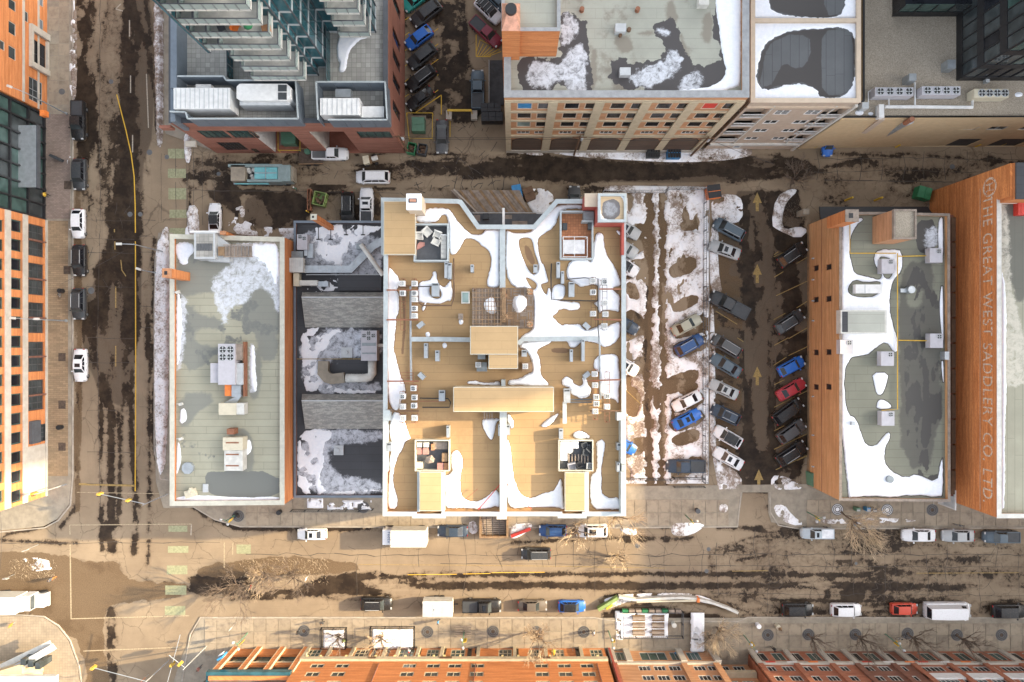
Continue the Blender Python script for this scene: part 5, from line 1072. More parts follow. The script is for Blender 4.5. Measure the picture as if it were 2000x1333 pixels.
fanunit('pale air conditioner with four fans beside the tan building wall', (705,646,736,705), 4.1, 6.0, [(711,656),(720,651),(729,656),(720,661)], r=.3, extra=[(707,670,734,676,6.01,6.06,'m_galvdark','louvre'),(707,689,734,692,6.01,6.06,'m_galvdark','louvre'),(736.3,672,750,678,4.2,5.2,'m_offwhite')])
duct('rooftop_duct','thick tan insulated duct curling round on the dark roof',"631 706,630 728,638 738,648 741,672 738",20,5.0,'m_concrete',.9,False)
o=thing('round_duct','shiny white round duct joining the insulated duct to the air conditioner','duct',W(700,738,5)); mb=MB(); mb.tube([W(676,739,5.0),W(712,739,5.0),W(722,737,5.0),W(727,730,5.0),W(727,705,5.0)],.62,12); mb.build('pipe',M('m_offwhite'),o,smooth=True)
for k in (686,697,708): mb=MB(); x,y,_=W(k,739,5.0); mb.tube([(x-.05,y,4.93),(x+.05,y,4.93)],.67,12); mb.build('band',M('m_galv'),o)
mb=MB(); x,y,_=W(677,689,4.3); mb.rbox(x,y,4.0,4.25,1.6,1.5); mb.cyl(x,y,4.25,4.6,.22); put(mb.build('skylight_pad',M('m_lightgrey')),'square pale vent pad in the middle of the dark roof','vent'); mb=MB(); x,y,_=W(661,880,4.3); mb.rbox(x,y,4.0,4.25,1.4,1.4); mb.cyl(x,y,4.25,4.5,.22); put(mb.build('skylight_pad',M('m_lightgrey')),'square pale vent pad at the south end of the dark roof','vent')
mb=MB(); mb.tube([W(580,701.5,4.5),W(706,701.5,4.5)],.05,6); put(mb.build('gas_pipe',M('m_linegold')),'thin yellow gas pipe crossing the dark roof','pipe')
for a,b in ((645,466),(676,460),(709,460),(632,468)):
    pass
o=thing('antenna_frame','row of dark cable masts with feet standing in the snow north of the zigzag duct','mast'); 
for a,y0_,y1_ in ((622,440,468),(646,440,468),(676,440,459),(709,440,459)): mb=MB(); mb.tube([W(a,y0_,5.2),W(a,y1_,4.2)],.06,5); mb.bar(W(a-4,y1_,4.1),W(a+4,y1_,4.1),.14); mb.build('stay',M('m_black'),o)
# ======== central building with tan roof ========
ZR, ZP = 21.0, 21.9
cen, CP = building('tan_roof_building', 'large building with tan membrane roof and pale metal coping in the centre', "745 387,894 390,902 392,936 440,1042 440,1086 390,1222 390,1222 1008,1145 1008,1145 1012,1090 1012,1090 1008,870 1008,870 1012,806 1012,806 1008,748 1008,750 500,745 496", ZP, ZR, 'm_brickrevil', 'm_coping', .5)
SN1 = """812 422 829 418 832 407 874 407 882 414 885 421 896 436 910 451 922 459 943 459 946 449 980 448 976 460 975 540 977 562 955 562 951 554 955 534 958 527 960 514 959 501 955 490 943 481 931 469 916 465 907 467 903 476 896 488 887 499 880 495 878 482 878 462 878 441 873 422 866 419 860 423 855 431 847 435 813 435
757 521 767 528 782 549 778 561 773 567 778 573 779 591 778 613 772 623 774 632 771 651 770 670 768 683 771 690 779 723 781 733 791 753 792 768 783 780 779 800 772 802 763 795 757 770 756 700 756 600
768 805 780 806 791 824 795 840 802 856 801 858 791 863 786 876 777 891 771 907 768 926 767 937 771 958 776 975 776 988 769 995 760 994 757 983 759 929 763 914 760 901 765 882 766 866 761 850 762 825 766 815
846 530 852 531 853 549 860 559 873 562 876 547 880 548 882 563 884 572 881 589 874 586 869 590 857 594 850 592 829 592 823 590 816 590 817 554 827 550 839 549 845 541
882 884 891 880 899 884 905 904 899 929 898 958 905 975 921 980 939 979 956 967 964 958 972 958 977 972 976 992 964 989 954 994 931 994 917 993 898 993 869 994 871 965 869 929 879 927 885 919 881 906
943 818 976 818 977 820 968 826 966 843 963 857 958 860 952 851 944 837 942 826
912 747 924 744 939 747 957 750 976 744 977 755 962 754 939 751 916 751
988 449 995 453 1009 457 1034 455 1040 451 1046 440 1059 428 1074 413 1086 402 1105 400 1138 399 1139 409 1123 407 1104 409 1094 413 1088 427 1085 439 1076 449 1064 455 1053 463 1050 469 1051 491 1055 508 1063 522 1068 539 1070 548 1069 553 1057 554 1057 561 1062 572 1068 577 1071 561 1076 570 1078 577 1079 586 1109 590 1130 591 1133 599 1130 606 1115 606 1099 603 1090 605 1087 612 1077 619 1087 628 1097 638 1106 633 1119 636 1132 632 1139 643 1146 647 1164 640 1174 633 1184 641 1197 632 1212 628 1212 657 1197 674 1179 679 1176 674 1156 668 1140 666 1130 672 1124 680 1112 678 1110 668 1100 663 1022 664 1012 672 1020 655 1036 648 1043 640 1044 562 988 562
1013 679 1022 667 1082 665 1068 673 1046 685 1053 700 1055 705 1054 728 1062 741 1072 750 1069 754 1041 755 1008 751 992 754 994 742 1016 741 1030 731 1040 729 1040 708 1032 690 1025 682
1164 457 1169 455 1178 457 1179 472 1182 491 1188 505 1197 516 1205 533 1212 547 1213 558 1206 559 1197 562 1197 568 1206 575 1211 580 1210 594 1210 609 1205 608 1184 605 1174 608 1171 612 1169 601 1159 592 1169 589 1169 556 1156 556 1139 559 1133 561 1124 552 1108 547 1107 530 1108 523 1111 515 1119 508 1145 506 1151 513 1157 510 1159 480 1162 469
1078 557 1104 555 1103 575 1100 585 1079 586
1161 704 1169 694 1206 691 1208 709 1210 732 1211 745 1208 761 1209 791 1202 779 1184 778 1175 773 1171 764 1174 728 1164 724 1159 717
1097 745 1101 738 1109 736 1116 741 1122 752 1137 756 1139 746 1136 736 1145 741 1148 752 1155 758 1152 772 1145 778 1133 778 1124 774 1115 769 1115 758 1099 754
1057 830 1069 820 1090 807 1091 811 1081 824 1069 834 1059 834
1120 847 1127 842 1142 844 1152 853 1150 857 1125 857 1120 853
991 805 1002 820 1004 832 1000 840 997 833 991 824
989 858 994 861 998 888 1002 929 1009 952 1018 967 1031 974 1046 972 1057 965 1081 960 1088 951 1092 939 1097 934 1100 971 1102 995 1096 995 1090 991 1057 990 1023 991 991 994 989 926
1165 863 1176 858 1182 867 1179 886 1174 914 1175 939 1174 960 1180 969 1194 975 1207 971 1211 984 1212 996 1184 995 1153 995 1153 929 1166 923 1167 901 1165 876
1204 450 1212 452 1212 462 1208 458
833 590 829 604 826 610 824 600
1130 560 1139 556 1168 556 1169 552 1140 551 1128 545"""
HOLES = """838 560 845 558 860 565 863 578 858 584 848 584 839 577
1012 469 1020 464 1035 464 1041 472 1044 492 1051 510 1053 524 1049 534 1040 538 1031 527 1022 508 1014 486
1026 541 1035 544 1049 554 1048 563 1042 568 1036 561 1028 548
866 512 876 512 882 540 876 556 868 552"""
def pr(f):
    for l in SN1.splitlines(): f.poly('snow', l, sm=2, amp=3.0, sc=5)
    for l in HOLES.splitlines(): f.poly('snow', l, sub=True, sm=2)
    snowring(f, 1.6); f.cover('grime', "752 393,1216 393,1216 1002,752 1002", .36, sc=60, amp=30, seed=71)
    f.poly('wet', "1074 680,1112 680,1112 690,1080 690"); f.poly('grime', "820 872,840 868,842 880,824 884", amp=3)
    f.poly('wet', "1024 476,1036 486,1046 512,1040 520,1026 500"); f.poly('wet', "776 558,812 556,812 562,776 564",amp=2); f.poly('wet', "820 560,823 566,818 570", amp=2); f.poly('grime', "1100 490,1110 500,1100 510", amp=1)
    f.stroke('wet', "788 580,790 640,786 690", 5, amp=3); f.poly('wet', "1196 563,1210 566,1206 574,1198 572"); f.poly('wet', "1186 768,1196 740,1206 732,1208 745,1200 750")
f = roof_field(cen, "752 393,893 396,902 398,934 446,1044 446,1088 396,1216 396,1216 1002,756 1002,756 496,752 496", ZR, 'm_roof_tan', 1.5, paint=pr)
put(finish_snow(f, 'smooth white snow patches left lying on the tan roof', hz=.24, edge=3, dirt=.1), kind='stuff')
for q_ in ((976,441,987,563,21.7),(976,805,990,1000,22.3),(979,742,987,756,22.2),(1213,822,1222,906,22.8),(1213,922.3,1222,1006,22.8),(748,822.3,756,905.7,22.2)): mb=MB(); mb.pbox(*q_[:4],ZR,q_[4]); mb.build('party_wall_coping', M('m_coping'), cen)
for a,b in ((812,430),):
    pass
def rbx(name,label,cat,px,z0,z1,mat,parts=()):
    o=thing(name,label,cat,W((px[0]+px[2])/2,(px[1]+px[3])/2,z0)); mb=MB(); mb.pbox(*px,z0,z1); mb.build('body',M(mat),o)
    for e in parts: mb=MB(); mb.pbox(*e[:4],e[4],e[5]); mb.build(e[7],M(e[6]),o)
    return o
# penthouses
def pent(label, px, z1, side='m_beige', inset=0, roofm='m_roof_tan_plain', edge=None):
    o=thing('penthouse',label,'penthouse',W((px[0]+px[2])/2,(px[1]+px[3])/2,ZR)); mb=MB(); mb.pbox(*px,ZR,z1-.2); mb.build('wall',M(side),o)
    x0_,y0_,_=W(px[0]-.8,px[1]-.8,z1); x1_,y1_,_=W(px[2]+.8,px[3]+.8,z1); mb=MB(); mb.box(x0_,y0_,z1-.2,x1_,y1_,z1-.02); mb.build('roof_edge',M(edge or 'm_copinglight'),o); mb=MB(); mb.box(x0_+.08,y0_-.08,z1-.03,x1_-.08,y1_+.08,z1); mb.build('roof',M(roofm),o); return o
pent('raised tan roof section with rounded end at the north west corner of the tan roof', (750,394,811,497), 22.5, 'm_trimbeige'); pent('square tan penthouse in the middle of the tan roof', (919,638,1011,692), 24.6); pent('smaller tan penthouse attached south of the square one', (955,692.8,1011,720), 24.3)
pent('long tan penthouse lying across the middle of the tan roof', (886,757,1081,804), 24.6); pent('narrow tan stair roof at the south west of the tan roof', (820,923,862,998), 22.6); pent('narrow tan stair roof at the south east of the tan roof', (1104,924,1142,998), 22.6)
for px in ((815,922,820,1000),(863,922,868,1000),(1143,922,1150,1000)): 
    mb=MB(); mb.pbox(*px,ZR,22.3); mb.build('stair_coping',M('m_coping'),cen)
for px,l in (((748,802,762,822),'w'),((748,906,757,922),'w'),((1205,806,1221,822),'e'),((1214,908,1222,922),'e')): mb=MB(); mb.pbox(*px,ZR,22.3); mb.build('parapet_block',M('m_coping'),cen)
# chimneys and north east tower
o=thing('chimney_stack','white capped tan chimney with a dark flue on the north edge of the tan roof','chimney',W(812,400,ZR)); mb=MB(); mb.pbox(794,379,822,409,ZR,25.4); mb.build('shaft',M('m_trimbeige'),o); mb=MB(); mb.pbox(793.4,378.6,822.6,410,25.4,25.8); mb.build('snowy_cap',M('m_snowwhite'),o); mb=MB(); mb.pbox(798,388,814,396,25.8,25.9); mb.build('flue',M('m_black'),o); mb=MB(); mb.pbox(800,389,812,394,25.9,26.1); mb.build('flue_cover',M('m_copper'),o)
o=thing('roof_tower','red sided tower with sooty pale roof on the north east corner of the tan building','tower',W(1195,405,ZR)); mb=MB(); mb.pbox(1168,378,1224,431,ZR,25.6); mb.build('wall',M('m_redbrown'),o)
P_=[W(a,b,26.0)[:2] for a,b in ((1168,378),(1224,378),(1224,434),(1168,434))]; mb=MB(); mb.ring(P_,offset_poly([P_[3],P_[2],P_[1],P_[0]],.3)[::-1],25.5,26.0); mb.build('coping',M('m_coping'),o)
f2=Field(1166,376,1226,436,25.7,1.3); f2.poly('in',"1169 379,1223 379,1223 433,1169 433",sm=0); f2.poly('wet',"1176 400,1188 390,1202 388,1212 400,1210 420,1196 432,1178 428",amp=5); f2.poly('frost',"1180 396,1200 394,1206 410,1194 424,1180 420",amp=8,sc=6); f2.mesh('roof',M('m_roof_soot'),25.72,f2.ch['in']>-1,('wet','grime','frost'),o)
f2.poly('snow',"1166 395,1172 398,1176 425,1190 430,1220 432,1222 436,1166 436",amp=4,sc=5); f2.poly('snow',"1196 380,1224 380,1224 420,1219 404,1214 384",amp=4,sc=5); finish_snow(f2,'thin snow along the edges of the red sided tower roof',hz=.08)
o=thing('roof_tower','small tan topped red block beside the sooty tower','tower',W(1155,395,ZR)); mb=MB(); mb.pbox(1143,379,1168,403,ZR,25.0); mb.build('wall',M('m_redbrown'),o); mb=MB(); mb.pbox(1142,378,1168,404,25.0,25.2); mb.build('roof',M('m_trimbeige'),o)
mb=MB(); mb.pbox(1214,434,1219,498,21.0,22.2); put(mb.build('red_fascia',M('m_redbrown')),'dark red fascia strip below the tower along the east parapet','fascia'); 
# sunken terraces
def terrace(name,label,px,z,floor,rim='m_coping',rimz=22.15,rw=3.2):
    o=thing(name,label,'roof terrace',W((px[0]+px[2])/2,(px[1]+px[3])/2,ZR)); mb=MB(); mb.pbox(*px,ZR+.02,z); mb.build('floor',M(floor),o)
    a,b,c,d=px
    for q in ((a-rw,b-rw,c+rw,b),(a-rw,d,c+rw,d+rw),(a-rw,b,a,d),(c,b,c+rw,d)): mb=MB(); mb.pbox(*q,ZR,rimz+random.uniform(0,.004)); mb.build('rim_wall',M(rim),o)
    return o
TZ=21.15
terrace('roof_patio','dark floored roof patio with white chairs at the north west of the tan roof',(811,440,873,508),TZ,'m_slate'); terrace('roof_patio','red tiled roof patio with a white covered bed at the north east',(1097,415,1156,504),TZ,'m_redtile')
terrace('roof_patio','roof patio crowded with tan and grey furniture at the south west',(812,862,876,919),TZ,'m_slate',"m_copinglight",22.1,2); terrace('roof_patio','roof patio with snow covered table and dark slats at the south east',(1093,862,1157,919),TZ,'m_slate','m_copinglight',22.1,2)
def pchair(label,px,py,a,mat='m_offwhite',w_=1.0,z=TZ,cat='patio chair',name='patio_chair'):
    x,y,_=W(px,py,z+.5); o=thing(name,label,cat,(x,y,z),a); mb=MB(); mb.rbox(0,0,.1,.42,w_,w_); mb.build('seat',M(mat),o,local=True)
    mb=MB(); mb.rbox(0,w_*.42,.42,.85,w_,.16); mb.build('backrest',M(mat),o,local=True)
    for s in (-1,1): mb=MB(); mb.rbox(s*w_*.43,-.06,.42,.62,.14,w_*.8); mb.build('armrest',M(mat),o,local=True)
    return o
pchair('white armchair standing turned in the north west patio, left of the pair',834,453,.75); pchair('white armchair, upper of two on the right of the north west patio',854,459,-.35,w_=.95); pchair('white armchair, lower of two on the right of the north west patio',852,472,2.7,w_=.95)
pchair('white padded lounger at the left wall of the north west patio',819,461,0,w_=.9); 
rbx('long_bench','long white built in bench along the right side of the dark patio','bench',(861,460,872,506),TZ,21.6,'m_offwhite',[(861,458,872,460,TZ,21.9,'m_white','arm')])
for k in range(5): mb=MB(); mb.pbox(861.5,461+9*k,871.5,469+9*k,21.6,21.68); mb.build('cushion',M('m_offwhite'),bpy.data.objects['long_bench'])
mb=MB(); x,y,_=W(820,480,TZ); mb.prism([W(*p,21.5)[:2] for p in ((814,488),(815,478),(820,473),(829,474),(829,480),(822,484))],TZ,21.5); put(mb.build('covered_table',M('m_pink')),'corner table under a pale mauve cover in the dark patio','table')
o=thing('daybed_gazebo','white covered bed under a thin white gazebo frame on the red tiled patio','daybed',W(1121,483,TZ)); mb=MB(); mb.pbox(1101,469,1142,496,TZ,21.7); mb.build('bed',M('m_tarp'),o)
for a,b in (((1100,463),(1147,463)),((1147,463),(1147,502)),((1147,502),(1100,502)),((1100,502),(1100,463)),((1122,463),(1122,502))): mb=MB(); mb.tube([W(*a,22.9),W(*b,22.9)],.04); mb.build('frame_bar',M('m_white'),o)
for a in ((1100,463),(1147,463),(1147,502),(1100,502)): mb=MB(); p=W(*a,22.9); mb.tube([(p[0],p[1],TZ),p],.045); mb.build('frame_post',M('m_white'),o)
rbx('planter_box','dark planter box on the red tiled patio','planter',(1099,436,1108,449),TZ,21.7,'m_charcoal'); rbx('barbecue','black covered barbecue by the tower on the red tiled patio','barbecue',(1149,434,1157,448),TZ,22.1,'m_charcoal'); rbx('balcony_shelter','dark glazed stair entrance at the north east of the red patio','shelter',(1140,414,1160,430),TZ,22.6,'m_galvdark',[(1137,430.4,1158,433,TZ,22.7,'m_coping','rail')])
for i,(a,b,m_) in enumerate(((819,870,'m_offwhite'),(832,870,'m_offwhite'))): rbx('stacked_cushion',('left','right')[i]+' pale cushion stack at the top of the south west patio','cushion',(a-5,b-5,a+5,b+4),TZ,21.9,m_)
for i,(a,b) in enumerate(((818,882),(831,882))): rbx('covered_chair',('left','right')[i]+' dusty pink covered chair in the south west patio','chair',(a-5.5,b-6,a+5.5,b+6),TZ,21.8,'m_pink',[(a-4,b-6,a+4,b-4,21.8,22.0,'m_pink','backrest')])
o=thing('umbrella','closed olive umbrella canopy lying open in the middle of the south west patio','umbrella',W(839,897,TZ)); mb=MB(); c=W(840,897,22.1); R_=[W(*p,21.7) for p in ((830,902),(832,893),(843,889),(849,896),(847,904),(836,906))]; mb.add(R_+[c],[(i,(i+1)%6,6) for i in range(6)]); mb.build('canopy',M('m_woodgrey'),o); mb=MB(); mb.cyl(c[0],c[1],TZ,22.15,.05); mb.build('pole',M('m_grey'),o)
rbx('storage_box','grey green storage box in the lower left of the south west patio','box',(813,903,825,916),TZ,21.8,'m_hvacbeige'); rbx('covered_sofa','brown covered sofa in the lower right of the south west patio','sofa',(854,905,866,918),TZ,21.8,'m_pink'); rbx('covered_sofa','second brown covered sofa section at the corner of the south west patio','sofa',(867,905,875,918),TZ,21.75,'m_terracotta')
rbx('wicker_shelf','pale wicker shelf on the right side of the south west patio','shelf',(863,886,874,902),TZ,21.9,'m_wood'); rbx('wood_deck_box','grey plank table top at the top right of the south west patio','table',(846,864,874,878),TZ,21.5,'m_woodgrey')
rbx('potted_plant','small planter with pink plant between the cushions and the plank table','plant',(842,868,848,880),TZ,21.7,'m_terracotta')
o=rbx('snowy_sofa','snow covered corner sofa in the south east patio','sofa',(1095,863,1108,900),TZ,21.75,'m_snowwhite',[(1108.2,863,1130,876,TZ,21.75,'m_snowwhite','seat')])
mb=MB(); x,y,_=W(1113,880,21.7); mb.cyl(x,y,TZ,21.7,.4,n=16); mb.cyl(x,y,21.7,21.78,.25,n=16); put(mb.build('round_table',M('m_offwhite')),'small round white table by the snow covered corner sofa','table')
for i in range(7): mb=MB(); mb.pbox(1110+6.2*i,888,1112.5+6.2*i,906,TZ+.01,21.4); put(mb.build('wooden_slat_rack',M('m_woodgrey')),None); 
sl=[o for o in bpy.data.objects if o.name.startswith('wooden_slat_rack')]; rk=thing('slatted_table','slatted wooden table in the south east patio','table',W(1130,897,TZ))
for o in sl: o.name='slat'; o.parent=rk; o.location=-ORG[rk.name]
for i,(a,b) in enumerate(((1142,870),(1144,884),(1152,876))): pchair(('upper left','lower left','right')[i]+' black patio chair by the east rail of the south east patio',a,b,.4+i,'m_charcoal',.75)
pchair('grey armchair with dusting of snow at the bottom of the south east patio',1117,912,.2,'m_cushion',.95); pchair('grey chair in the bottom right corner of the south east patio',1151,910,1.5,'m_grey',.7); pchair('black chair beside the snowy table items in the south east patio',1131,908,2.1,'m_black',.7)
# pergola deck
o=thing('roof_deck','weathered wooden roof deck north of the penthouses','deck',W(983,600,ZR)); mb=MB(); mb.pbox(922,563,1042,642,ZR+.02,21.3); mb.build('decking',M('m_parquet'),o)
k=0
for bx in range(4):
    for by in range(5):
        xa=990+13*bx; ya=565+15*by
        if xa>1038: continue
        for s in range(5):
            mb=MB()
            if (bx+by)%2: mb.pbox(xa,ya+3*s,xa+12.2,ya+3*s+1.9,21.3,21.36)
            else: mb.pbox(xa+2.5*s,ya,xa+2.5*s+1.5,ya+14.2,21.3,21.36)
            mb.build('deck_board',M('m_woodgrey' if random.random()<.6 else 'm_wood'),o)
o=thing('pergola','brown timber pergola lattice over the left half of the roof deck','pergola',W(950,600,ZR))
for i in range(10): mb=MB(); x=924+6*i; mb.bar(W(x,562,24.0),W(x,640,24.0),.07,.1); mb.build('rafter',M('m_wood' if i%2 else 'm_woodgrey'),o)
for i in range(9): mb=MB(); y=564+8.6*i; mb.bar(W(922,y,24.12),W(981,y,24.12),.07,.1); mb.build('crossbar',M('m_wood' if i%3 else 'm_brown'),o)
for a,b in ((924,564),(979,564),(924,638),(979,638)): mb=MB(); p=W(a,b,24); mb.rbox(p[0],p[1],ZR,24,.16,.16); mb.build('post',M('m_brown'),o)
mb=MB(); mb.pbox(980,562,988,630,21.3,22.3); put(mb.build('timber_divider',M('m_wood')),'long timber divider between the two halves of the roof deck','divider')
def heap(name,label,poly,z,h,mat='m_snow',cat=None):
    P=smooth_poly(pairs(poly),2); f=Field(min(p[0] for p in P)-3,min(p[1] for p in P)-3,max(p[0] for p in P)+3,max(p[1] for p in P)+3,z,1.2); f.poly('snow',P,sm=0); f.ch['dirt']=np.full(f.X.shape,.0); ob=f.snow(name,hz=h,edge=7); put(ob,label,kind='stuff'); return ob
heap('snow_heap','rounded snow heap on the open right half of the roof deck',"1002 590,1006 580,1018 577,1028 584,1029 592,1024 604,1012 612,1004 602",21.37,.45); heap('snow_heap','half round snow heap under the pergola lattice',"945 592,952 584,964 581,968 596,970 612,958 613,948 606",21.32,.45)
for i,(a,b) in enumerate(((1035,570),(1035,634),(984,578),(985,618))):
    o=thing('potted_shrub',('dry brown shrub in a pot at the upper right of the roof deck','dry brown shrub in a pot at the lower right of the roof deck','dry shrub in a pot on the timber divider, upper one','dry shrub in a pot on the timber divider, lower one')[i],'plant',W(a,b,21.4)); mb=MB(); p=W(a,b,21.8); mb.cyl(p[0],p[1],21.35,21.8,.3,.36); mb.build('pot',M('m_terracotta'),o)
    mb=MB()
    for _ in range(40): th=random.uniform(0,2*PI); r=random.uniform(.1,.5); mb.bar((p[0],p[1],21.8),(p[0]+r*math.cos(th),p[1]+r*math.sin(th),22+random.uniform(0,.5)),.03)
    mb.build('dry_stems',M('m_straw'),o)
# condensers: x, y, type (w = white grille, d = dark fan), z
cpos=[(785,554,'w'),(809,554,'g'),(786,573,'d'),(809,573,'d'),(809,585,'w'),(809,603,'d'),(809,617,'w'),(1158,549,'w'),(1181,551,'d'),(1159,571,'d'),(1182,592,'w'),(1159,613,'g'),(1183,614,'g'),(1181,637,'w'),
      (807,759,'d'),(786,775,'d'),(809,777,'d'),(786,795,'w'),(808,793,'d'),(786,817,'w'),(809,817,'w'),(1162,731,'w'),(1163,753,'w'),(1165,776,'d'),(1165,789,'d'),(1186,774,'d'),(1186,795,'w'),(1163,804,'w'),(934,713,'w'),(1026,716,'w')]
CM={}
names_={'w':'white condenser with pale grille','d':'white condenser with dark fan','g':'white condenser with grey fan'}
for i,(a,b,k) in enumerate(cpos):
    side='north west' if a<900 and b<700 else 'north east' if a>1100 and b<700 else 'south west' if a<900 else 'south east' if a>1100 else 'penthouse'
    same=[c for c in cpos if c[2]==k and ((c[0]<900)==(a<900)) and ((c[1]<700)==(b<700)) and ((c[0]>1100)==(a>1100))]; rank=same.index((a,b,k)); 
    ords=['first','second','third','fourth','fifth','sixth']; lab=f"{names_[k]}, {ords[rank]} from north in the {side} rack" if side!='penthouse' else f"white condenser {'left' if a<1000 else 'right'} of the small penthouse on the tan roof"
    z0=21.9; o=thing('condenser_unit',lab,'condenser',W(a,b,z0),group='condensers on the tan roof')
    x,y,_=W(a,b,22.7)
    if 'cab' not in CM: m_=MB(); m_.rbox(0,0,0,.8,.66,.62); m_.rbox(0,0,.8,.83,.6,.56); CM['cab']=m_.mesh('cabinet',M('m_white'))
    link('cabinet',CM['cab'],o,(x,y,z0)); fan(o,x,y,z0+.89,.25,k=='d')
    if 'leg' not in CM: m_=MB(); [m_.rbox(sx*.28,sy*.26,-.88,0,.06,.06) for sx in(-1,1) for sy in(-1,1)]; CM['leg']=m_.mesh('stand',M('m_rust'))
    link('stand',CM['leg'],o,(x,y,z0))
# ladder racks and pipes
def ladder(label,x,y0,y1,w_=9,n=8,z=22.0,mat='m_rust'):
    o=thing('equipment_rack',label,'rack',W(x,y0,ZR))
    for s in (-1,1): mb=MB(); mb.bar(W(x+s*w_/2,y0,z),W(x+s*w_/2,y1,z),.05); mb.build('rail',M(mat),o)
    for i in range(n+1): yy_=y0+(y1-y0)*i/n; mb=MB(); mb.bar(W(x-w_/2,yy_,z),W(x+w_/2,yy_,z),.05); mb.build('rung',M(mat),o)
    for yy_ in (y0,(y0+y1)/2,y1): mb=MB(); p=W(x,yy_,z); mb.rbox(p[0],p[1],ZR,z,.08,.08); mb.build('foot',M(mat),o)
ladder('rusty steel rack at the west of the north west condensers',787,545,645,9,9); ladder('rusty steel rack under the right row of north west condensers',809,545,622,9,6); ladder('steel ladder rack at the east of the north east condensers',1181,545,645,9,8,mat='m_slate'); ladder('steel rack under the left row of north east condensers',1159,542,640,9,5,mat='m_brown')
ladder('rusty steel rack at the north of the south west condensers',795,728,750,24,4); ladder('rusty rack under the south west condensers, east row',810,752,826,12,5); ladder('rusty rack under the south east condensers, west row',1163,722,820,9,8); ladder('thin steel ladder rack at the east of the south east condensers',1186,727,825,9,8,mat='m_rust'); ladder('rusty rack under the south west condensers, west row',786,765,826,10,4)
def pipe(label,pts,z,r,mat,name='roof_pipe',cat='pipe'):
    o=MB(); o.tube([W(a,b,z) for a,b in pairs(pts)],r,6); return put(o.build(name,M(mat)),label,cat)
for i,(p,m_,l) in enumerate([("755 567,816 567",'m_rust','upper rusty beam from the west parapet to the condensers'),("755 625,818 625",'m_rust','second rusty beam from the west parapet'),("1170 565,1214 565",'m_rust','upper rusty beam to the east parapet'),("1160 624,1214 625",'m_rust','second rusty beam to the east parapet'),
    ("756 745,818 745",'m_rust','rusty beam from the west parapet to the southern condensers'),("756 803,818 803",'m_brown','lower brown beam from the west parapet'),("1148 744,1212 742",'m_rust','orange rusty beam to the east parapet in the south'),("1152 803,1212 803",'m_brown','lowest beam to the east parapet')]): pipe(l+' on the tan roof',p,22.1,.09,m_,'steel_beam','beam')
for p,z,r,m_,l in [("886 505,887 580,882 597,825 597,816 590",21.6,.09,'m_brown','dark pipe bending round the snowy corner of the north west roof'),("815 560,845 560",21.9,.06,'m_black','thin black pipe to the grey unit on the north west roof'),("1077 515,1076 540,1077 585,1105 587,1150 588,1168 588",21.7,.07,'m_black','black pipe loop around the snow on the north east roof'),("1105 546,1140 543,1168 545,1168 640,1170 660",21.8,.06,'m_black','thin dark pipe over the snow down to the grey duct'),
    ("802 560,802 660,803 745",21.4,.14,'m_galv','pale vertical pipe run on the west half of the tan roof'),("1171 660,1173 780",21.4,.12,'m_galv','pale vertical pipe run on the east half of the tan roof'),("820 778,875 779,880 786,878 796,825 796",21.6,.07,'m_black','black pipe bundle loop west of the long penthouse'),("820 784,872 784",21.7,.05,'m_rust','thin rusty pipe inside the black pipe loop'),("1113 781,1156 781",21.9,.09,'m_slate','thick dark pipe to the south east condensers, upper'),("1113 786,1156 786",21.9,.09,'m_slate','thick dark pipe to the south east condensers, lower'),
    ("989 945,1038 995",21.5,.04,'m_red','thin red brace wire right of the party wall'),("990 850,989 995",21.4,.05,'m_red','thin red line along the party wall'),("978 945,934 996",21.6,.05,'m_red','thin red brace wire left of the party wall'),("886 996,933 955",21.5,.04,'m_rust','thin rusty rod above the snow in the south west')]: pipe(l,p,z,r,m_)
duct('roof_duct','flat grey cable duct west of the square penthouse',"803 663,860 663,918 664",9,21.6,'m_coping',.3); duct('roof_duct','flat grey cable duct east of the square penthouse',"1012 672,1022 663,1168 662",9,21.6,'m_coping',.3); duct('roof_duct','short grey duct running south below the grey air unit',"1103 785,1103 828",8,21.6,'m_coping',.3)
vents=[((868,512,875,543),'tall galvanised unit in the north of the west roof half'),((874,514,882,545),'second galvanised unit beside the tall one on the west half'),((843,553,857,579),'grey green cabinet ringed by melted snow on the west half'),((919,517,925,532),'small galvanised vent box north of the roof deck, west half'),((1087,512,1094,543),'tall galvanised unit below the red tiled patio'),((1096,530,1102,554),'second galvanised unit below the red tiled patio'),((1111,551,1122,580),'grey green cabinet ringed by melted snow on the east half'),((1042,517,1050,532),'small galvanised vent box in the snow, east half'),
  ((828,671,835,700),'tall slim vent west of the square penthouse, left'),((850,685,858,706),'tall slim vent west of the square penthouse, right'),((1113,683,1119,707),'tall slim vent in the snow east of the penthouse, left'),((1136,663,1142,706),'tall slim vent east of the penthouse, right'),((857,763,869,784),'blue grey air unit above the black pipe loop'),((1101,760,1114,787),'grey air unit east of the long penthouse'),((973,830,981,852),'slim vent box left of the party wall'),((988,830,996,850),'slim vent box right of the party wall'),((872,832,878,855),'slim white box above the south west patio'),((1092,838,1100,858),'slim white box above the south east patio'),
  ((1205,866,1213,880),'small box on the east parapet, upper'),((1205,904,1211,922),'small box on the east parapet, lower'),((755,865,765,882),'slim box by the west parapet in the snow'),((1019,684,1029,697),'pale box east of the square penthouse')]
for px,l in vents:
    rbx('roof_vent',l,'vent',px,ZR+.1,22.2,'m_galv',[(px[0]+1.6,px[1]+2,px[2]-1.6,px[1]+5,22.2,22.24,'m_charcoal','louvre')])
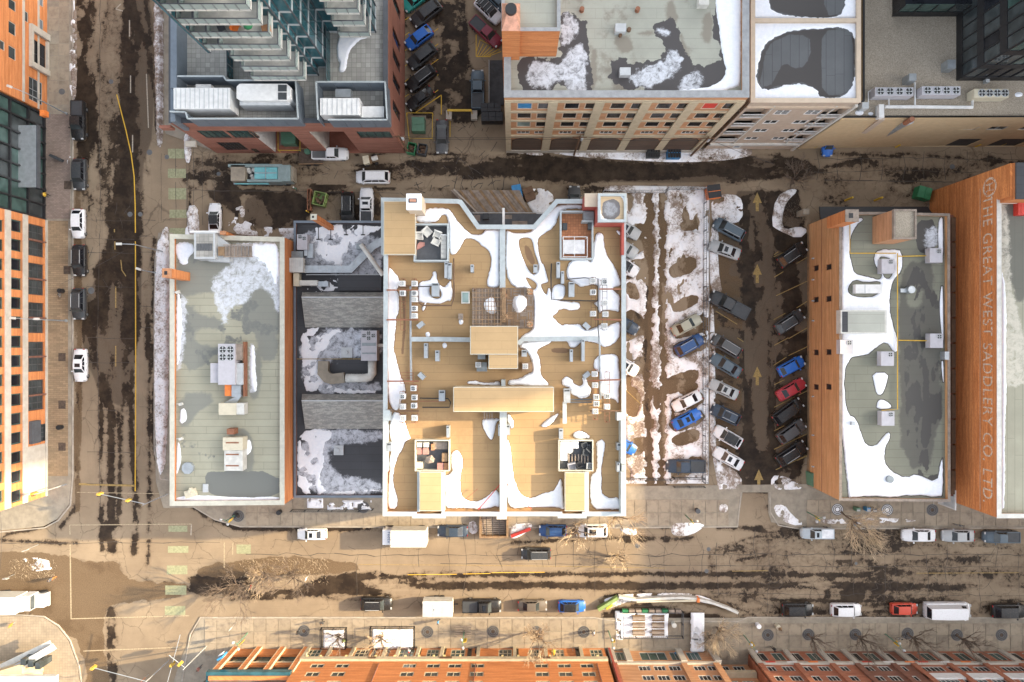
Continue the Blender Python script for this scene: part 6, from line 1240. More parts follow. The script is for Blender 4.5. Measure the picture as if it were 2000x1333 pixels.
for (x,y,a,l) in ((821,635,-.9,'tilted grey vent box at the south of the north west rack'),(823,735,.8,'tilted grey vent box north of the south west rack'),(1146,637,.8,'tilted grey vent box at the south of the north east rack'),(1146,733,-.9,'tilted grey vent box north of the south east rack')):
    mb=MB(); p=W(x,y,22); mb.rbox(p[0],p[1],ZR,22.0,.55,.85,a); put(mb.build('vent_box',M('m_galv')),l,'vent')
rbx('skylight','white framed skylight left of the pergola','skylight',(901,570,917,593),ZR,21.6,'m_offwhite',[(903,572,915,591,21.6,21.63,'m_glasspale','pane')]); rbx('roof_fan','small square exhaust fan left of the penthouse','fan',(895,613,904,624),ZR,21.6,'m_woodgrey')
for i,(a,b) in enumerate(((835,654),(868,675),(900,629),(874,562),(1095,565),(1138,768))): heap('snow_lump',['tiny snow lump by the west cable duct','tiny snow lump right of the slim vent','tiny snow lump under the exhaust fan','snow lump beside a galvanised unit','snow lump by the eastern cabinet','dirty snow lump by the south east rack'][i],f"{a-4} {b-4},{a+3} {b-5},{a+5} {b+3},{a-2} {b+6}",ZR+.02,.2)
mb=MB(); [mb.pbox(945+5*i,803,947+5*i,818,21.4,21.6) for i in range(4)]; mb.pbox(942,803,978,806,21.2,21.5); put(mb.build('roof_stairs',M('m_woodgrey')),'short metal stairs below the long penthouse','steps')
rbx('equipment_platform','grey platform beside the condenser left of the small penthouse','platform',(931,708,951,726),ZR,21.8,'m_galvdark'); rbx('equipment_platform','tan platform with condenser right of the small penthouse','platform',(1019,708,1040,726),ZR,21.8,'m_wood'); rbx('wall_unit','dark glazed window unit below the square penthouse','window unit',(933,693,948,702),ZR,23,'m_galvdark')
mb=MB(); [mb.tube([W(x,742+0*k,22.4),W(x,758,22.4)],.05) for k,x in enumerate((0,)) if 0]; 
# white mast of the courtyard divider and the courtyard terraces seen in the notch
o=thing('rear_patio','dark paved rear patio in the notch north of the tan building','patio',W(985,425)); mb=MB(); mb.prism([W(*p,3.5)[:2] for p in ((905,418),(1075,418),(1048,448),(935,448))],0,3.5); mb.build('patio_floor',M('m_slate'),o); mb=MB(); mb.bar(W(915,416,4.6),W(1064,416,4.6),.08); mb.build('rail',M('m_lightgrey'),o); mb=MB(); mb.pbox(911+32,417,936+18,428,3.5,4.4); mb.build('grill',M('m_charcoal'),o)
for a,b,c,d in ((925,420,938,432),(985,420,1000,428),(1000,432,1030,442)): mb=MB(); mb.pbox(a,b,c,d,3.5,3.53); mb.build('flagstone',M('m_woodgrey'),o)
mb=MB(); mb.bar(W(983.5,407,19),W(983.5,441,19),.3,.3); put(mb.build('divider_wall',M('m_white')),'thin white divider wall in the notch of the tan building','wall')
o=thing('ribbed_canopy','tan ribbed canopy roof with diagonal boards behind the tan building','canopy',W(945,395)); 
for i in range(16):
    a=895+6.6*i; mb=MB(); mb.prism([W(a,372,2.6)[:2],W(a+5.6,372,2.6)[:2],W(a+5.6+34,416,2.6)[:2],W(a+34,416,2.6)[:2]],2.4,2.6+random.uniform(0,.03)); mb.build('board',M('m_woodgrey' if i%3 else 'm_wood'),o)
mb=MB(); mb.prism([W(*p,2.3)[:2] for p in ((880,372),(1015,372),(1035,418),(925,418))],0,2.3); mb.build('base',M('m_woodgrey'),o); mb=MB(); mb.bar(W(886,370,2.9),W(935,418,2.9),.2,.15); mb.build('edge_beam',M('m_kerb'),o)
# ======== brick building with grey roof, right ========
t, P = building('brick_grey_roof_building', 'orange brick building with snowy grey roof between the parking lot and the painted wall sign', "1640 415,1722 415,1855 418,1856 980,1640 978", 10.0, 9.3, 'm_brickgold', 'm_woodgrey', .32, body_in=.35)
def pr(f):
    f.poly('snow', "1642 424,1660 432,1690 425,1672 440,1662 460,1658 490,1664 520,1668 535,1690 540,1706 545,1720 548,1724 535,1710 520,1706 500,1718 488,1745 488,1762 490,1762 530,1745 545,1740 560,1736 600,1745 640,1752 660,1754 680,1748 690,1730 665,1710 680,1690 694,1668 695,1656 705,1648 730,1650 780,1656 810,1672 818,1682 850,1692 872,1710 872,1722 858,1734 844,1740 850,1728 876,1726 900,1740 922,1770 935,1790 925,1830 945,1838 900,1842 895,1842 960,1838 972,1780 966,1742 972,1700 968,1644 974", amp=3, sc=8)
    f.poly('snow', "1668 545,1690 552,1720 548,1720 560,1712 580,1680 582,1658 576,1655 562", sub=True); f.poly('snow', "1716 505,1722 500,1742 506,1748 522,1740 545,1728 545,1722 530", sub=True)
    f.poly('snow', "1703 729,1736 728,1730 755,1722 772,1712 770,1708 750", amp=1); f.poly('snow', "1714 784,1722 780,1738 788,1742 798,1712 800", amp=1); f.poly('snow', "1838 422,1842 430,1842 510,1834 500,1832 440", amp=2); f.poly('snow', "1838 560,1842 560,1843 690,1838 640,1835 600"); f.poly('snow', "1838 705,1843 705,1843 760")
    f.poly('snow', "1642 655,1712 658,1705 690,1668 697,1642 700"); snowring(f, 1.8)
    f.cover('wet', "1768 520,1838 520,1840 935,1775 930,1764 700", .42, sc=44, amp=26, seed=66, sx=2.2); f.poly('wet', "1790 430,1830 430,1830 490,1800 498,1788 480", amp=6); f.poly('wet', "1800 700,1812 700,1816 780,1820 860,1806 880,1796 860,1804 800", amp=7); f.poly('wet',"1810 930,1838 926,1838 948,1815 944",amp=5); f.poly('frost', "1806 450,1830 440,1830 480,1812 490,1806 475", amp=9, sc=6); f.poly('grime', "1755 520,1836 500,1840 900,1760 930,1756 700", amp=16, sc=26); f.poly('grime', "1770 560,1800 560,1800 600,1770 600", sub=True, amp=6)
f = roof_field(t, "1643 420,1851 422,1852 975,1643 974", 9.3, 'm_roof_greywest', 1.6, paint=pr); finish_snow(f, 'long snow drift on the west and south sides of the grey roof at the right')
x0, yA, yB = W(1640,0,10)[0], W(0,415,10)[1], W(0,978,10)[1]; L_=yA-yB
ops=[]; 
def oy(py,z): return yA-W(0,py,z)[1]
for py in (524,586,690,758):
    ops.append((oy(py-1,3.6)-.42,oy(py-1,3.6)+.42,1.9,3.6,'m_black',(0,0),'m_rust')) ; ops.append((oy(py-2,6.8)-.42,oy(py-2,6.8)+.42,5.9,7.6,'m_black',(0,0),'m_rust'))
wall(t,(x0,yA),(x0,yB),0,9.3,ops,'m_brickgold',.2)
wbox(t,(x0,yA),(x0,yB),0,L_,0,.5,.1,'m_wood','base_course'); wbox(t,(x0,yA),(x0,yB),0,L_,4.6,4.66,.04,'m_brickdark','joint_course')
for k,py in enumerate((505,547,588,627,775,850,912)): 
    mb=MB(); x,y,_=W(1588 if k%2 else 1592,py,1.8 if k%2 else 2.2); mb.rbox(x0-.15,y,1.9,2.2,.3,.2); put(mb.build('wall_light',M('m_lamp')),['first','second','third','fourth','fifth','sixth','seventh'][k]+' small white lamp from the north on the orange brick wall by the parking lot','lamp')
chim('brick chimney block with dark round flue at the north edge of the right grey roof',(1652,410,1677,433),9,14.5,'m_brickorange','m_woodgrey')
o=thing('roof_stair_house','brick stair house with gravelled top on the north side of the right grey roof','stair house',W(1750,440,9.3)); mb=MB(); mb.pbox(1746,410,1790,466,9.3,14.6); mb.build('brick_wall',M('m_brickrevil'),o); mb=MB(); P_=[W(*p,15.0)[:2] for p in ((1746,409),(1790.6,409),(1790.6,467),(1746,467))]; P_=P_[::-1]; mb.ring(P_,offset_poly(P_,.22),14.5,15.0); mb.build('coping',M('m_woodgrey'),o); mb=MB(); mb.pbox(1748,411,1788,465,14.6,14.75); mb.build('gravel_top',M('m_gravel'),o)
for a,b,l in ((1735,520,'grey unit in the snow hollow of the right grey roof'),(1829,499,'grey unit with fan against the east parapet, northern'),(1654,678,'grey unit on the west side of the right grey roof'),(1734,701,'grey unit in the centre of the right grey roof'),(1830,666,'grey unit with fan against the east parapet, middle'),(1735,818,'grey unit standing alone in the south of the right grey roof')):
    fanunit('square '+l,(a-13,b-14,a+12,b+14),9.4,10.5,[(a+5,b-8)],'m_hvac',.32)
rbx('skylight','long white skylight with two panes in the snow of the right grey roof','skylight',(1671,556,1723,573),9.4,10.2,'m_white',[(1689.5,556.5,1690.5,572.5,10.2,10.26,'m_lightgrey','bar')])
rbx('raised_roof','raised pale framed flat section on the west side of the right grey roof','raised roof',(1642,606,1732,652),9.3,10.6,'m_offwhite',[(1645,609,1656,649,10.6,10.63,'m_roof_dark_plain','dark_strip'),(1656.2,609,1728,649,10.6,10.63,'m_roof_pale_plain','membrane')])
mb=MB(); p=W(1781,566,10.2); mb.cyl(p[0],p[1],9.3,10.2,.5,n=16); mb.rbox(p[0]-.9,p[1]-.1,9.3,9.8,.8,.5); put(mb.build('round_vent',M('m_galv')),'round galvanised vent with grey pad right of centre on the right roof','vent'); mb=MB(); p=W(1739,937,9.8); mb.cyl(p[0],p[1],9.3,9.8,.5,n=14); put(mb.build('roof_drain_hood',M('m_galvdark')),'round dark hood in the snow near the south edge of the right roof','vent')
mb=MB(); p=W(1667,828,9.9); mb.rbox(p[0],p[1],9.3,9.9,.5,.5); put(mb.build('roof_vent',M('m_galv')),'tiny square vent in the snow of the right grey roof','vent'); mb=MB(); p=W(1846,695,9.9); mb.rbox(p[0],p[1],9.3,10.3,.6,1.1); put(mb.build('parapet_box',M('m_galv')),'galvanised box on the east parapet of the right grey roof','box')
for p,l in (("1660 438,1660 495,1750 495",'yellow gas pipe angled across the north of the right grey roof'),("1753 495,1753 800,1722 802,1721 810",'long yellow gas pipe down the middle of the right grey roof'),("1755 501,1812 500",'yellow gas pipe to the northern parapet unit'),("1755 665,1815 666",'yellow gas pipe to the middle parapet unit')): pipe(l,p,9.7,.07,'m_lineyellow','gas_pipe')
mb=MB(); mb.prism([W(*p,3.2)[:2] for p in ((1601,404),(1812,404),(1820,416),(1640,416),(1603,432))],2.9,3.2); put(mb.build('black_canopy',M('m_black')),'black canopy along the north side of the right brick building','canopy')
# ======== painted wall sign building, far right ========
t, P = building('painted_sign_building', 'tall brick building with faded white painted lettering on its wall at the right edge', "1948 390,2300 390,2300 1012,1948 1012", 14.4, 13.7, 'm_brickorange', 'm_offwhite', .55, body_in=.35)
def pr(f):
    f.poly('grime', "1955 395,2010 395,2010 560,1990 600,1975 560,1955 520", amp=10); f.poly('frost', "1950 395,1966 400,1972 500,1975 560,1985 600,2010 700,2020 740,1970 760,1955 740", amp=7, sc=9); f.poly('snow', "1950 520,1962 540,1966 620,1964 700,1966 760,1962 860,1963 990,1952 1002,1950 700", amp=4, sc=8)
f = roof_field(t, "1957 396,2290 396,2290 1004,1957 1004", 13.7, 'm_roof_yellowgrey', 2.4, paint=pr); finish_snow(f, 'narrow snow strip along the west parapet of the painted sign building')
x0, yA, yB = W(1948,0,14.4)[0], W(0,330,14.4)[1], W(0,1012,14.4)[1]
mb=MB(); mb.box(x0+.35,W(0,318,17)[1],0,x0+40,W(0,389,17)[1]+.0,16.8); mb.build('north_block',M('m_brickorange'),t); mb=MB(); xq=W(1985,0,17)[0]; mb.box(xq,W(0,318,17)[1],16.8,x0+40,W(0,389,17)[1],17.0); mb.build('north_block_roof',M('m_roof_dark_plain'),t)
yN=W(0,318,17)[1]
wall(t,(x0,yN),(x0,yB),0,13.7,[],'m_brickdeep',.3,win=False)
wbox(t,(x0,yN),(x0,yB),2,yN-yB-.3,11.1,11.16,.02,'m_linewhite','painted_line'); wbox(t,(x0,yN),(x0,yB),0,.0+(yN-W(0,389,15)[1]),13.7,16.7,.0,'m_brickdeep','upper_wall',.3)
def lettering(txt,parent,size,y,z,mat,x=None,rot='west',name='lettering',sx=1.0,ext=.01):
    cu=bpy.data.curves.new('text','FONT'); cu.body=txt; cu.size=size; cu.extrude=ext; cu.space_character=1.12; ob=bpy.data.objects.new('text',cu); COL.objects.link(ob)
    dg=bpy.context.evaluated_depsgraph_get(); me=bpy.data.meshes.new_from_object(ob.evaluated_get(dg)); bpy.data.objects.remove(ob); me.materials.clear(); me.materials.append(M(mat)); me.name=name
    o=bpy.data.objects.new(name,me); COL.objects.link(o); o.parent=parent; g=ORG.get(parent.name,Vector((0,0,0)))
    if rot=='west': m_=Matrix(((0,0,-1,0),(-1,0,0,0),(0,1,0,0),(0,0,0,1)))
    elif rot=='north': m_=Matrix(((-1,0,0,0),(0,0,1,0),(0,1,0,0),(0,0,0,1)))
    else: m_=Matrix.Rotation(rot,4,'Z')
    o.matrix_local=Matrix.Translation(Vector((x,y,z))-g)@m_@Matrix.Diagonal((sx,1,1,1)); return o
t_=NT('m_ghostpaint'); n=t_.noise(2.5,6,.75); t_.b.inputs['Alpha'].default_value=1; a_=t_.step(n,.36,.56); t_.l.new(t_.math('MULTIPLY',a_,.7),t_.b.inputs['Alpha']); t_.out((.74,.60,.46),.85)
lettering('THE GREAT WEST SADDLERY CO. LTD.',t,2.55,W(0,382,12.5)[1],11.75,'m_ghostpaint',x0-.02,sx=1.0)
o=[c for c in t.children if c.name.startswith('lettering')][0]; L0=o.dimensions[0] if o.dimensions[0]>1 else 40
bpy.context.view_layer.update(); xs_=[v.co.x for v in o.data.vertices]; want=W(0,385,12.5)[1]-W(0,985,12.5)[1]; k_=want/(max(xs_)-min(xs_)); 
for v in o.data.vertices: v.co.x*=k_
mb=MB(); c=W(1955,362,14.2); yy0=c[1]; zz0=12.4+.6
for i in range(24):
    a0,a1=2*PI*i/24,2*PI*(i+1)/24; mb.add([(x0-.03,yy0+r*math.sin(a),zz0+r*1.0*math.cos(a)) for r,a in ((1.0,a0),(1.3,a0),(1.3,a1),(1.0,a1))],[(0,1,2,3)])
for (ya,yb,za,zb) in ((-.55,-.35,-.7,.7),(.3,.5,-.7,.7),(-.35,.3,-.1,.1)): mb.add([(x0-.03,yy0+ya,zz0+za),(x0-.03,yy0+yb,zz0+za),(x0-.03,yy0+yb,zz0+zb),(x0-.03,yy0+ya,zz0+zb)],[(0,1,2,3)])
mb.build('painted_emblem',M('m_ghostpaint'),t)
wbox(t,(x0,yN),(x0,yB),yN-W(0,995,4)[1],yN-W(0,957,4)[1]+0,1.0,1.1,.02,'m_offwhite','sign_edge'); 
yy1,yy2=W(0,952,4)[1],W(0,990,4)[1]; wbox(t,(x0,yN),(x0,yB),yN-yy1,yN-yy2,2.2,6.2,.12,'m_white','white_sign'); wbox(t,(x0,yN),(x0,yB),yN-yy1+.2,yN-yy2-.2,3.6,6.0,.15,'m_lightgrey','sign_panel')
o=thing('alley_shed_roof','long narrow lean-to with dark panels between the two right hand brick buildings','lean-to',W(1862,700)); 
mb=MB(); xa=W(1856,0,6)[0]; mb.box(xa+.0,W(0,970,6)[1],0,xa+.5,W(0,420,6)[1],5.9); mb.build('wall',M('m_brickdark'),o)
for i in range(11): ya=425+49.5*i; mb=MB(); mb.pbox(1858.5,ya,1868,ya+46,5.7,6.1); mb.build('roof_panel',M('m_brown'),o)
mb=MB(); p=W(1998,408,14.6); mb.rbox(p[0],p[1],13.7,14.6,1.2,1.6); mb.rbox(p[0],p[1]-.1,14.6,14.64,.5,1.2); put(mb.build('striped_roof_box',M('m_red')),'red box with cream stripe on the painted sign building roof','box')
# ======== row of buildings along the bottom edge ========
BR=[]
def rowhouse(name,label,xa,xb,ybase,h,mat,ops,frame,pane,bands=(),depth=.35,mull=(1,0),ft=.08,base=None):
    x0,y0,_=W(xa,ybase); x1=W(xb,0)[0]; o=thing(name,label,'building',((x0+x1)/2,y0-6,0)); mb=MB(); mb.box(x0+.05,y0-16,0,x1-.05,y0-depth-.35,h); mb.build('body',M(mat),o)
    # outside is north: direction p0->p1 must run from east to west
    L=x1-x0; oo=[(L-b,L-a,c,d)+tuple(r) for (a,b,c,d,*r) in ops]
    wall(o,(x1,y0),(x0,y0),0,h,oo,mat,depth,frame=frame,pane=pane,mull=mull,ft=ft)
    for (za,zb,out,m_,*r) in bands:
        u0,u1=(r[0],r[1]) if r else (0,L); mb=MB(); mb.box(x0+u0,y0-.02,za,x0+u1,y0+out,zb); mb.build('stone_band',M(m_),o)
    return o,x0,x1,y0,L
# west: brick piers with green glass
L1=(600-456)/S; pw=L1/4
ops=[(.35+i*(L1-.5)/3+.45, .35+(i+1)*(L1-.5)/3-.1, 2.0,4.2) for i in range(3)]+[(.35+i*(L1-.5)/3+.45, .35+(i+1)*(L1-.5)/3-.1, 5.2,7.0) for i in range(3)]
o,xa_,xb_,y0_,L=rowhouse('brick_shop_building','orange brick corner shop with stone edged piers and green glass on the bottom edge',456,601,1267,8.6,'m_brickorange',ops,'m_glassgreen','m_glassgreen',[(4.35,4.5,.1,'m_cream')],.45,(2,0))
for i in range(4):
    u=.1+i*(L1-.5)/3; mb=MB(); mb.box(xa_+u,y0_-.02,0,xa_+u+.62,y0_+.35,7.6); mb.build('brick_pier',M('m_brickorange'),o); mb=MB(); mb.box(xa_+u+.64,y0_-.02,0,xa_+u+.76,y0_+.37,7.6); mb.build('pier_edge',M('m_cream'),o); mb=MB(); mb.box(xa_+u-.1,y0_-.02,0,xa_+u,y0_+.37,7.6); mb.build('pier_edge',M('m_cream'),o)
mb=MB(); mb.box(xa_-.4,y0_-1.4,7.6,xb_+.1,y0_+.5,8.4); mb.build('green_roof_edge',M('m_glassteal'),o)
mb=MB(); p=W(432,1284,6.5); s_=thing('hanging_sign','round blue and white hanging sign at the corner of the brick shop','sign',p); mb.rbox(p[0],p[1],5.4,7.0,.9,.25,.5); mb.build('panel',M('m_blue'),s_); mb=MB(); mb.rbox(p[0]-.2,p[1]+.25,5.6,6.4,.6,.12,.5); mb.build('emblem',M('m_white'),s_)
# middle: long orange brick with storefronts
x_=601; X2=1180; L=(X2-x_)/S; ops=[]
for a,b in ((4,30),(96,124),(180,210),(234,258),(280,308),(372,398),(430,452),(474,498),(548,572)): ops.append((a/S,b/S,.5,3.0,'m_glassgreen' if a not in (96,372) else 'm_glass',(2,1),'m_cream'))
for a in (40,128,154,214,262,312,402,520): ops.append((a/S,(a+9)/S,.05,3.1,'m_glassblack',(0,0),'m_brown'))
for row,(za,zb) in enumerate(((5.0,6.2),(7.4,8.7),(9.9,11.2))):
    for a in (26,72,196,240,280,322,440,482,524):
        ops.append((a/S,(a+25)/S,za,zb,'m_glass',(1,0),'m_cream'))
o,xa_,xb_,y0_,L=rowhouse('long_brick_building','long orange brick building with cream sign band and paired windows on the bottom edge',x_+1,X2,1266,14.5,'m_brickorange',ops,'m_cream','m_glass',[(3.5,4.3,.35,'m_cream'),(3.2,3.5,.15,'m_offwhite')],.12,(1,0),.14)
for a in (0,44,88,150,176,214,260,330,400,460,528): mb=MB(); u=a/S; mb.box(xa_+u,y0_-.02,0,xa_+u+.5,y0_+.3,3.2); mb.build('stone_pier',M('m_cream'),o)
for a in (150,330,555): mb=MB(); u=a/S; mb.box(xa_+u,y0_,5.1,xa_+u+.12,y0_+.14,14.4); mb.build('downpipe',M('m_brickdark'),o)
for a in (10,36,84,140,176,196,222,250,270,300,380,410,470,560): mb=MB(); u=a/S; mb.rbox(xa_+u,y0_+.2,3.0,3.35,.3,.3); mb.build('wall_lamp',M('m_brasslight'),o)
for a,b in ((128,142),(262,285),(440,470)): mb=MB(); u=a/S; mb.box(xa_+u,y0_+.36,3.6,xa_+b/S,y0_+.39,4.2); mb.build('sign_marks',M('m_brown'),o)
# east: darker brick rows with white framed windows
L=(1390-1186)/S; ops=[]
for i,(a,b) in enumerate(((8,30),(60,110),(118,146),(150,175))): ops.append((a/S,b/S,.6,3.1,'m_glassgreen',(2,0),'m_grey'))
for za,zb in ((4.8,6.2),(7.6,9.0),(10.5,11.8)):
    for a in (48,76,104,150,176,): ops.append((a/S,(a+22)/S,za,zb,'m_glassblack',(2,0),'m_offwhite'))
o,xa_,xb_,y0_,L=rowhouse('brick_row_building','brick row building with white triple windows beside the planted gap on the bottom edge',1186,1390,1271,14,'m_brickrevil',ops,'m_offwhite','m_glass',[(4.0,4.5,.25,'m_limestone')],.12,(2,0),.1)
for a in (0,30,132,196): mb=MB(); mb.box(xa_+a/S,y0_-.02,0,xa_+a/S+.9,y0_+.4,4.0); mb.build('stone_pier',M('m_limestone'),o)
for a in (0,130,190): mb=MB(); mb.box(xa_+a/S,y0_-.02,4.5,xa_+a/S+.8,y0_+.3,13.9); mb.build('brick_pier',M('m_brickred' if a==0 else 'm_brickrevil'),o)
mb=MB(); mb.box(xa_+.1,y0_,.05,xa_+.4,y0_+.5,13.9); mb.build('red_downpipe',M('m_redbrown'),o)
for xa,xb,mat,lab in ((1460,1640,'m_brickred','dark red brick building with white triple windows, east of the bushy gap'),(1641,1745,'m_brickdark','narrow dark brick building with raised piers on the bottom edge'),(1746,2060,'m_brickred','red brick building with long white window bands at the bottom right corner')):
    L=(xb-xa)/S; ops=[]; n=int(L/2.6)
    for i in range(n): u=.5+i*(L-.8)/n; ops.append((u,u+1.7,.6,3.0,'m_glassgreen' if i%2 else 'm_glassblack',(1,0),'m_limestone'))
    if xa!=1746:
        for za,zb in ((4.8,6.2),(7.6,9.0),(10.5,11.8)):
            m_=int(L/2.35)
            for i in range(m_): u=.5+i*(L-.9)/m_; ops.append((u,u+1.65,za,zb,'m_glassblack',(2,0),'m_offwhite'))
    else:
        for za,zb in ((4.9,6.3),(8.6,10.1)):
            for i in range(6): u=.8+i*(L-1.2)/6; ops.append((u,u+3.2,za,zb,'m_glassblack',(4,0),'m_offwhite'))
    o,xa_,xb_,y0_,L=rowhouse('brick_row_building',lab,xa,xb,1272,14,mat,ops,'m_offwhite','m_glass',[(3.9,4.4,.3,'m_limestone')]+([(7.2,8.6,.2,'m_white')] if xa==1746 else []),.12,(2,0),.09)
    for i in range(int(L/5.2)+1): mb=MB(); u=min(i*5.2,L-.8); mb.box(xa_+u,y0_-.02,0,xa_+u+.75,y0_+.35,3.9); mb.build('stone_pier',M('m_limestone'),o); mb=MB(); mb.box(xa_+u,y0_-.02,4.4,xa_+u+.75,y0_+.28,13.9); mb.build('brick_pier',M(mat),o)
    for i in range(3): mb=MB(); mb.box(xa_+1.2+i*3.1,y0_+.31,4.0,xa_+2.6+i*3.1,y0_+.36,4.3); mb.build('shop_sign',M(('m_red','m_white','m_orange')[i]),o)
ops=[(.5+2.3*i,2.2+2.3*i,za,zb,'m_glassblack',(2,0),'m_offwhite') for i in range(2) for za,zb in ((.6,2.6),(5,6.3),(7.8,9.1))]
rowhouse('set_back_building','recessed brick building behind the bushy gap on the bottom edge',1391,1459,1298,13,'m_brickrevil',ops,'m_offwhite','m_glass',[(3.4,4.2,.8,'m_cream')],.12,(2,0),.1)
# ======== unseen buildings added out of frame to the east, sized to shade the lots ========
for nm,lab,x0_,x1_,y0_,y1_,h,m_ in (('shade_tower','unseen tall building added east of the picture to cast shade',150,180,22.7,150,112,'m_limestone'),('shade_block','unseen mid rise building added south east of the picture to cast shade',150,180,-120,22.5,51.5,'m_limestone')):
    o=thing(nm,lab,'building',((x0_+x1_)/2,(y0_+y1_)/2,0)); mb=MB(); mb.box(x0_,y0_,0,x1_,y1_,h); mb.build('wall',M(m_),o)
    mb=MB(); mb.box(x0_-.2,y0_-.2,h,x1_+.2,y1_+.2,h+.6); mb.build('cornice',M('m_grey'),o)
    z=4
    while z<h-3: mb=MB(); mb.box(x0_-.04,y0_+1,z,x0_-.01,y1_-1,z+1.6); mb.build('window',M('m_glass'),o); z+=4
# ======== vehicles ========
PC = {'black':(.012,.013,.015),'charcoal':(.035,.04,.045),'white':(.70,.71,.73),'silver':(.38,.40,.41),'beige':(.34,.34,.27),'blue':(.015,.13,.50),'deepblue':(.02,.07,.20),'red':(.38,.03,.045),'orange':(.55,.07,.04),'darkred':(.20,.025,.045),
      'slate':(.075,.11,.14),'navy':(.03,.05,.08),'paleblue':(.42,.48,.52),'brown':(.12,.10,.08),'teal':(.02,.30,.27),'darkgrey':(.07,.075,.08)}
for k,v in PC.items(): paint('p_'+k, v)
CARM = {}
SPEC = {  # length, width, belt, roof height, windshield base/top, rear top/base (fractions from the front), hood, tail
 'sedan':(4.8,1.85,.95,1.45,.27,.40,.68,.84,.80,.92),'hatch':(4.2,1.78,.98,1.52,.24,.37,.80,.95,.85,.97),'suv':(4.75,1.95,1.08,1.72,.24,.35,.84,.96,.98,1.05),
 'minivan':(5.1,1.98,1.02,1.75,.19,.32,.88,.97,.92,1.02),'pickup':(5.9,2.02,1.15,1.85,.25,.345,.56,.60,1.08,1.12),'van':(6.2,2.1,1.2,2.5,.11,.21,.985,.995,1.1,1.2)}
def car_meshes(kind):
    if kind in CARM: return CARM[kind]
    L,Wd,bl,rf,wb,wt,rt,rb,hood,tail = SPEC[kind]; X = lambda f: L/2-L*f; hw = Wd/2
    st = [(0,.55,.62),(.012,.70,.68),(.04,.86,hood-.12),(.10,.95,hood-.03),(.2,.985,(hood+bl)/2),(wb,1.0,bl),(.5,1.0,bl),(rt,1.0,bl),(min(rb,.955),.985,tail if kind!='pickup' else bl),(.965,.93,tail-.02),(.99,.84,tail-.12),(1.0,.74,.70)]
    st = sorted(set(st), key=lambda a:a[0]); b = MB(); n = 9
    for f,wf,z in st:
        w_ = hw*wf; x = X(f); b.v += [(x,-w_,.28),(x,-w_,.62*min(1,z)),(x,-w_*.985,z-.10),(x,-w_*.90,z-.01),(x,0,z+.035),(x,w_*.90,z-.01),(x,w_*.985,z-.10),(x,w_,.62*min(1,z)),(x,w_,.28)]
    for i in range(len(st)-1):
        for j in range(n-1): b.f.append((i*n+j,(i+1)*n+j,(i+1)*n+j+1,i*n+j+1))
    b.f.append(tuple(range(n))); b.f.append(tuple((len(st)-1)*n+j for j in range(n-1,-1,-1)))
    # cabin shell (body colour pillars and roof)
    c = MB(); a0,a1 = hw*.90, hw*.70; zb = bl-.03
    bot = [(X(wb),-a0*.94),(X(wb),a0*.94),(X(rb),a0*.92),(X(rb),-a0*.92)]; mid = [(X(wt),-a1),(X(wt),a1),(X(rt),a1*.96),(X(rt),-a1*.96)]
    c.add([(x,y,zb) for x,y in bot]+[(x,y,rf-.05) for x,y in mid], [(0,1,5,4),(1,2,6,5),(2,3,7,6),(3,0,4,7)])
    R_ = [(X(wt),-a1),(X(wt)-.12,-a1*.55),(X(wt)-.12,a1*.55),(X(wt),a1),(X(rt),a1*.96),(X(rt)+.1,a1*.5),(X(rt)+.1,-a1*.5),(X(rt),-a1*.96)]
    r = MB(); r.add([(X(wt),-a1,rf-.05),(X(wt),0,rf-.01),(X(wt),a1,rf-.05),((X(wt)+X(rt))/2,-a1*1.02,rf-.03),((X(wt)+X(rt))/2,0,rf+.02),((X(wt)+X(rt))/2,a1*1.02,rf-.03),(X(rt),-a1*.96,rf-.06),(X(rt),0,rf-.02),(X(rt),a1*.96,rf-.06)],[(0,3,4,1),(1,4,5,2),(3,6,7,4),(4,7,8,5)])
    def quad(p,q,r_,s_,t0,t1,m0,m1,off):   # sub-rectangle of a face p q r s, pushed outwards
        p,q,r_,s_=map(Vector,(p,q,r_,s_)); nn=(q-p).cross(s_-p).normalized()*off; f=lambda u,v:(p.lerp(q,u)).lerp(s_.lerp(r_,u),v)+nn
        return [tuple(f(t0,m0)),tuple(f(t1,m0)),tuple(f(t1,m1)),tuple(f(t0,m1))]
    B=[(x,y,zb) for x,y in bot]; T=[(x,y,rf-.05) for x,y in mid]
    ws=MB(); ws.add(quad(B[0],B[1],T[1],T[0],.06,.94,.06,.97,.012),[(0,1,2,3)]); rw=MB(); rw.add(quad(B[2],B[3],T[3],T[2],.07,.93,.12,.94,.012),[(0,1,2,3)])
    sw=[]
    for (i,j) in ((1,2),(3,0)):
        m_=MB()
        if kind=='van': m_.add(quad(B[i],B[j],T[j],T[i],.04 if i==1 else .84,.16 if i==1 else .96,.35,.9,.012),[(0,1,2,3)])
        else:
            for u0,u1 in ((.05,.34),(.37,.64),(.67,.92)): m_.add(quad(B[i],B[j],T[j],T[i],u0,u1,.12,.9,.012),[(0,1,2,3)])
        sw.append(m_)
    hl=MB(); hl.rbox(0,0,-.07,.07,.22,.34); tl=MB(); tl.rbox(0,0,-.09,.09,.1,.26); mi=MB(); mi.rbox(0,0,-.07,.08,.16,.2)
    wh=MB(); m=16
    for s in (0,): wh.tube([(0,-.11,0),(0,.11,0)],.34 if kind!='pickup' else .4,16); rm=MB(); rm.tube([(0,-.125,0),(0,.125,0)],.19,12)
    d=dict(body=b,cabin=c,roof=r,windshield=ws,rear_window=rw,side_l=sw[0],side_r=sw[1],head=hl,tail=tl,mirror=mi,wheel=wh,rim=rm)
    extra={}
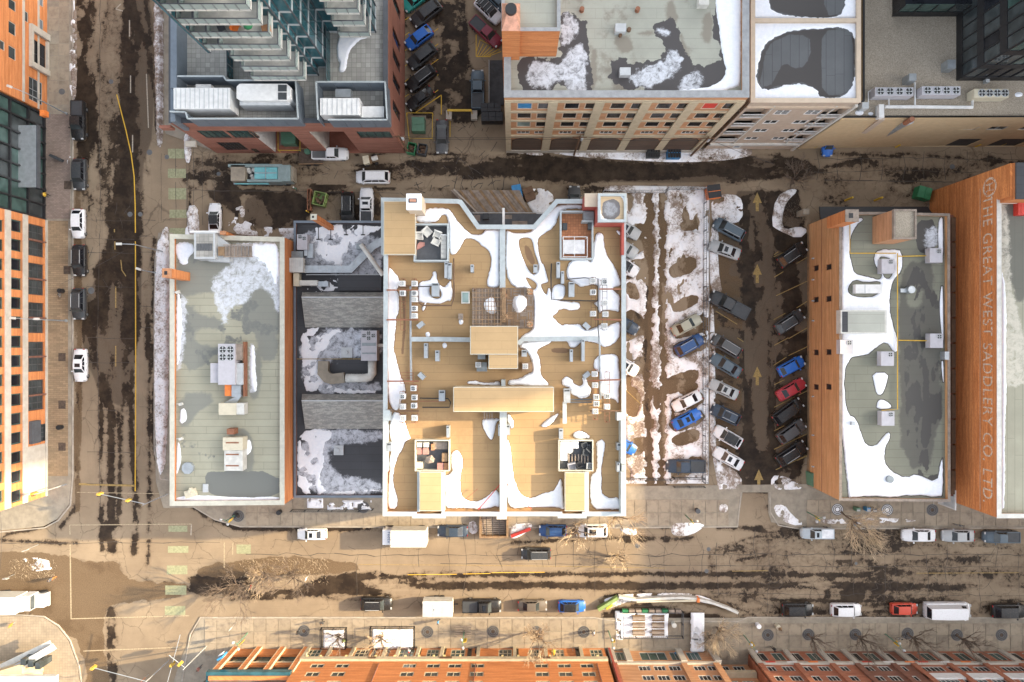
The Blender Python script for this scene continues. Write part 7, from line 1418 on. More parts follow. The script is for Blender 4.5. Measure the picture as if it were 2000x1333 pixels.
    if kind=='pickup':
        e=MB(); x0,x1=X(.615),X(.985); e.box(x1,-hw*.80,bl+.03,x0,hw*.80,bl+.05); extra['bed']=e; s=MB()
        for y in (-hw*.86,hw*.86): s.box(x1,y-.06,bl-.05,x0,y+.06,bl+.12)
        s.box(x1-.06,-hw*.86,bl-.05,x1+.04,hw*.86,bl+.12); extra['bed_side']=s
    d['extra']=extra; CARM[kind]=(d,{}); return CARM[kind]
def car(kind, px, py, ang, col, label, opts=(), scale=1.0, h=0.8, group=None, cat=None):
    d, cache = car_meshes(kind); L,Wd,bl,rf,wb,wt,rt,rb,hood,tail = SPEC[kind]; hw=Wd/2; X=lambda f:L/2-L*f
    x,y,_ = W(px,py,h); nm = {'pickup':'pickup_truck','van':'delivery_van','minivan':'minivan'}.get(kind,'parked_car'); ct=cat or {'pickup':'pickup','van':'van','minivan':'minivan','suv':'car'}.get(kind,'car')
    o = thing(nm,label,ct,(x,y,0),math.radians(ang),group); o.scale=(scale,scale,1)
    def g(key,mat,name=None,smooth=False):
        k=(key,mat)
        if k not in cache: cache[k]=(d[key] if key in d else d['extra'][key]).mesh(name or key,M(mat),smooth=smooth)
        return cache[k]
    def part(name,me,loc=(0,0,0),par=None,flip=False):
        q=bpy.data.objects.new(name,me); COL.objects.link(q); q.parent=par or o; q.location=loc; return q
    P_='p_'+col
    part('body',g('body',P_,smooth=True)); part('cabin',g('cabin',P_)); part('roof',g('roof','p_black' if 'blackroof' in opts else P_,smooth=True))
    part('windshield',g('windshield','m_glass')); part('rear_window',g('rear_window','m_glassblack')); part('side_windows',g('side_l','m_glassblack')); part('side_windows',g('side_r','m_glassblack'))
    for s in (-1,1):
        part('headlight',g('head','m_lamp'),(X(.03),s*hw*.66,hood-.16)); part('tail_light',g('tail','m_tail'),(X(.985),s*hw*.68,.86)); part('mirror',g('mirror',P_),(X(wb+.05),s*(hw+.1),bl+.02))
        for fx_ in (.17,.80): w_=part('wheel',g('wheel','m_tyre'),(X(fx_),s*(hw-.13),.34)); part('rim',g('rim','m_rim'),par=w_)
    if 'sunroof' in opts: mb=MB(); mb.box(X((wt+rt)/2+.02),-hw*.42,rf+.0,X(wt+.05),hw*.42,rf+.028); mb.build('sunroof',M('m_glassblack'),o,local=True)
    if 'rails' in opts:
        for s in (-1,1): mb=MB(); mb.bar((X(wt+.03),s*hw*.62,rf+.05),(X(rt-.03),s*hw*.62,rf+.04),.05); mb.build('roof_rail',M('m_lightgrey'),o,local=True)
    if 'rack' in opts:
        for f in (.45,.6,.75): mb=MB(); mb.bar((X(f),-hw*.6,rf+.1),(X(f),hw*.6,rf+.1),.06); mb.build('roof_rack_bar',M('m_lightgrey'),o,local=True)
    if kind=='pickup':
        part('bed',g('bed',{'cover':'m_charcoal','snow':'m_snowwhite','open':'m_darkgrey'}[next((q for q in opts if q in('cover','snow','open')),'cover')])); part('bed_side',g('bed_side',P_))
    # wipers / handles give the paint some breaks
    mb=MB()
    for s in (-1,1):
        for f in (.36,.55): mb.box(X(f)-.1,s*(hw*.985)-.02,bl-.22,X(f)+.1,s*(hw*.985)+.02,bl-.18)
    mb.build('door_handles',M('m_darkgrey'),o,local=True)['kind']='stuff'
    return o
CG='cars parked along the left street'
car('pickup',153,236,-90,'black','black pickup truck, topmost vehicle parked along the left street',('cover',),group=CG)
car('suv',155,341,-90,'charcoal','dark grey car second from the top along the left street',(),group=CG)
car('hatch',152,437,-90,'white','small white car parked at the left kerb beside the brown paving',(),1.05,group=CG); car('suv',155,509,-90,'black','glossy black car directly behind the small white car on the left street',('rails',),group=CG)
car('suv',154,594,-90,'charcoal','dark car with a red rear lamp, lower one on the left street',('rails',),group=CG); car('sedan',156,714,-90,'white','white car with sunroof, last one down the left street',('sunroof',),1.03,group=CG)
car('minivan',728,346,180,'white','white minivan driving in the alley right of the garbage truck',('rails',)); car('pickup',645,301,0,'white','white pickup truck half under the podium garage opening',('open',),.92)
car('suv',679,406,-90,'black','black car parked nose down beside the white pickup by the alley',('rails',)); car('pickup',716,405,90,'white','white pickup with black bed cover beside the black car by the alley',('cover','sunroof')); car('sedan',419,428,90,'white','white car with black glass roof below the cycle crossing',('blackroof',))
TG='cars parked beside the podium building'
car('suv',812,-2,218,'teal','teal car cut by the top edge beside the podium',group=TG); car('suv',832,26,218,'charcoal','large dark car at the top of the row beside the podium',group=TG,scale=1.08); car('hatch',818,73,217,'blue','bright blue car in the row beside the podium',group=TG,scale=1.08); car('suv',824,110,218,'charcoal','dark car just below the bright blue one beside the podium',group=TG,scale=1.03); car('suv',822,153,218,'black','black car fourth from the top beside the podium',('rails',),group=TG,scale=1.05); car('sedan',820,192,217,'black','black sedan lowest in the diagonal row beside the podium',group=TG,scale=.95)
car('suv',954,20,-44,'white','white car with roof rack parked left of the brick stair tower',('rack','blackroof')); car('pickup',949,63,-42,'darkred','dark red pickup over the yellow hatched bay',('cover',),.95); car('pickup',933,175,90,'slate','dark slate pickup standing alone by the fence of the parking lane',('cover',)); car('sedan',863,267,-90,'darkgrey','dark grey sedan right of the yellow pipe square',(),1.06); car('suv',974,2,-44,'slate','dark blue car cut by the top edge next to the stair tower')
car('hatch',1617,281,-90,'blue','small blue car nosing out below the beige building',('blackroof',),.9)
car('sedan',1122,394,90,'darkgrey','grey car mostly hidden behind the north parapet of the tan building')
WG='cars beside the east wall of the tan building'
car('sedan',1222,446,-30,'silver','silver car emerging beside the red sided tower',('sunroof',),group=WG); car('suv',1217,483,-30,'silver','grey silver car second from the north against the tan building',('rails',),group=WG); car('suv',1219,519,-30,'white','white car with dark rear window third from the north against the tan building',('blackroof',),group=WG); car('sedan',1219,632,-30,'navy','navy blue car half hidden by the tan building wall',group=WG); car('suv',1219,713,-30,'white','white car with dark sunroof half hidden by the tan building wall',('sunroof',),group=WG); car('hatch',1218,869,-30,'blue','bright blue car at the south end against the tan building',group=WG)
SG='cars parked in the snowy lot'
car('sedan',1341,635,28,'beige','olive beige sedan parked in the snowy lot',group=SG); car('suv',1347,674,29,'deepblue','dark blue car with roof rails in the snowy lot',('rails',),group=SG,scale=.97); car('sedan',1342,784,207,'white','white sedan with sunroof in the snowy lot',group=SG,scale=.97); car('sedan',1342,819,27,'blue','bright blue car parked under the white sedan in the snowy lot',('sunroof',),group=SG,scale=.97); car('pickup',1339,911,180,'navy','long dark pickup at the south end of the snowy lot',('cover',),group=SG)
LG='cars in the left row of the arrow marked lot'
car('minivan',1424,448,152,'slate','slate blue minivan at the north end of the arrow marked lot',('rails',),group=LG,scale=.98); car('sedan',1416,488,160,'silver','silver car with dark sunroof second in the left row',('sunroof',),group=LG); car('pickup',1424,596,152,'charcoal','dark grey pickup with covered bed in the left row',('cover',),group=LG,scale=1.08); car('minivan',1419,676,149,'darkgrey','dark grey minivan directly below the gap after the pickup',('rails',),group=LG,scale=.95); car('sedan',1418,714,149,'slate','dark slate sedan below the grey minivan',group=LG,scale=1.04)
car('sedan',1414,761,155,'silver','silver sedan with black sunroof in the left row, third from the south cars',('sunroof',),group=LG,scale=.96); car('suv',1417,810,155,'navy','dark car with two roof windows and rails in the left row',('rails','sunroof'),group=LG,scale=.97); car('hatch',1422,854,150,'white','white car with black roof in the left row',('blackroof',),group=LG,scale=1.08); car('sedan',1423,896,151,'white','white sedan with small sunroof at the south end of the left row',('sunroof',),group=LG)
RG='cars in the right row of the arrow marked lot'
car('suv',1547,498,35,'black','black car with blue reflection at the north of the right row',('rails',),group=RG); car('suv',1542,629,33,'charcoal','dark car with pale tail in the right row',('rails',),group=RG); car('hatch',1546,716,28,'blue','bright blue hatchback in the right row by the brick wall',group=RG); car('sedan',1546,761,30,'red','red car in the right row by the brick wall',group=RG,scale=.98); car('minivan',1539,804,36,'black','long black car directly below the red one in the right row',group=RG); car('suv',1546,843,35,'darkgrey','dark grey car second from the south in the right row',group=RG,scale=.97); car('suv',1546,886,33,'black','black car with red lamps at the south end of the right row',('rails',),group=RG,scale=1.05)
NG='vehicles parked on the north side of the main road'
car('sedan',609,1044,180,'white','white sedan with sunroof driving left on the main road',('sunroof',),.92); car('sedan',884,1038,180,'navy','dark sedan parked behind the white box truck',group=NG,scale=.96); car('hatch',1080,1037,180,'deepblue','dark blue car right of the fenced stair pit',group=NG); car('suv',1156,1037,180,'white','white car with small sunroof below the tan building corner',('sunroof',),group=NG); car('minivan',1047,1082,180,'charcoal','dark car with red tail lamps driving left in the sunny road',('rails',),.88)
car('pickup',1596,1042,180,'paleblue','pale blue pickup with glazed cab parked left of the fallen bush',('snow','sunroof'),.82,group=NG); car('sedan',1795,1046,180,'white','white sedan parked right of the pale bush on the main road',group=NG,scale=1.04); car('sedan',1872,1047,180,'silver','silver sedan between the white sedan and the blue pickup',group=NG); car('pickup',1955,1049,180,'slate','slate blue pickup at the right edge of the main road',('cover',),.9,group=NG)
QG='vehicles parked on the south side of the main road'
car('suv',735,1180,0,'black','black car at the west end of the southern parked row',('rails',),group=QG); car('pickup',941,1184,0,'black','black pickup right of the white trailer',('cover','sunroof'),group=QG); car('sedan',1040,1184,0,'brown','brown grey sedan between the black pickup and the blue car',group=QG,scale=.92); car('hatch',1117,1185,0,'blue','blue car left of the curved white barrier',('blackroof',),group=QG,scale=.98); car('suv',1558,1191,0,'black','black car right of the curved barrier in the southern row',group=QG); car('suv',1653,1192,0,'white','white car in the southern row left of the red one',group=QG,scale=.96); car('hatch',1767,1190,0,'orange','red orange small car in the southern parked row',group=QG,scale=.96); car('van',1857,1196,0,'white','long white cargo van parked in the southern row',group=QG,scale=1.12,h=1.5); car('suv',1971,1194,0,'black','black car behind the white cargo van at the right edge',group=QG,scale=1.08)
def truckparts(o, items):
    for nm,mat,(x0,x1,y0,y1,z0,z1) in items: mb=MB(); mb.box(x0,y0,z0,x1,y1,z1); mb.build(nm,M(mat),o,local=True)
def wheels(o, xs_, hw, r=.48):
    for x in xs_:
        for s in (-1,1): mb=MB(); mb.tube([(x,s*hw-.15,r),(x,s*hw+.15,r)],r,14); w_=mb.build('wheel',M('m_tyre'),o,local=True)
x,y,_=W(793,1046,1.5); o=thing('box_truck','white delivery box truck parked below the tan building','truck',(x,y,0),PI)
truckparts(o,[('chassis','m_black',(-3.2,3.1,-.8,.8,.4,.8)),('cargo_box','m_offwhite',(-3.2,2.0,-1.22,1.22,.85,3.3)),('cab','p_white',(2.1,3.3,-1.1,1.1,.5,2.6)),('windshield','m_glass',(3.3,3.33,-.95,.95,1.5,2.4)),('bonnet','p_white',(3.33,3.5,-1.0,1.0,.5,1.3)),('roof_rim','m_snowwhite',(-3.2,2.0,1.12,1.22,3.3,3.34)),('rear_door','m_lightgrey',(-3.24,-3.2,-1.1,1.1,.9,3.2))]); wheels(o,(-2.2,2.5),1.0)
lettering('FedEx',o,.62,0,0,'p_deepblue',0,0); q=[c for c in o.children if c.name.startswith('lettering')][0]; q.matrix_local=Matrix.Translation((2.55,-.85,2.61))@Matrix.Rotation(PI/2,4,'Z')
for s in (-1,1): mb=MB(); mb.rbox(3.1,s*1.3,1.6,1.9,.12,.3); mb.build('mirror',M('m_black'),o,local=True)
x,y,_=W(45,1173,1.3); o=thing('box_truck','large white box truck entering from the left edge','truck',(x,y,0),0)
truckparts(o,[('cargo_box','m_offwhite',(-5.5,.4,-1.25,1.25,.9,3.5)),('cab','p_white',(.5,1.9,-1.1,1.1,.6,2.6)),('hood','p_white',(1.95,3.3,-.95,.95,.6,1.6)),('windshield','m_glass',(1.9,1.95,-1.0,1.0,1.65,2.5)),('bumper','m_grey',(3.3,3.5,-1.05,1.05,.4,.8)),('fairing','m_white',(.42,1.2,-1.0,1.0,2.6,3.2))]); wheels(o,(-3,2.6),1.0,.5)
x,y,_=W(856,1184,1.3); o=thing('box_trailer','white box trailer with grey panelled roof between the parked cars','trailer',(x,y,0),0)
truckparts(o,[('box','m_offwhite',(-2.2,2.2,-1.15,1.15,.7,2.5)),('tongue','m_black',(2.2,2.9,-.1,.1,.5,.6))]+[('roof_panel','m_lightgrey',(-2.1+1.4*i,-.75+1.4*i,-1.1,.75,2.5,2.53)) for i in range(3)]+[('roof_hatch','m_white',(-.4,0,-.3,.1,2.54,2.62))]); wheels(o,(-.4,.5),1.0,.35)
x,y,_=W(515,343,1.5); o=thing('garbage_truck','grey garbage truck with turquoise hopper lids working in the alley','garbage truck',(x,y,0),PI)
truckparts(o,[('chassis','m_black',(-4.5,4.5,-.9,.9,.5,.9)),('side_body','m_tealgrey',(-3.2,4.7,-1.3,-.9,.9,3.0)),('side_body','m_tealgrey',(-3.2,1.9,.95,1.3,.9,3.0)),('cab','m_concrete',(2.2,4.3,-1.15,1.15,.6,3.0)),('windshield','m_glass',(4.3,4.35,-1.0,1.0,1.6,2.7)),('bumper','m_grey',(4.4,4.75,-1.2,1.2,.5,.9)),('hopper_floor','m_black',(.9,2.1,-.9,.95,1.0,2.0)),('rear_body','m_tealgrey',(-4.4,-2.6,-1.2,1.2,.9,2.9)),('tail_gate','m_concrete',(-4.75,-4.4,-1.05,1.05,.9,2.5)),
  ('hopper_lid','m_teal',(-.75,.85,-.85,.85,2.7,2.9)),('hopper_lid','m_teal',(-2.5,-.85,-.85,.85,2.7,2.88)),('lid_rib','m_galv',(-2.4,.8,-.06,.06,2.9,3.0)),('lid_rib','m_galv',(-.84,-.76,-.8,.8,2.9,3.0)),('lift_arm','m_teal',(-1.0,4.0,1.35,1.5,2.0,2.3)),('lift_arm','m_teal',(-1.0,4.0,-1.5,-1.35,2.0,2.3))]); wheels(o,(-3.2,-2.0,3.3),1.1,.52)
mb=MB()
for _ in range(14): a,b=random.uniform(1.0,2.0),random.uniform(-.8,.8); mb.rbox(a,b,2.0,2.2+random.uniform(0,.4),random.uniform(.3,.6),random.uniform(.3,.6),random.uniform(0,3))
mb.build('rubbish_load',M('m_offwhite'),o,local=True)['kind']='stuff'
x,y,_=W(612,306,.6); o=thing('flatbed_trailer','muddy flatbed trailer with round hub behind the white pickup','trailer',(x,y,0),.03); truckparts(o,[('deck','m_soil',(-2.2,1.4,-1.2,1.2,.4,.6)),('side_rail','m_wood',(-2.2,1.4,1.1,1.2,.6,.9)),('side_rail','m_wood',(-2.2,1.4,-1.2,-1.1,.6,.9))]); wheels(o,(-.8,.3),1.15,.35)
mb=MB(); p=W(600,295,.9); mb.cyl(p[0],p[1],0,.8,.5,n=14); mb.cyl(p[0],p[1],.8,.95,.25,n=10); put(mb.build('cable_reel',M('m_xfmr')),'round green reel at the rear of the muddy trailer','reel')
x,y,_=W(724,312,.8); o=thing('garden_cart','small cream utility cart with tank in the alley under the podium','cart',(x,y,0),.2); truckparts(o,[('box','m_hvacbeige',(-1.1,-.2,-.6,.6,.4,1.2)),('tray','m_wood',(-.2,.1,-.6,.5,.4,.8))]); mb=MB(); mb.tube([(.2,0,.9),(1.1,.1,.9)],.38,10); mb.build('tank',M('m_offwhite'),o,local=True); wheels(o,(-.7,.7),.6,.25)
# ======== dumpsters and bins ========
def dumpster(label,px,py,ang,l,w_,col,lid='m_black',h=1.5,name='dumpster',cat='dumpster',open_=False,nl=2):
    x,y,_=W(px,py,h); o=thing(name,label,cat,(x,y,0),math.radians(ang)); mb=MB()
    for q in ((-l/2,-w_/2,l/2,-w_/2+.08),(-l/2,w_/2-.08,l/2,w_/2),(-l/2,-w_/2+.08,-l/2+.08,w_/2-.08),(l/2-.08,-w_/2+.08,l/2,w_/2-.08)): mb.box(q[0],q[1],.15,q[2],q[3],h)
    mb.box(-l/2+.08,-w_/2+.08,.15,l/2-.08,w_/2-.08,.3); mb.build('bin_body',M(col),o,local=True)
    if not open_:
        for i in range(nl): a=-l/2+l*i/nl; mb=MB(); mb.box(a+.03,-w_/2-.03,h+.01,a+l/nl-.03,w_/2+.03,h+.1); mb.build('lid',M(lid),o,local=True); mb=MB(); mb.box(a+.1,-.04,h+.1,a+l/nl-.1,.04,h+.14); mb.build('lid_rib',M(col),o,local=True)
    else:
        mb=MB()
        for _ in range(12): mb.rbox(random.uniform(-l*.35,l*.35),random.uniform(-w_*.35,w_*.35),.3,.3+random.uniform(.3,.8),.4,.3,random.uniform(0,3))
        mb.build('rubbish',M('m_brown'),o,local=True)['kind']='stuff'
    for s in (-1,1): mb=MB(); mb.box(-.25,s*(w_/2+.08)-.06,h*.6,.25,s*(w_/2+.08)+.06,h*.6+.12); mb.build('lift_pocket',M(col),o,local=True)
    return o
dumpster('sky blue dumpster in the alley north of the tan building',1010,374,-78,2.0,1.3,'m_blue','m_blue'); dumpster('brown dumpster beside the sky blue one in the alley',1033,378,-70,1.9,1.5,'m_brown','m_brown'); dumpster('dark container with slatted lid in the snow below the warehouse',1277,299,0,1.9,1.1,'m_charcoal','m_black',1.4,nl=5); dumpster('blue container with black bars in the snow below the warehouse',1317,299,0,2.0,1.4,'m_blue','m_black',1.4,nl=5)
dumpster('bright red dumpster with half black lid at the lot entrance',1395,374,8,2.0,1.9,'m_orange','m_black',1.5,nl=1); dumpster('green dumpster in front of the painted sign building',1806,377,-15,2.0,1.7,'m_green','m_green',1.5); dumpster('open lime green dumpster filled with junk by the alley',623,388,78,2.0,1.8,'m_lime',open_=True); dumpster('black container, upper of the two by the parking fence',959,210,0,3.0,1.2,'m_black','m_black',2.0,nl=3); dumpster('black container, lower of the two by the parking fence',961,228,0,3.2,1.3,'m_black','m_black',1.9,nl=3)
dumpster('green bin with junk left of the grey sedan',803,289,80,1.6,1.2,'m_green',open_=True); dumpster('blue black bin with bags left of the grey sedan',824,291,80,1.6,1.3,'m_charcoal',open_=True); dumpster('rusty skip edge against the lime green dumpster',603,390,90,3.2,.5,'m_rust',open_=True,h=1.2)
for i,(a,b,m_) in enumerate(((1677,996,'m_xfmr'),(1697,996,'m_blue'),(1709,997,'m_deepblue' if 0 else 'm_slate'))):
    mb=MB(); p=W(a,b,1.2); o=thing('newspaper_box',['green street box left of two others below the brick building','blue street box in the middle below the brick building','dark street box right of the blue one below the brick building'][i],'street box',(p[0],p[1],.12)); mb.rbox(p[0],p[1],.12,1.2,.6,.55); mb.build('cabinet',M(m_),o); mb=MB(); mb.rbox(p[0],p[1]-.1,1.2,1.25,.45,.25); mb.build('top_panel',M('m_lightgrey'),o)
# ======== barriers, fences, gates ========
def fence(label,pts,h,mat='m_black',step=2.2,name='fence',cat='fence',rails=(.15,1.0),r=.04,mesh_=True):
    P=[Vector(W(a,b,h)[:2]) for a,b in pairs(pts)]; o=thing(name,label,cat,(P[0].x,P[0].y,0))
    for a,b in zip(P[:-1],P[1:]):
        d=b-a; n=max(1,round(d.length/step)); u=d.normalized()
        for i in range(n+1): q=a+d*i/n; mb=MB(); mb.rbox(q.x,q.y,0,h+.05,.09,.09); mb.build('post',M(mat),o)
        for z in rails: mb=MB(); mb.bar((*a,h*z),(*b,h*z),r*1.6); mb.build('rail',M(mat),o)
        if mesh_:
            mb=MB(); m_=int(d.length/.3)
            for i in range(m_): q=a+d*(i+.5)/m_; mb.rbox(q.x,q.y,.1,h,.02,.02)
            mb.build('pickets',M(mat),o)['kind']='stuff'
    return o
fence('long dark fence between the snowy lot and the arrow marked lot',"1381 366,1380 560,1379 700,1378 945",1.8,'m_slate'); fence('second slim rail just right of the long dark fence',"1386 380,1385 560,1384 945",1.2,'m_grey',3.0,rails=(.9,),mesh_=False); fence('black railing along the south end of the snowy lot',"1222 937,1312 940,1318 936,1378 937",1.5,'m_black'); fence('low black railing in front of the snowy lot on the pavement',"1318 953,1378 953",1.1,'m_black',2.5)
fence('grey fence panels along the north end of the snowy lot',"1180 372,1305 372,1306 366,1380 366",2.0,'m_grey'); fence('black fence along the sunken strip left of the warehouse',"955 118,955 235",1.6,'m_grey',3.0); fence('black iron fence in front of the skylight building',"566 1000,700 1000,726 998",1.3,'m_black',2.0); fence('dark railing beside the north wall of the grey roof building',"438 453,480 460,506 461",1.4,'m_brown')
mb=MB(); mb.pbox(957,118,984,205,0,.3); put(mb.build('sunken_strip',M('m_asphaltdark')),kind='structure')
o=thing('gate_barrier','yellow overhead gate barrier on two concrete blocks in the parking lane','barrier',W(898,222))
for a in (874,923): mb=MB(); mb.pbox(a-3,216,a+9 if a>900 else a+8,233,.0,.8); mb.build('concrete_block',M('m_limestone'),o)
for a in (874,921): mb=MB(); p=W(a,216,2.4); mb.tube([(p[0],p[1],.8),p],.08); mb.build('post',M('m_yellow'),o)
mb=MB(); mb.bar(W(874,216,2.4),W(921,216,2.4),.3,.2); mb.build('top_bar',M('m_yellow'),o)
def bollard(a,b,l,mat='m_yellow',h=1.3,r=.11,tilt=None):
    p=W(a,b); mb=MB(); mb.cyl(p[0],p[1],0,h,r,n=10); mb.cyl(p[0],p[1],h,h+.06,r*.7,n=10); put(mb.build('bollard',M(mat)),l,'bollard')
for a,b,l in ((1590,289,'yellow bollard at the foot of the apartment block corner'),(1749,288,'yellow bollard left of the central loading dock'),(1756,284,'yellow bollard at the central loading dock edge'),(1905,287,'yellow bollard at the left of the right loading dock'),(1913,285,'yellow bollard beside the right loading dock wall'),(1955,284,'first yellow bollard of the right dock pair'),(1963,281,'second yellow bollard of the right dock pair'),
   (1651,392,'yellow bollard left in the alley north of the black canopy'),(1708,392,'yellow bollard right in the alley north of the black canopy'),(603,415,'slim yellow post at the end of the rusty skip')): bollard(a,b,l,h=2.2 if 1640<a<1710 else 1.2,r=.16 if 1640<a<1710 else .12)
cage('gas_guard','curved yellow pipe guard below the silver duct of the beige building',"1683 274,1700 280,1738 279,1738 273",1.0,r=.05)
o=thing('wall_duct','silver duct bending down the front of the beige building','duct',W(1770,250,12)); mb=MB(); mb.tube([W(1780,236,13),W(1765,243,11.5),W(1730,263,5),W(1695,266,3.5),W(1691,262,3.4)],.4,12); mb.build('pipe',M('m_galv'),o,smooth=True); mb=MB(); p=W(1780,234,14); mb.cyl(p[0],p[1],12.6,14.2,.35,n=10); mb.build('cowl',M('m_rust'),o)
o=thing('utility_bridge','pale enclosed duct crossing the parapet of the beige building','duct',W(1720,220,13)); mb=MB(); mb.pbox(1717,204,1727,230,13.5,14.4); mb.build('top_box',M('m_white'),o); x0_,y0_,_=W(1722,229,14); mb=MB(); mb.bar(W(1722,230,13.8),W(1674,266,4.5),.8,.7); mb.build('sloping_box',M('m_beige2'),o)
for i,(a,l) in enumerate(((1709,'left'),(1801,'middle'),(1903,'right'))):
    dk=i<2; z=15.0; fx_=[a+11+18.5*k for k in range(4)] if dk else [a+15+15*k for k in range(4)]
    y_=171 if i==0 else (169 if i==1 else 174)
    fanunit(f'{l} long condenser with four {"dark" if dk else "pale"} fans on the gravel roof',(a,y_,a+75 if dk else a+67,y_+17),13.5,z,[(q,y_+8) for q in fx_],'m_hvac' if dk else 'm_hvacbeige',.48,extra=[(a+2,y_+17.2,a+70 if dk else a+60,y_+20,13.5,14.4,'m_galvdark','frame')])
for p,l,m_,r in (("1728 209,1787 209,1899 210,1899 178",'long white pipe duct running right to the pale condenser','m_white',.22),("1787 206,1787 162,1775 160",'white pipe up to the grey gooseneck vent','m_white',.12),("1696 200,1696 180,1706 174",'thin white pipe beside the left condenser','m_white',.08),("1736 208,1736 192",'short white pipe from the left condenser to the long duct','m_white',.09)): pipe(l,p,13.9,r,m_)
rbx('junction_box','pale metal junction box on the corner of the gravel roof','box',(1684,200,1697,212),13.4,14.6,'m_lightgrey'); rbx('roof_vent','square galvanised gooseneck vent beside the condensers','vent',(1776,144,1790,158),13.4,15,'m_galv'); rbx('roof_vent','silver square exhaust hood near the black tower','vent',(1851,117,1867,134),13.4,14.8,'m_galv'); rbx('roof_vent','tiny pale vent box under the black tower','vent',(1926,154,1933,161),13.4,14,'m_lightgrey')
for q,l in (("1672 216,1688 217,1684 226,1670 224",'snow lump on the parapet corner of the gravel roof'),("1982 182,1996 180,1998 188,1984 190",'small snow patch right of the pale condenser'),("1696 220,1706 220,1704 226,1697 225",'tiny snow patch near the parapet of the gravel roof')): heap('snow_lump',l,q,13.42,.15)
# curved white barrier in the road with planters
o=thing('road_barrier','curved white sided temporary road barrier with a green end on the south side','barrier',W(1300,1170))
P=pairs("1208 1165,1242 1171,1285 1168,1330 1166,1362 1169,1395 1178,1420 1187,1440 1196")
for a,b in zip(P[:-1],P[1:]): mb=MB(); mb.bar(W(a[0],a[1],.6),W(b[0],b[1],.6),.35,.9); mb.build('barrier_segment',M('m_offwhite'),o)
P=pairs("1168 1190,1180 1183,1193 1175,1207 1166")
for a,b in zip(P[:-1],P[1:]): mb=MB(); mb.bar(W(a[0],a[1],.5),W(b[0],b[1],.5),.5,.9); mb.build('green_segment',M('m_lime'),o)
mb=MB(); mb.bar(W(1243,1175,1.0),W(1358,1173,1.0),.2,.5); mb.build('fence_top',M('m_hvacbeige'),o); mb=MB(); p=W(1364,1173,1.1); mb.rbox(p[0],p[1],0,1.2,.4,.6); mb.build('orange_marker',M('m_orange'),o); mb=MB(); p=W(1190,1186,.4); mb.rbox(p[0],p[1],0,.5,1.1,.3,.6); mb.build('yellow_chock',M('m_yellow'),o)
# sidewalk patio enclosures with snow
def enclosure(label,px,mat='m_black'):
    a,b,c,d=px; fence(label,f"{a} {b},{c} {b},{c} {d},{a} {d},{a} {b}",1.1,mat,2.2,name='patio_fence')
enclosure('black fence round the small snowy pavement patio',(625,1231,674,1269)); enclosure('black fence round the larger snowy pavement patio',(722,1229,808,1269)); enclosure('dark fence round the snowy seating area east',(1213,1198,1335,1248),'m_slate')
def decksnow(label,px,z=.14,frac=None):
    a,b,c,d=px; f=Field(a-3,b-3,c+3,d+3,z,1.3); f.poly('snow',[(a,b),(c,b),(c,d),(a,d)],sm=0,amp=2)
    if frac: f.ch['snow']=np.minimum(f.ch['snow'],(vnoise(f.X,f.Y,9,3,4)-(1-frac))*24)
    f.ch['dirt']=np.full(f.X.shape,.1); put(f.snow('snow_cover',hz=.12,z0=z),label,kind='stuff')
decksnow('snow inside the small pavement patio',(632,1231,672,1267)); decksnow('snow inside the larger pavement patio',(728,1230,806,1268)); decksnow('broken snow in the eastern seating area',(1216,1200,1304,1246),frac=.72); decksnow('snow on the row of covered tables at the east',(1352,1200,1374,1272),.8,.6); decksnow('snow pile left of the eastern seating area',(1203,1196,1216,1250),frac=.6)
decksnow('snow in the planting bed south of the skylight building',(600,975,630,992),frac=.7); decksnow('snow beside the iron fence of the skylight building',(640,978,725,996),frac=.55)
for i in range(6): rbx('covered_table',f'{["first","second","third","fourth","fifth","sixth"][i]} grey covered table from the north in the eastern column','table',(1351,1200+13*i,1374,1209+13*i),.13,.75,'m_tarp',[(1352,1209.3+13*i,1374,1210.6+13*i,.13,.6,'m_slate','bench')])
for i in range(6): a,b=(1236+(i%2)*38,1206+(i//2)*14); rbx('picnic_table',f'{["upper left","upper right","middle left","middle right","lower left","lower right"][i]} picnic table in the snowy eastern seating area','table',(a,b,a+24,b+5),.13,.85,'m_woodgrey',[(a,b-3,a+24,b-1.6,.13,.5,'m_wood','bench'),(a,b+6.6,a+24,b+8,.13,.5,'m_wood','bench')])
for i in range(9): mb=MB(); mb.pbox(1216+13*i,1192,1227+13*i,1198,.1,.7); put(mb.build('planter_box',M('m_woodgrey' if i%3 else 'm_green')),f'{["first","second","third","fourth","fifth","sixth","seventh","eighth","ninth"][i]} planter box from the west along the eastern seating area','planter')
# fenced stair pit in front of the tan building
o=thing('stair_pit','wooden framed stair pit with slatted floor in front of the tan building','stair pit',W(964,1030)); mb=MB()
for q in ((936,1008,940,1052),(989,1008,993,1052),(940,1048,989,1052)): mb=MB(); mb.pbox(*q,0,1.2); mb.build('timber_wall',M('m_wood'),o)
for i in range(10): mb=MB(); mb.pbox(941,1009+4*i,988,1012+4*i,.15,.25+.02*i); mb.build('step_board',M('m_woodgrey'),o)
for a in (950,962,975): mb=MB(); mb.bar(W(a,1010,1.3),W(a,1048,1.3),.08); mb.build('handrail',M('m_black'),o)
mb=MB(); mb.pbox(970,1007,990,1015,1.2,2.3); put(mb.build('white_box',M('m_offwhite')),'small white box over the stair pit in front of the tan building','box')
mb=MB(); mb.bar(W(998,1048,.4),W(1036,1033,.4),.45,.25); put(mb.build('red_barrier',M('m_red')),'red plastic barrier lying in the snow beside the stair pit','barrier')
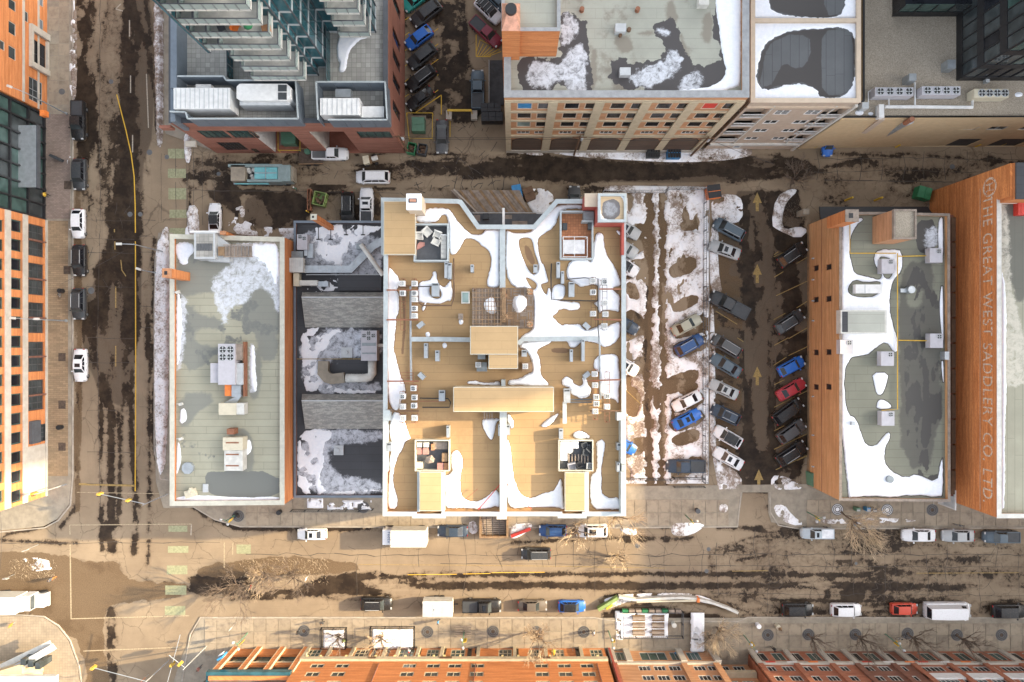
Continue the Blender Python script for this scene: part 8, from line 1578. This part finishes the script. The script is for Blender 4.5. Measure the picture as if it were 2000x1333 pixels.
# tree pit grates
for i,(a,b) in enumerate(((835,1234),(963,1233),(1048,1234),(1140,1234),(1499,1240),(1578,1239),(1670,1239),(1772,1237),(1868,1240),(1820,996),(1732,996),(594,1232),(1955,1240),(710,991),(1635,995),(466,1008))):
    o=thing('tree_grate',['round iron tree grate right of the larger snowy patio','round tree grate beside the bench shadow in the sunny pavement','round tree grate right of the sunny lamp post','round tree grate before the east seating area','round tree grate right of the bushy gap','second round tree grate right of the bushy gap','round tree grate below the white parked car','round tree grate with bicycle below the red car','round tree grate below the cargo van','round tree grate right of the street boxes','snowy round tree grate beside the street boxes','round tree grate left of the small snowy patio','round tree grate at the far right of the south pavement','round pit by the iron fence of the skylight building','snowy tree grate left of the street boxes','round tree grate on the corner south of the grey roof'][i],'tree grate',W(a,b)); p=W(a,b)
    for k,(r0,r1) in enumerate(((.78,.9),(.55,.7),(.3,.46))):
        mb=MB(); mb.ring([(p[0]+r1*math.cos(2*PI*j/20),p[1]+r1*math.sin(2*PI*j/20)) for j in range(20)],[(p[0]+r0*math.cos(2*PI*j/20),p[1]+r0*math.sin(2*PI*j/20)) for j in range(20)],.1,.15); mb.build('grate_ring',M('m_darkgrey'),o)
    mb=MB(); mb.cyl(p[0],p[1],.1,.135,.9,n=20); mb.build('soil_disc',M('m_snowwhite' if i in (10,14) else 'm_soil'),o)
for i,(a,b) in enumerate(((121,698),(121,791),(121,873),(131,528),(132,362))):
    mb=MB(); mb.pbox(a-7,b-8,a+7,b+8,.122,.14); put(mb.build('square_tree_pit',M('m_soil')),['square tree pit beside the white car on the left pavement','second square pit down the brown paving','lowest square pit on the brown paving','square dark utility cover right of the brick paving','square cover at the kerb by the second dark car'][i],'tree pit')
mb=MB()
for i in range(7): mb.pbox(889,1223+3.4*i,920,1224.4+3.4*i,.5,.6)
o=put(mb.build('bench',M('m_woodgrey')),'slatted bench with snow on the sunny pavement','bench'); o['kind']='thing'
# ======== bare trees and bushes ========
def tree(px,py,h,spread,label,mat='m_twig',seed=1,lean=(0,0),depth=5,nb=5,name='bare_tree',trunk=.16,cat='tree',low=.22,bark='m_bark',tw=1.0):
    rnd=random.Random(seed); x,y,_=W(px,py); o=thing(name,label,cat,(x,y,0)); tr=MB(); cr=MB()
    def br(p,d,L,r,k):
        q=p+d*L; mid=p+d*L*.5+Vector((rnd.gauss(0,.06),rnd.gauss(0,.06),0))*L
        (tr if k>=depth-1 else cr).tube([p,mid,q],r,5 if k>=depth-1 else 3,r*.6,closed_ends=False)
        if k==0: return
        n=rnd.randint(3,4) if k>1 else 4
        for i in range(n):
            a=rnd.uniform(0,2*PI); t=rnd.uniform(.45,1.0); nd=(d+Vector((math.cos(a),math.sin(a),rnd.uniform(-.1,.5)))*spread*rnd.uniform(.5,1.0)).normalized(); br(p.lerp(q,t),nd,L*rnd.uniform(.58,.8),r*.56,k-1)
    br(Vector((x,y,.05)),Vector((lean[0],lean[1],1)).normalized(),h*low,trunk,depth)
    for i in range(nb):
        a=2*PI*i/nb+rnd.uniform(-.3,.3); br(Vector((x,y,h*low*.9))+Vector((lean[0],lean[1],0))*h*low,Vector((math.cos(a)*spread+lean[0],math.sin(a)*spread+lean[1],.9)).normalized(),h*.3,trunk*.6,depth-1)
    tr.build('trunk',M(bark),o); c=cr.build('branches',M(mat),o); return o
tree(478,1140,9,.75,'bare leafless tree, left of the two on the muddy median','m_bark',3,depth=5); tree(580,1122,8,.8,'bare tree, right of the two on the muddy median','m_bark',8,depth=5); tree(520,1120,6,.9,'small bare tree between the two larger ones on the median','m_twig',5,depth=4)
tree(1642,1000,9.5,.7,'leaning pale bare tree spreading over the road by the street boxes','m_straw',11,lean=(.28,-.35),depth=5,nb=6); tree(1548,352,5.5,.8,'tangled grey bare bush at the alley above the snow ring','m_bark',13,depth=5,name='bare_bush',cat='bush',low=.1,nb=6)
tree(1196,1000,9,.62,'golden bare tree at the south east corner of the tan building','m_straw',17,depth=5,nb=5,lean=(.05,-.1)); tree(1205,1085,4.0,.9,'low golden twiggy bush by the snowy kerb','m_straw',18,depth=4,name='bare_bush',cat='bush',low=.1,nb=6); tree(1400,1225,6.5,.7,'pale twiggy bush in the gap beside the covered tables','m_straw',21,depth=5,nb=6,low=.12,lean=(.05,-.1)); tree(1382,1245,5,.9,'brown bush behind the covered tables','m_twig',23,depth=4,nb=6,low=.1,name='bare_bush',cat='bush')
tree(1048,1234,8,.6,'bare street tree above the storefront in the sunny pavement','m_twig',25,depth=5); tree(748,1240,6,.7,'bare tree growing out of the larger snowy patio','m_twig',27,depth=4); tree(664,1238,5,.6,'bare tree by the small snowy patio fence','m_bark',28,depth=4)
tree(1670,1239,7.5,.65,'dark bare street tree below the white parked car','m_bark',31,depth=4,nb=4,tw=.8); tree(1772,1237,7.5,.6,'dark bare street tree with bicycle at its foot','m_bark',33,depth=4,nb=4); tree(1868,1240,7.5,.65,'dark bare street tree below the cargo van','m_bark',35,depth=4,nb=4); tree(1578,1239,7,.55,'thin bare street tree right of the bushy gap','m_bark',37,depth=3,nb=4); tree(1125,1030,6,.7,'sparse golden bare tree over the dark blue car','m_straw',39,depth=4)
for i,(a,b,c,d,m_) in enumerate(((20,1092,110,1130,'m_straw'),(470,1092,640,1140,'m_straw'),(1515,390,1560,440,'m_bark'),(1410,395,1440,435,'m_bark'))):
    mb=MB()
    for _ in range(650 if i==1 else 320):
        p=W(random.uniform(a,c),random.uniform(b,d)); th=random.uniform(0,2*PI); L=random.uniform(.15,.6); mb.add([(p[0],p[1],.02),(p[0]+.05,p[1]+.02,.02),(p[0]+L*math.cos(th),p[1]+L*math.sin(th),random.uniform(.1,.4))],[(0,1,2)])
    put(mb.build('dry_grass',M(m_)),kind='stuff')
# ======== lamps, signals, poles, wires ========
def lamp(label,base,h,arm=None,mat='m_galv',name='street_lamp',heads=1,cat='street lamp'):
    x,y,_=W(*base); o=thing(name,label,cat,(x,y,0)); mb=MB(); mb.tube([(x,y,0),(x,y,h)],.11,8,.07); mb.build('pole',M(mat),o); mb=MB(); mb.cyl(x,y,0,.35,.22,n=10); mb.build('base',M(mat),o)
    for dx,dy in (arm or ((.8,0),)):
        e=(x+dx,y+dy,h+.25); mb=MB(); mb.tube([(x,y,h-.2),(x+dx*.5,y+dy*.5,h+.15),e],.05,6); mb.build('arm',M(mat),o); mb=MB(); a=math.atan2(dy,dx); mb.rbox(e[0]+.3*math.cos(a),e[1]+.3*math.sin(a),h+.18,h+.34,.75,.32,a); mb.build('lamp_head',M('m_offwhite'),o)
    return o
lamp('tall lamp post leaning out over the orange brick block at the upper left',(131,223),9,((-1.6,.6),)); lamp('lamp post with two lamp heads beside the brick frame building',(131,627),8.5,((-1.5,.1),(1.2,0))); lamp('street lamp standing in the snow bank north west of the grey roof',(322,493),8.5,((-1.6,0),)); lamp('thin lamp mast in the snow bank below the brick chimney',(308,534),4,((-.3,.1),))
def globe(label,a,b,h=4.2,n=2,ang=-.9):
    x,y,_=W(a,b); o=thing('globe_lamp',label,'street lamp',(x,y,0)); mb=MB(); mb.tube([(x,y,0),(x,y,h)],.09,8,.06); mb.build('pole',M('m_xfmr'),o)
    for s in (-1,1): mb=MB(); ex,ey=x+s*.6*math.cos(ang),y+s*.6*math.sin(ang); mb.tube([(x,y,h-.3),(ex,ey,h)],.04); mb.build('arm',M('m_xfmr'),o); m2=MB(); m2.cyl(ex,ey,h,h+.4,.12,.22,n=12); m2.cyl(ex,ey,h+.4,h+.6,.22,.06,n=12); m2.build('globe',M('m_lamp'),o)
    mb=MB(); mb.rbox(x+.25,y-.2,h*.55,h*.85,.08,.6,ang); mb.build('banner',M('m_yellow'),o); return o
for l,a,b,g in (('globe lamp on the corner pavement south of the grey roof',463,1004,-.6),('globe lamp left of the small snowy patio',484,1236,-.9),('globe lamp at the bench on the sunny pavement',907,1232,-1.4),('globe lamp left of the eastern seating area',1188,1232,-1.4),('globe lamp with yellow banner on the pavement below the snowy lot',1338,1006,.4),('globe lamp with green brackets right of the lot exit',1576,1000,.5),('globe lamp beneath the bushy gap pavement',1452,1240,-.9),('globe lamp right of the white parked car on the south pavement',1728,1238,-1.0)): globe(l,a,b,ang=g)
def mast(label,a,b,h,ex,ey,heads=(),mat='m_galv'):
    x,y,_=W(a,b); e=W(ex,ey,h-.4); o=thing('traffic_signal',label,'traffic signal',(x,y,0)); mb=MB(); mb.tube([(x,y,0),(x,y,h)],.1,8,.07); mb.build('pole',M('m_grey'),o); mb=MB(); mb.tube([(x,y,h-.6),e],.055,6); mb.build('mast_arm',M(mat),o)
    for t_ in heads:
        q=Vector((x,y,h-.6)).lerp(Vector(e),t_); mb=MB(); mb.rbox(q.x,q.y,q.z-.6,q.z+.5,.38,.3,math.atan2(e[1]-y,e[0]-x)); mb.build('signal_head',M('m_signal'),o); m2=MB()
        for k in (-.35,0,.35): m2.cyl(q.x,q.y-.24,q.z+k-.1,q.z+k+.1,.1,n=8)
        m2.build('signal_visor',M('m_black'),o)['kind']='stuff'
    return o
mast('traffic signal mast across the left street at the stop line',328,965,7,190,964,(.35,.95)); mast('traffic signal pole leaning at the lower left of the brick frame building',130,946,7,60,964,(.5,)); mast('traffic signal mast at the bottom left of the crossing',404,1262,7.5,330,1280,(.3,)); mast('thin traffic signal arm over the bottom left street',330,1290,7,180,1304,(.98,)); mast('signal pole with white signs west of the south crossing',356,1340,7,352,1240,(.6,))
def upole(label,a,b,h):
    x,y,_=W(a,b); o=thing('utility_pole',label,'utility pole',(x,y,0)); mb=MB(); mb.tube([(x,y,0),(x,y,h)],.17,8,.12); mb.build('pole',M('m_brown'),o); mb=MB(); mb.bar((x-1,y,h-.6),(x+1,y,h-.6),.12); mb.build('crossarm',M('m_brown'),o); mb=MB(); mb.cyl(x+.35,y,h-1.8,h-.9,.2,n=10); mb.build('insulator',M('m_lightgrey'),o); return o
upole('wooden utility pole in front of the second arch of the warehouse',1121,303,9.5); upole('wooden utility pole in the snow by the east end of the warehouse',1349,305,9.5); upole('wooden utility pole beside the bins by the podium',798,300,9)
def wire(name,label,pts,sag=.4,r=.025):
    mb=MB(); P=[Vector(p) for p in pts]; Q=[]
    for a,b in zip(P[:-1],P[1:]):
        for i in range(8): t_=i/8; q=a.lerp(b,t_); q.z-=sag*4*t_*(1-t_); Q.append(q)
    Q.append(P[-1]); mb.tube(Q,r,4); put(mb.build(name,M('m_black')),label,'wire')
def wp(a,b,h): x,y,_=W(a,b); return (x,y,h)
wire('power_line','black power line running along the arches of the warehouse',[wp(798,300,8.4),wp(1121,303,8.9),wp(1349,305,8.9)]); wire('power_line','thin power line from the eastern pole down to the right',[wp(1349,305,8.9),wp(1480,340,6)]); wire('power_line','thin power line parallel below the main one along the warehouse',[wp(798,300,7.6),wp(1121,303,8.1),wp(1349,305,8.1)]); 
wire('trolley_wire','left one of two thin wires crossing the left end of the main road',[wp(78,930,9),wp(72,1060,8),wp(66,1300,8)],.3,.02); wire('trolley_wire','right one of two thin wires crossing the left end of the main road',[wp(84,930,9),wp(79,1060,8),wp(50,1300,8)],.3,.02)
wire('service_wire','thin wire crossing the left street to the snow bank lamp',[wp(180,562,7),wp(300,505,8)],.3,.018)
# ======== signs ========
def sign(label,a,b,h,mat,w_=.6,hh=.6,ang=0.,pole=True):
    x,y,_=W(a,b); o=thing('street_sign',label,'sign',(x,y,0)); mb=MB(); mb.tube([(x,y,0),(x,y,h)],.035,6); mb.build('post',M('m_galv'),o); mb=MB(); mb.rbox(x,y-.05,h-hh,h,w_,.05,ang); mb.build('panel',M(mat),o); return o
for q in (('blue and white street sign on the median at the far left',75,1064,3,'m_white',.8,.5,.3),('small white sign in the snow of the left median',28,1122,2,'m_white',.7,.5,0),('red and white sign on the muddy median',500,1136,2.4,'m_red',.7,.6,1.2),('white sign near the right bare tree on the median',606,1121,2.4,'m_white',.5,.7,1.3),('orange barrel sign at the bottom left corner pavement',30,1216,1.4,'m_orange',.6,.8,1.2),('pale blue street sign on the bottom left pavement',106,1264,2.6,'m_paleblue2' if 0 else 'm_lightgrey',.7,.6,.5),
   ('white sign post left of the globe lamp by the small patio',462,1216,2.6,'m_lightgrey',.5,.8,1.0),('orange sign leaning at the bottom left street',290,1318,2,'m_orange',.7,.7,.8),('blue board sign in front of the brick row storefront',1320,1270,1.2,'m_blue',.7,.6,0),('pink sandwich board on the sunny pavement',1118,1266,1.1,'m_pink',.7,.8,0),('red sandwich board below the white parked car',1661,1274,1.0,'m_red',.8,.6,0),('small blue sign by the pale leaning tree',1658,1016,2.2,'m_blue',.6,.7,.8)): sign(*q)
mb=MB(); p=W(100,310,.5); mb.rbox(W(117,309)[0],p[1],.12,1.4,1.5,.4,-.45); put(mb.build('parking_kiosk',M('m_charcoal')),'dark slanted pay kiosk on the mauve paving','kiosk')
# ======== people ========
def person_mesh(name,walk=.25,arm=.2):
    J=dict(pel=(0,0,.95),chest=(0,0,1.32),neck=(0,0,1.48),head=(.02,0,1.62),top=(.02,0,1.74),ls=(0,.19,1.42),le=(arm*.5,.24,1.15),lh=(arm,.22,.92),rs=(0,-.19,1.42),re=(-arm*.4,-.24,1.15),rh=(-arm*.3,-.22,.9),
           lhip=(0,.1,.9),lk=(walk*.5,.1,.5),la=(walk*.3,.1,.09),lf=(walk*.3+.18,.1,.04),rhip=(0,-.1,.9),rk=(-walk*.2,-.1,.5),ra=(-walk,-.1,.12),rf=(-walk+.16,-.1,.04))
    E=[('pel','chest'),('chest','neck'),('neck','head'),('head','top'),('chest','ls'),('ls','le'),('le','lh'),('chest','rs'),('rs','re'),('re','rh'),('pel','lhip'),('lhip','lk'),('lk','la'),('la','lf'),('pel','rhip'),('rhip','rk'),('rk','ra'),('ra','rf')]
    R=dict(pel=.15,chest=.17,neck=.06,head=.1,top=.075,ls=.085,le=.062,lh=.045,rs=.085,re=.062,rh=.045,lhip=.1,lk=.075,la=.05,lf=.04,rhip=.1,rk=.075,ra=.05,rf=.04)
    k=list(J); me=bpy.data.meshes.new(name); me.from_pydata([J[a] for a in k],[(k.index(a),k.index(b)) for a,b in E],[]); ob=bpy.data.objects.new(name,me); COL.objects.link(ob); sk=ob.modifiers.new('s','SKIN'); ob.modifiers.new('d','SUBSURF').levels=1
    for i,a in enumerate(k): me.skin_vertices[0].data[i].radius=(R[a],R[a]); me.skin_vertices[0].data[i].use_root=(a=='pel')
    dg=bpy.context.evaluated_depsgraph_get(); m2=bpy.data.meshes.new_from_object(ob.evaluated_get(dg)); bpy.data.objects.remove(ob); m2.name=name; m2.shade_smooth(); return m2
PB=[person_mesh('body',.28,.25),person_mesh('body',.18,-.15),person_mesh('body',.05,.1)]
def person(label,px,py,ang,coat='m_black',legs='m_slate',hair='m_brown',v=0,z=.12):
    x,y,_=W(px,py); o=thing('person',label,'person',(x,y,z),math.radians(ang)); me=PB[v%3].copy(); me.materials.clear()
    for m_ in (coat,legs,'m_skin'): me.materials.append(M(m_))
    for p in me.polygons: zc=p.center.z; p.material_index=2 if zc>1.5 else (1 if zc<.88 and abs(p.center.y)<.19 else 0)
    b=bpy.data.objects.new('body',me); COL.objects.link(b); b.parent=o
    mb=MB(); mb.cyl(.0,0,1.66,1.76,.115,.08,n=12); mb.cyl(0,0,1.76,1.79,.08,.03,n=12); mb.build('hair',M(hair),o,local=True); return o
for q in (('person in a yellow jacket walking on the mauve paving',98,384,10,'m_yellow','m_black','m_brown',0),('worker in white hard hat behind the garbage truck',580,371,60,'m_xfmr','m_black','m_white',1,0.),('person in dark clothes left of the small snowy patio, upper',633,1211,95,'m_slate','m_black','m_brown',0),('person pausing by the round grate left of the small patio',586,1229,180,'m_black','m_charcoal','m_black',1),('person in a blue coat walking below the white trailer',857,1210,185,'m_blue','m_black','m_brown',0),('person in dark coat beside the storefront under the bench',930,1265,190,'m_black','m_slate','m_black',2),
   ('person in white jacket left of the east seating area',1158,1231,170,'m_white','m_slate','m_brown',0),('person in black walking right of the bushy gap',1506,1262,150,'m_black','m_black','m_black',1),('person in black crossing near the dark shop at the bottom right',1492,1283,20,'m_black','m_charcoal','m_brown',2),('person in pale coat standing at the corner of the larger patio',802,1264,60,'m_lightgrey','m_black','m_red',2),('person in dark clothes by the small patio fence',675,1245,90,'m_lime','m_black','m_brown',2),('person with hands in pockets left of the main road corner',405,1328,40,'m_black','m_black','m_black',2),
   ('person in a tan coat beside the bin on the right pavement',1517,1222,300,'m_wood','m_black','m_brown',1),('person in a light coat near the white sign bottom left',395,1300,220,'m_pink','m_slate','m_brown',0),('person at the far left bottom median',108,1128,0,'m_slate','m_orange','m_black',0,0.)): person(*q)
def cyc(label,a,b,ang):
    x,y,_=W(a,b); o=thing('bicycle',label,'bicycle',(x,y,.12),ang)
    for s in (-.5,.5):
        mb=MB(); mb.tube([(s+.33*math.cos(t_*PI/8),0,.34+.33*math.sin(t_*PI/8)) for t_ in range(17)],.025,5); mb.build('wheel',M('m_black'),o,local=True)
    mb=MB()
    for p,q in (((-.5,0,.34),(-.1,0,.85)),((-.1,0,.85),(.4,0,.85)),((.4,0,.85),(.5,0,.34)),((-.5,0,.34),(0,0,.32)),((0,0,.32),(.4,0,.85)),((0,0,.32),(-.12,0,.9))): mb.bar(p,q,.04)
    mb.build('frame',M('m_grey'),o,local=True); mb=MB(); mb.bar((.42,-.28,1.0),(.42,.28,1.0),.04); mb.build('handlebar',M('m_black'),o,local=True); mb=MB(); mb.rbox(-.14,0,.9,.95,.25,.14); mb.build('saddle',M('m_black'),o,local=True)
cyc('bicycle leaning by the round grate below the red car',1756,1243,.4); cyc('bicycle at the kerb above the silver sedan',1868,1024,-.2); cyc('bicycle on the brown paving at the snow heap',123,575,1.2)
for a,b,m_,l in ((1314,1217,'m_offwhite','small white waste bin right of the east seating'),(1478,1219,'m_snowwhite','white lump topped bollard left of the tan waste bin'),(1516,1221,'m_hvacbeige','round tan waste bin near the kerb on the south pavement'),(463,1005,'m_black','round black bin at the grate on the corner pavement'),(548,999,'m_black','round dark bin left of the iron fence'),(124,569,'m_black','round dark bin by the snow on the brown paving'),(122,834,'m_black','round dark bin low on the brown paving'),(1360,996,'m_slate','dark waste bin right of the yellow banner lamp')):
    p=W(a,b); mb=MB(); mb.cyl(p[0],p[1],.1,1.0,.32,.36,n=14); mb.cyl(p[0],p[1],1.0,1.03,.2,n=12); put(mb.build('waste_bin',M(m_)),l,'bin')
p=W(1182,1263,1.2); o=thing('parasol','closed yellow parasol among the twigs by the storefront','parasol',W(1078,1266)); x,y,_=W(1080,1267); mb=MB(); mb.cyl(x,y,.9,2.3,.35,.08,n=8); mb.build('canopy',M('m_yellow'),o); mb=MB(); mb.cyl(x,y,.1,2.4,.04); mb.build('pole',M('m_galv'),o)
mb=MB(); p=W(1591,938,2.0); o=thing('sign_post_box','green and white box with junk at the corner of the orange brick wall','street box',(p[0],p[1],0)); mb.rbox(p[0],p[1],0,2.0,.8,2.0,.1); mb.build('box',M('m_xfmr'),o); mb=MB(); mb.rbox(p[0]+.5,p[1],0,1.9,.3,1.8,.1); mb.build('side_panel',M('m_offwhite'),o)
mb=MB(); p=W(1582,408,2.5); mb.rbox(p[0]-.5,p[1]-.4,0,2.4,.9,.8); put(mb.build('meter_cabinet',M('m_concrete')),'pale concrete meter cabinet at the north west corner of the right brick building','cabinet')
mb=MB()
for _ in range(500):      # litter and grit, too small to count
    a,b=random.uniform(150,2000),random.choice((random.uniform(1030,1200),random.uniform(300,372))); p=W(a,b); s=random.uniform(.03,.09); mb.rbox(p[0],p[1],0,.03,s,s*1.5,random.uniform(0,3))
put(mb.build('grit',M('m_soil')),kind='stuff')
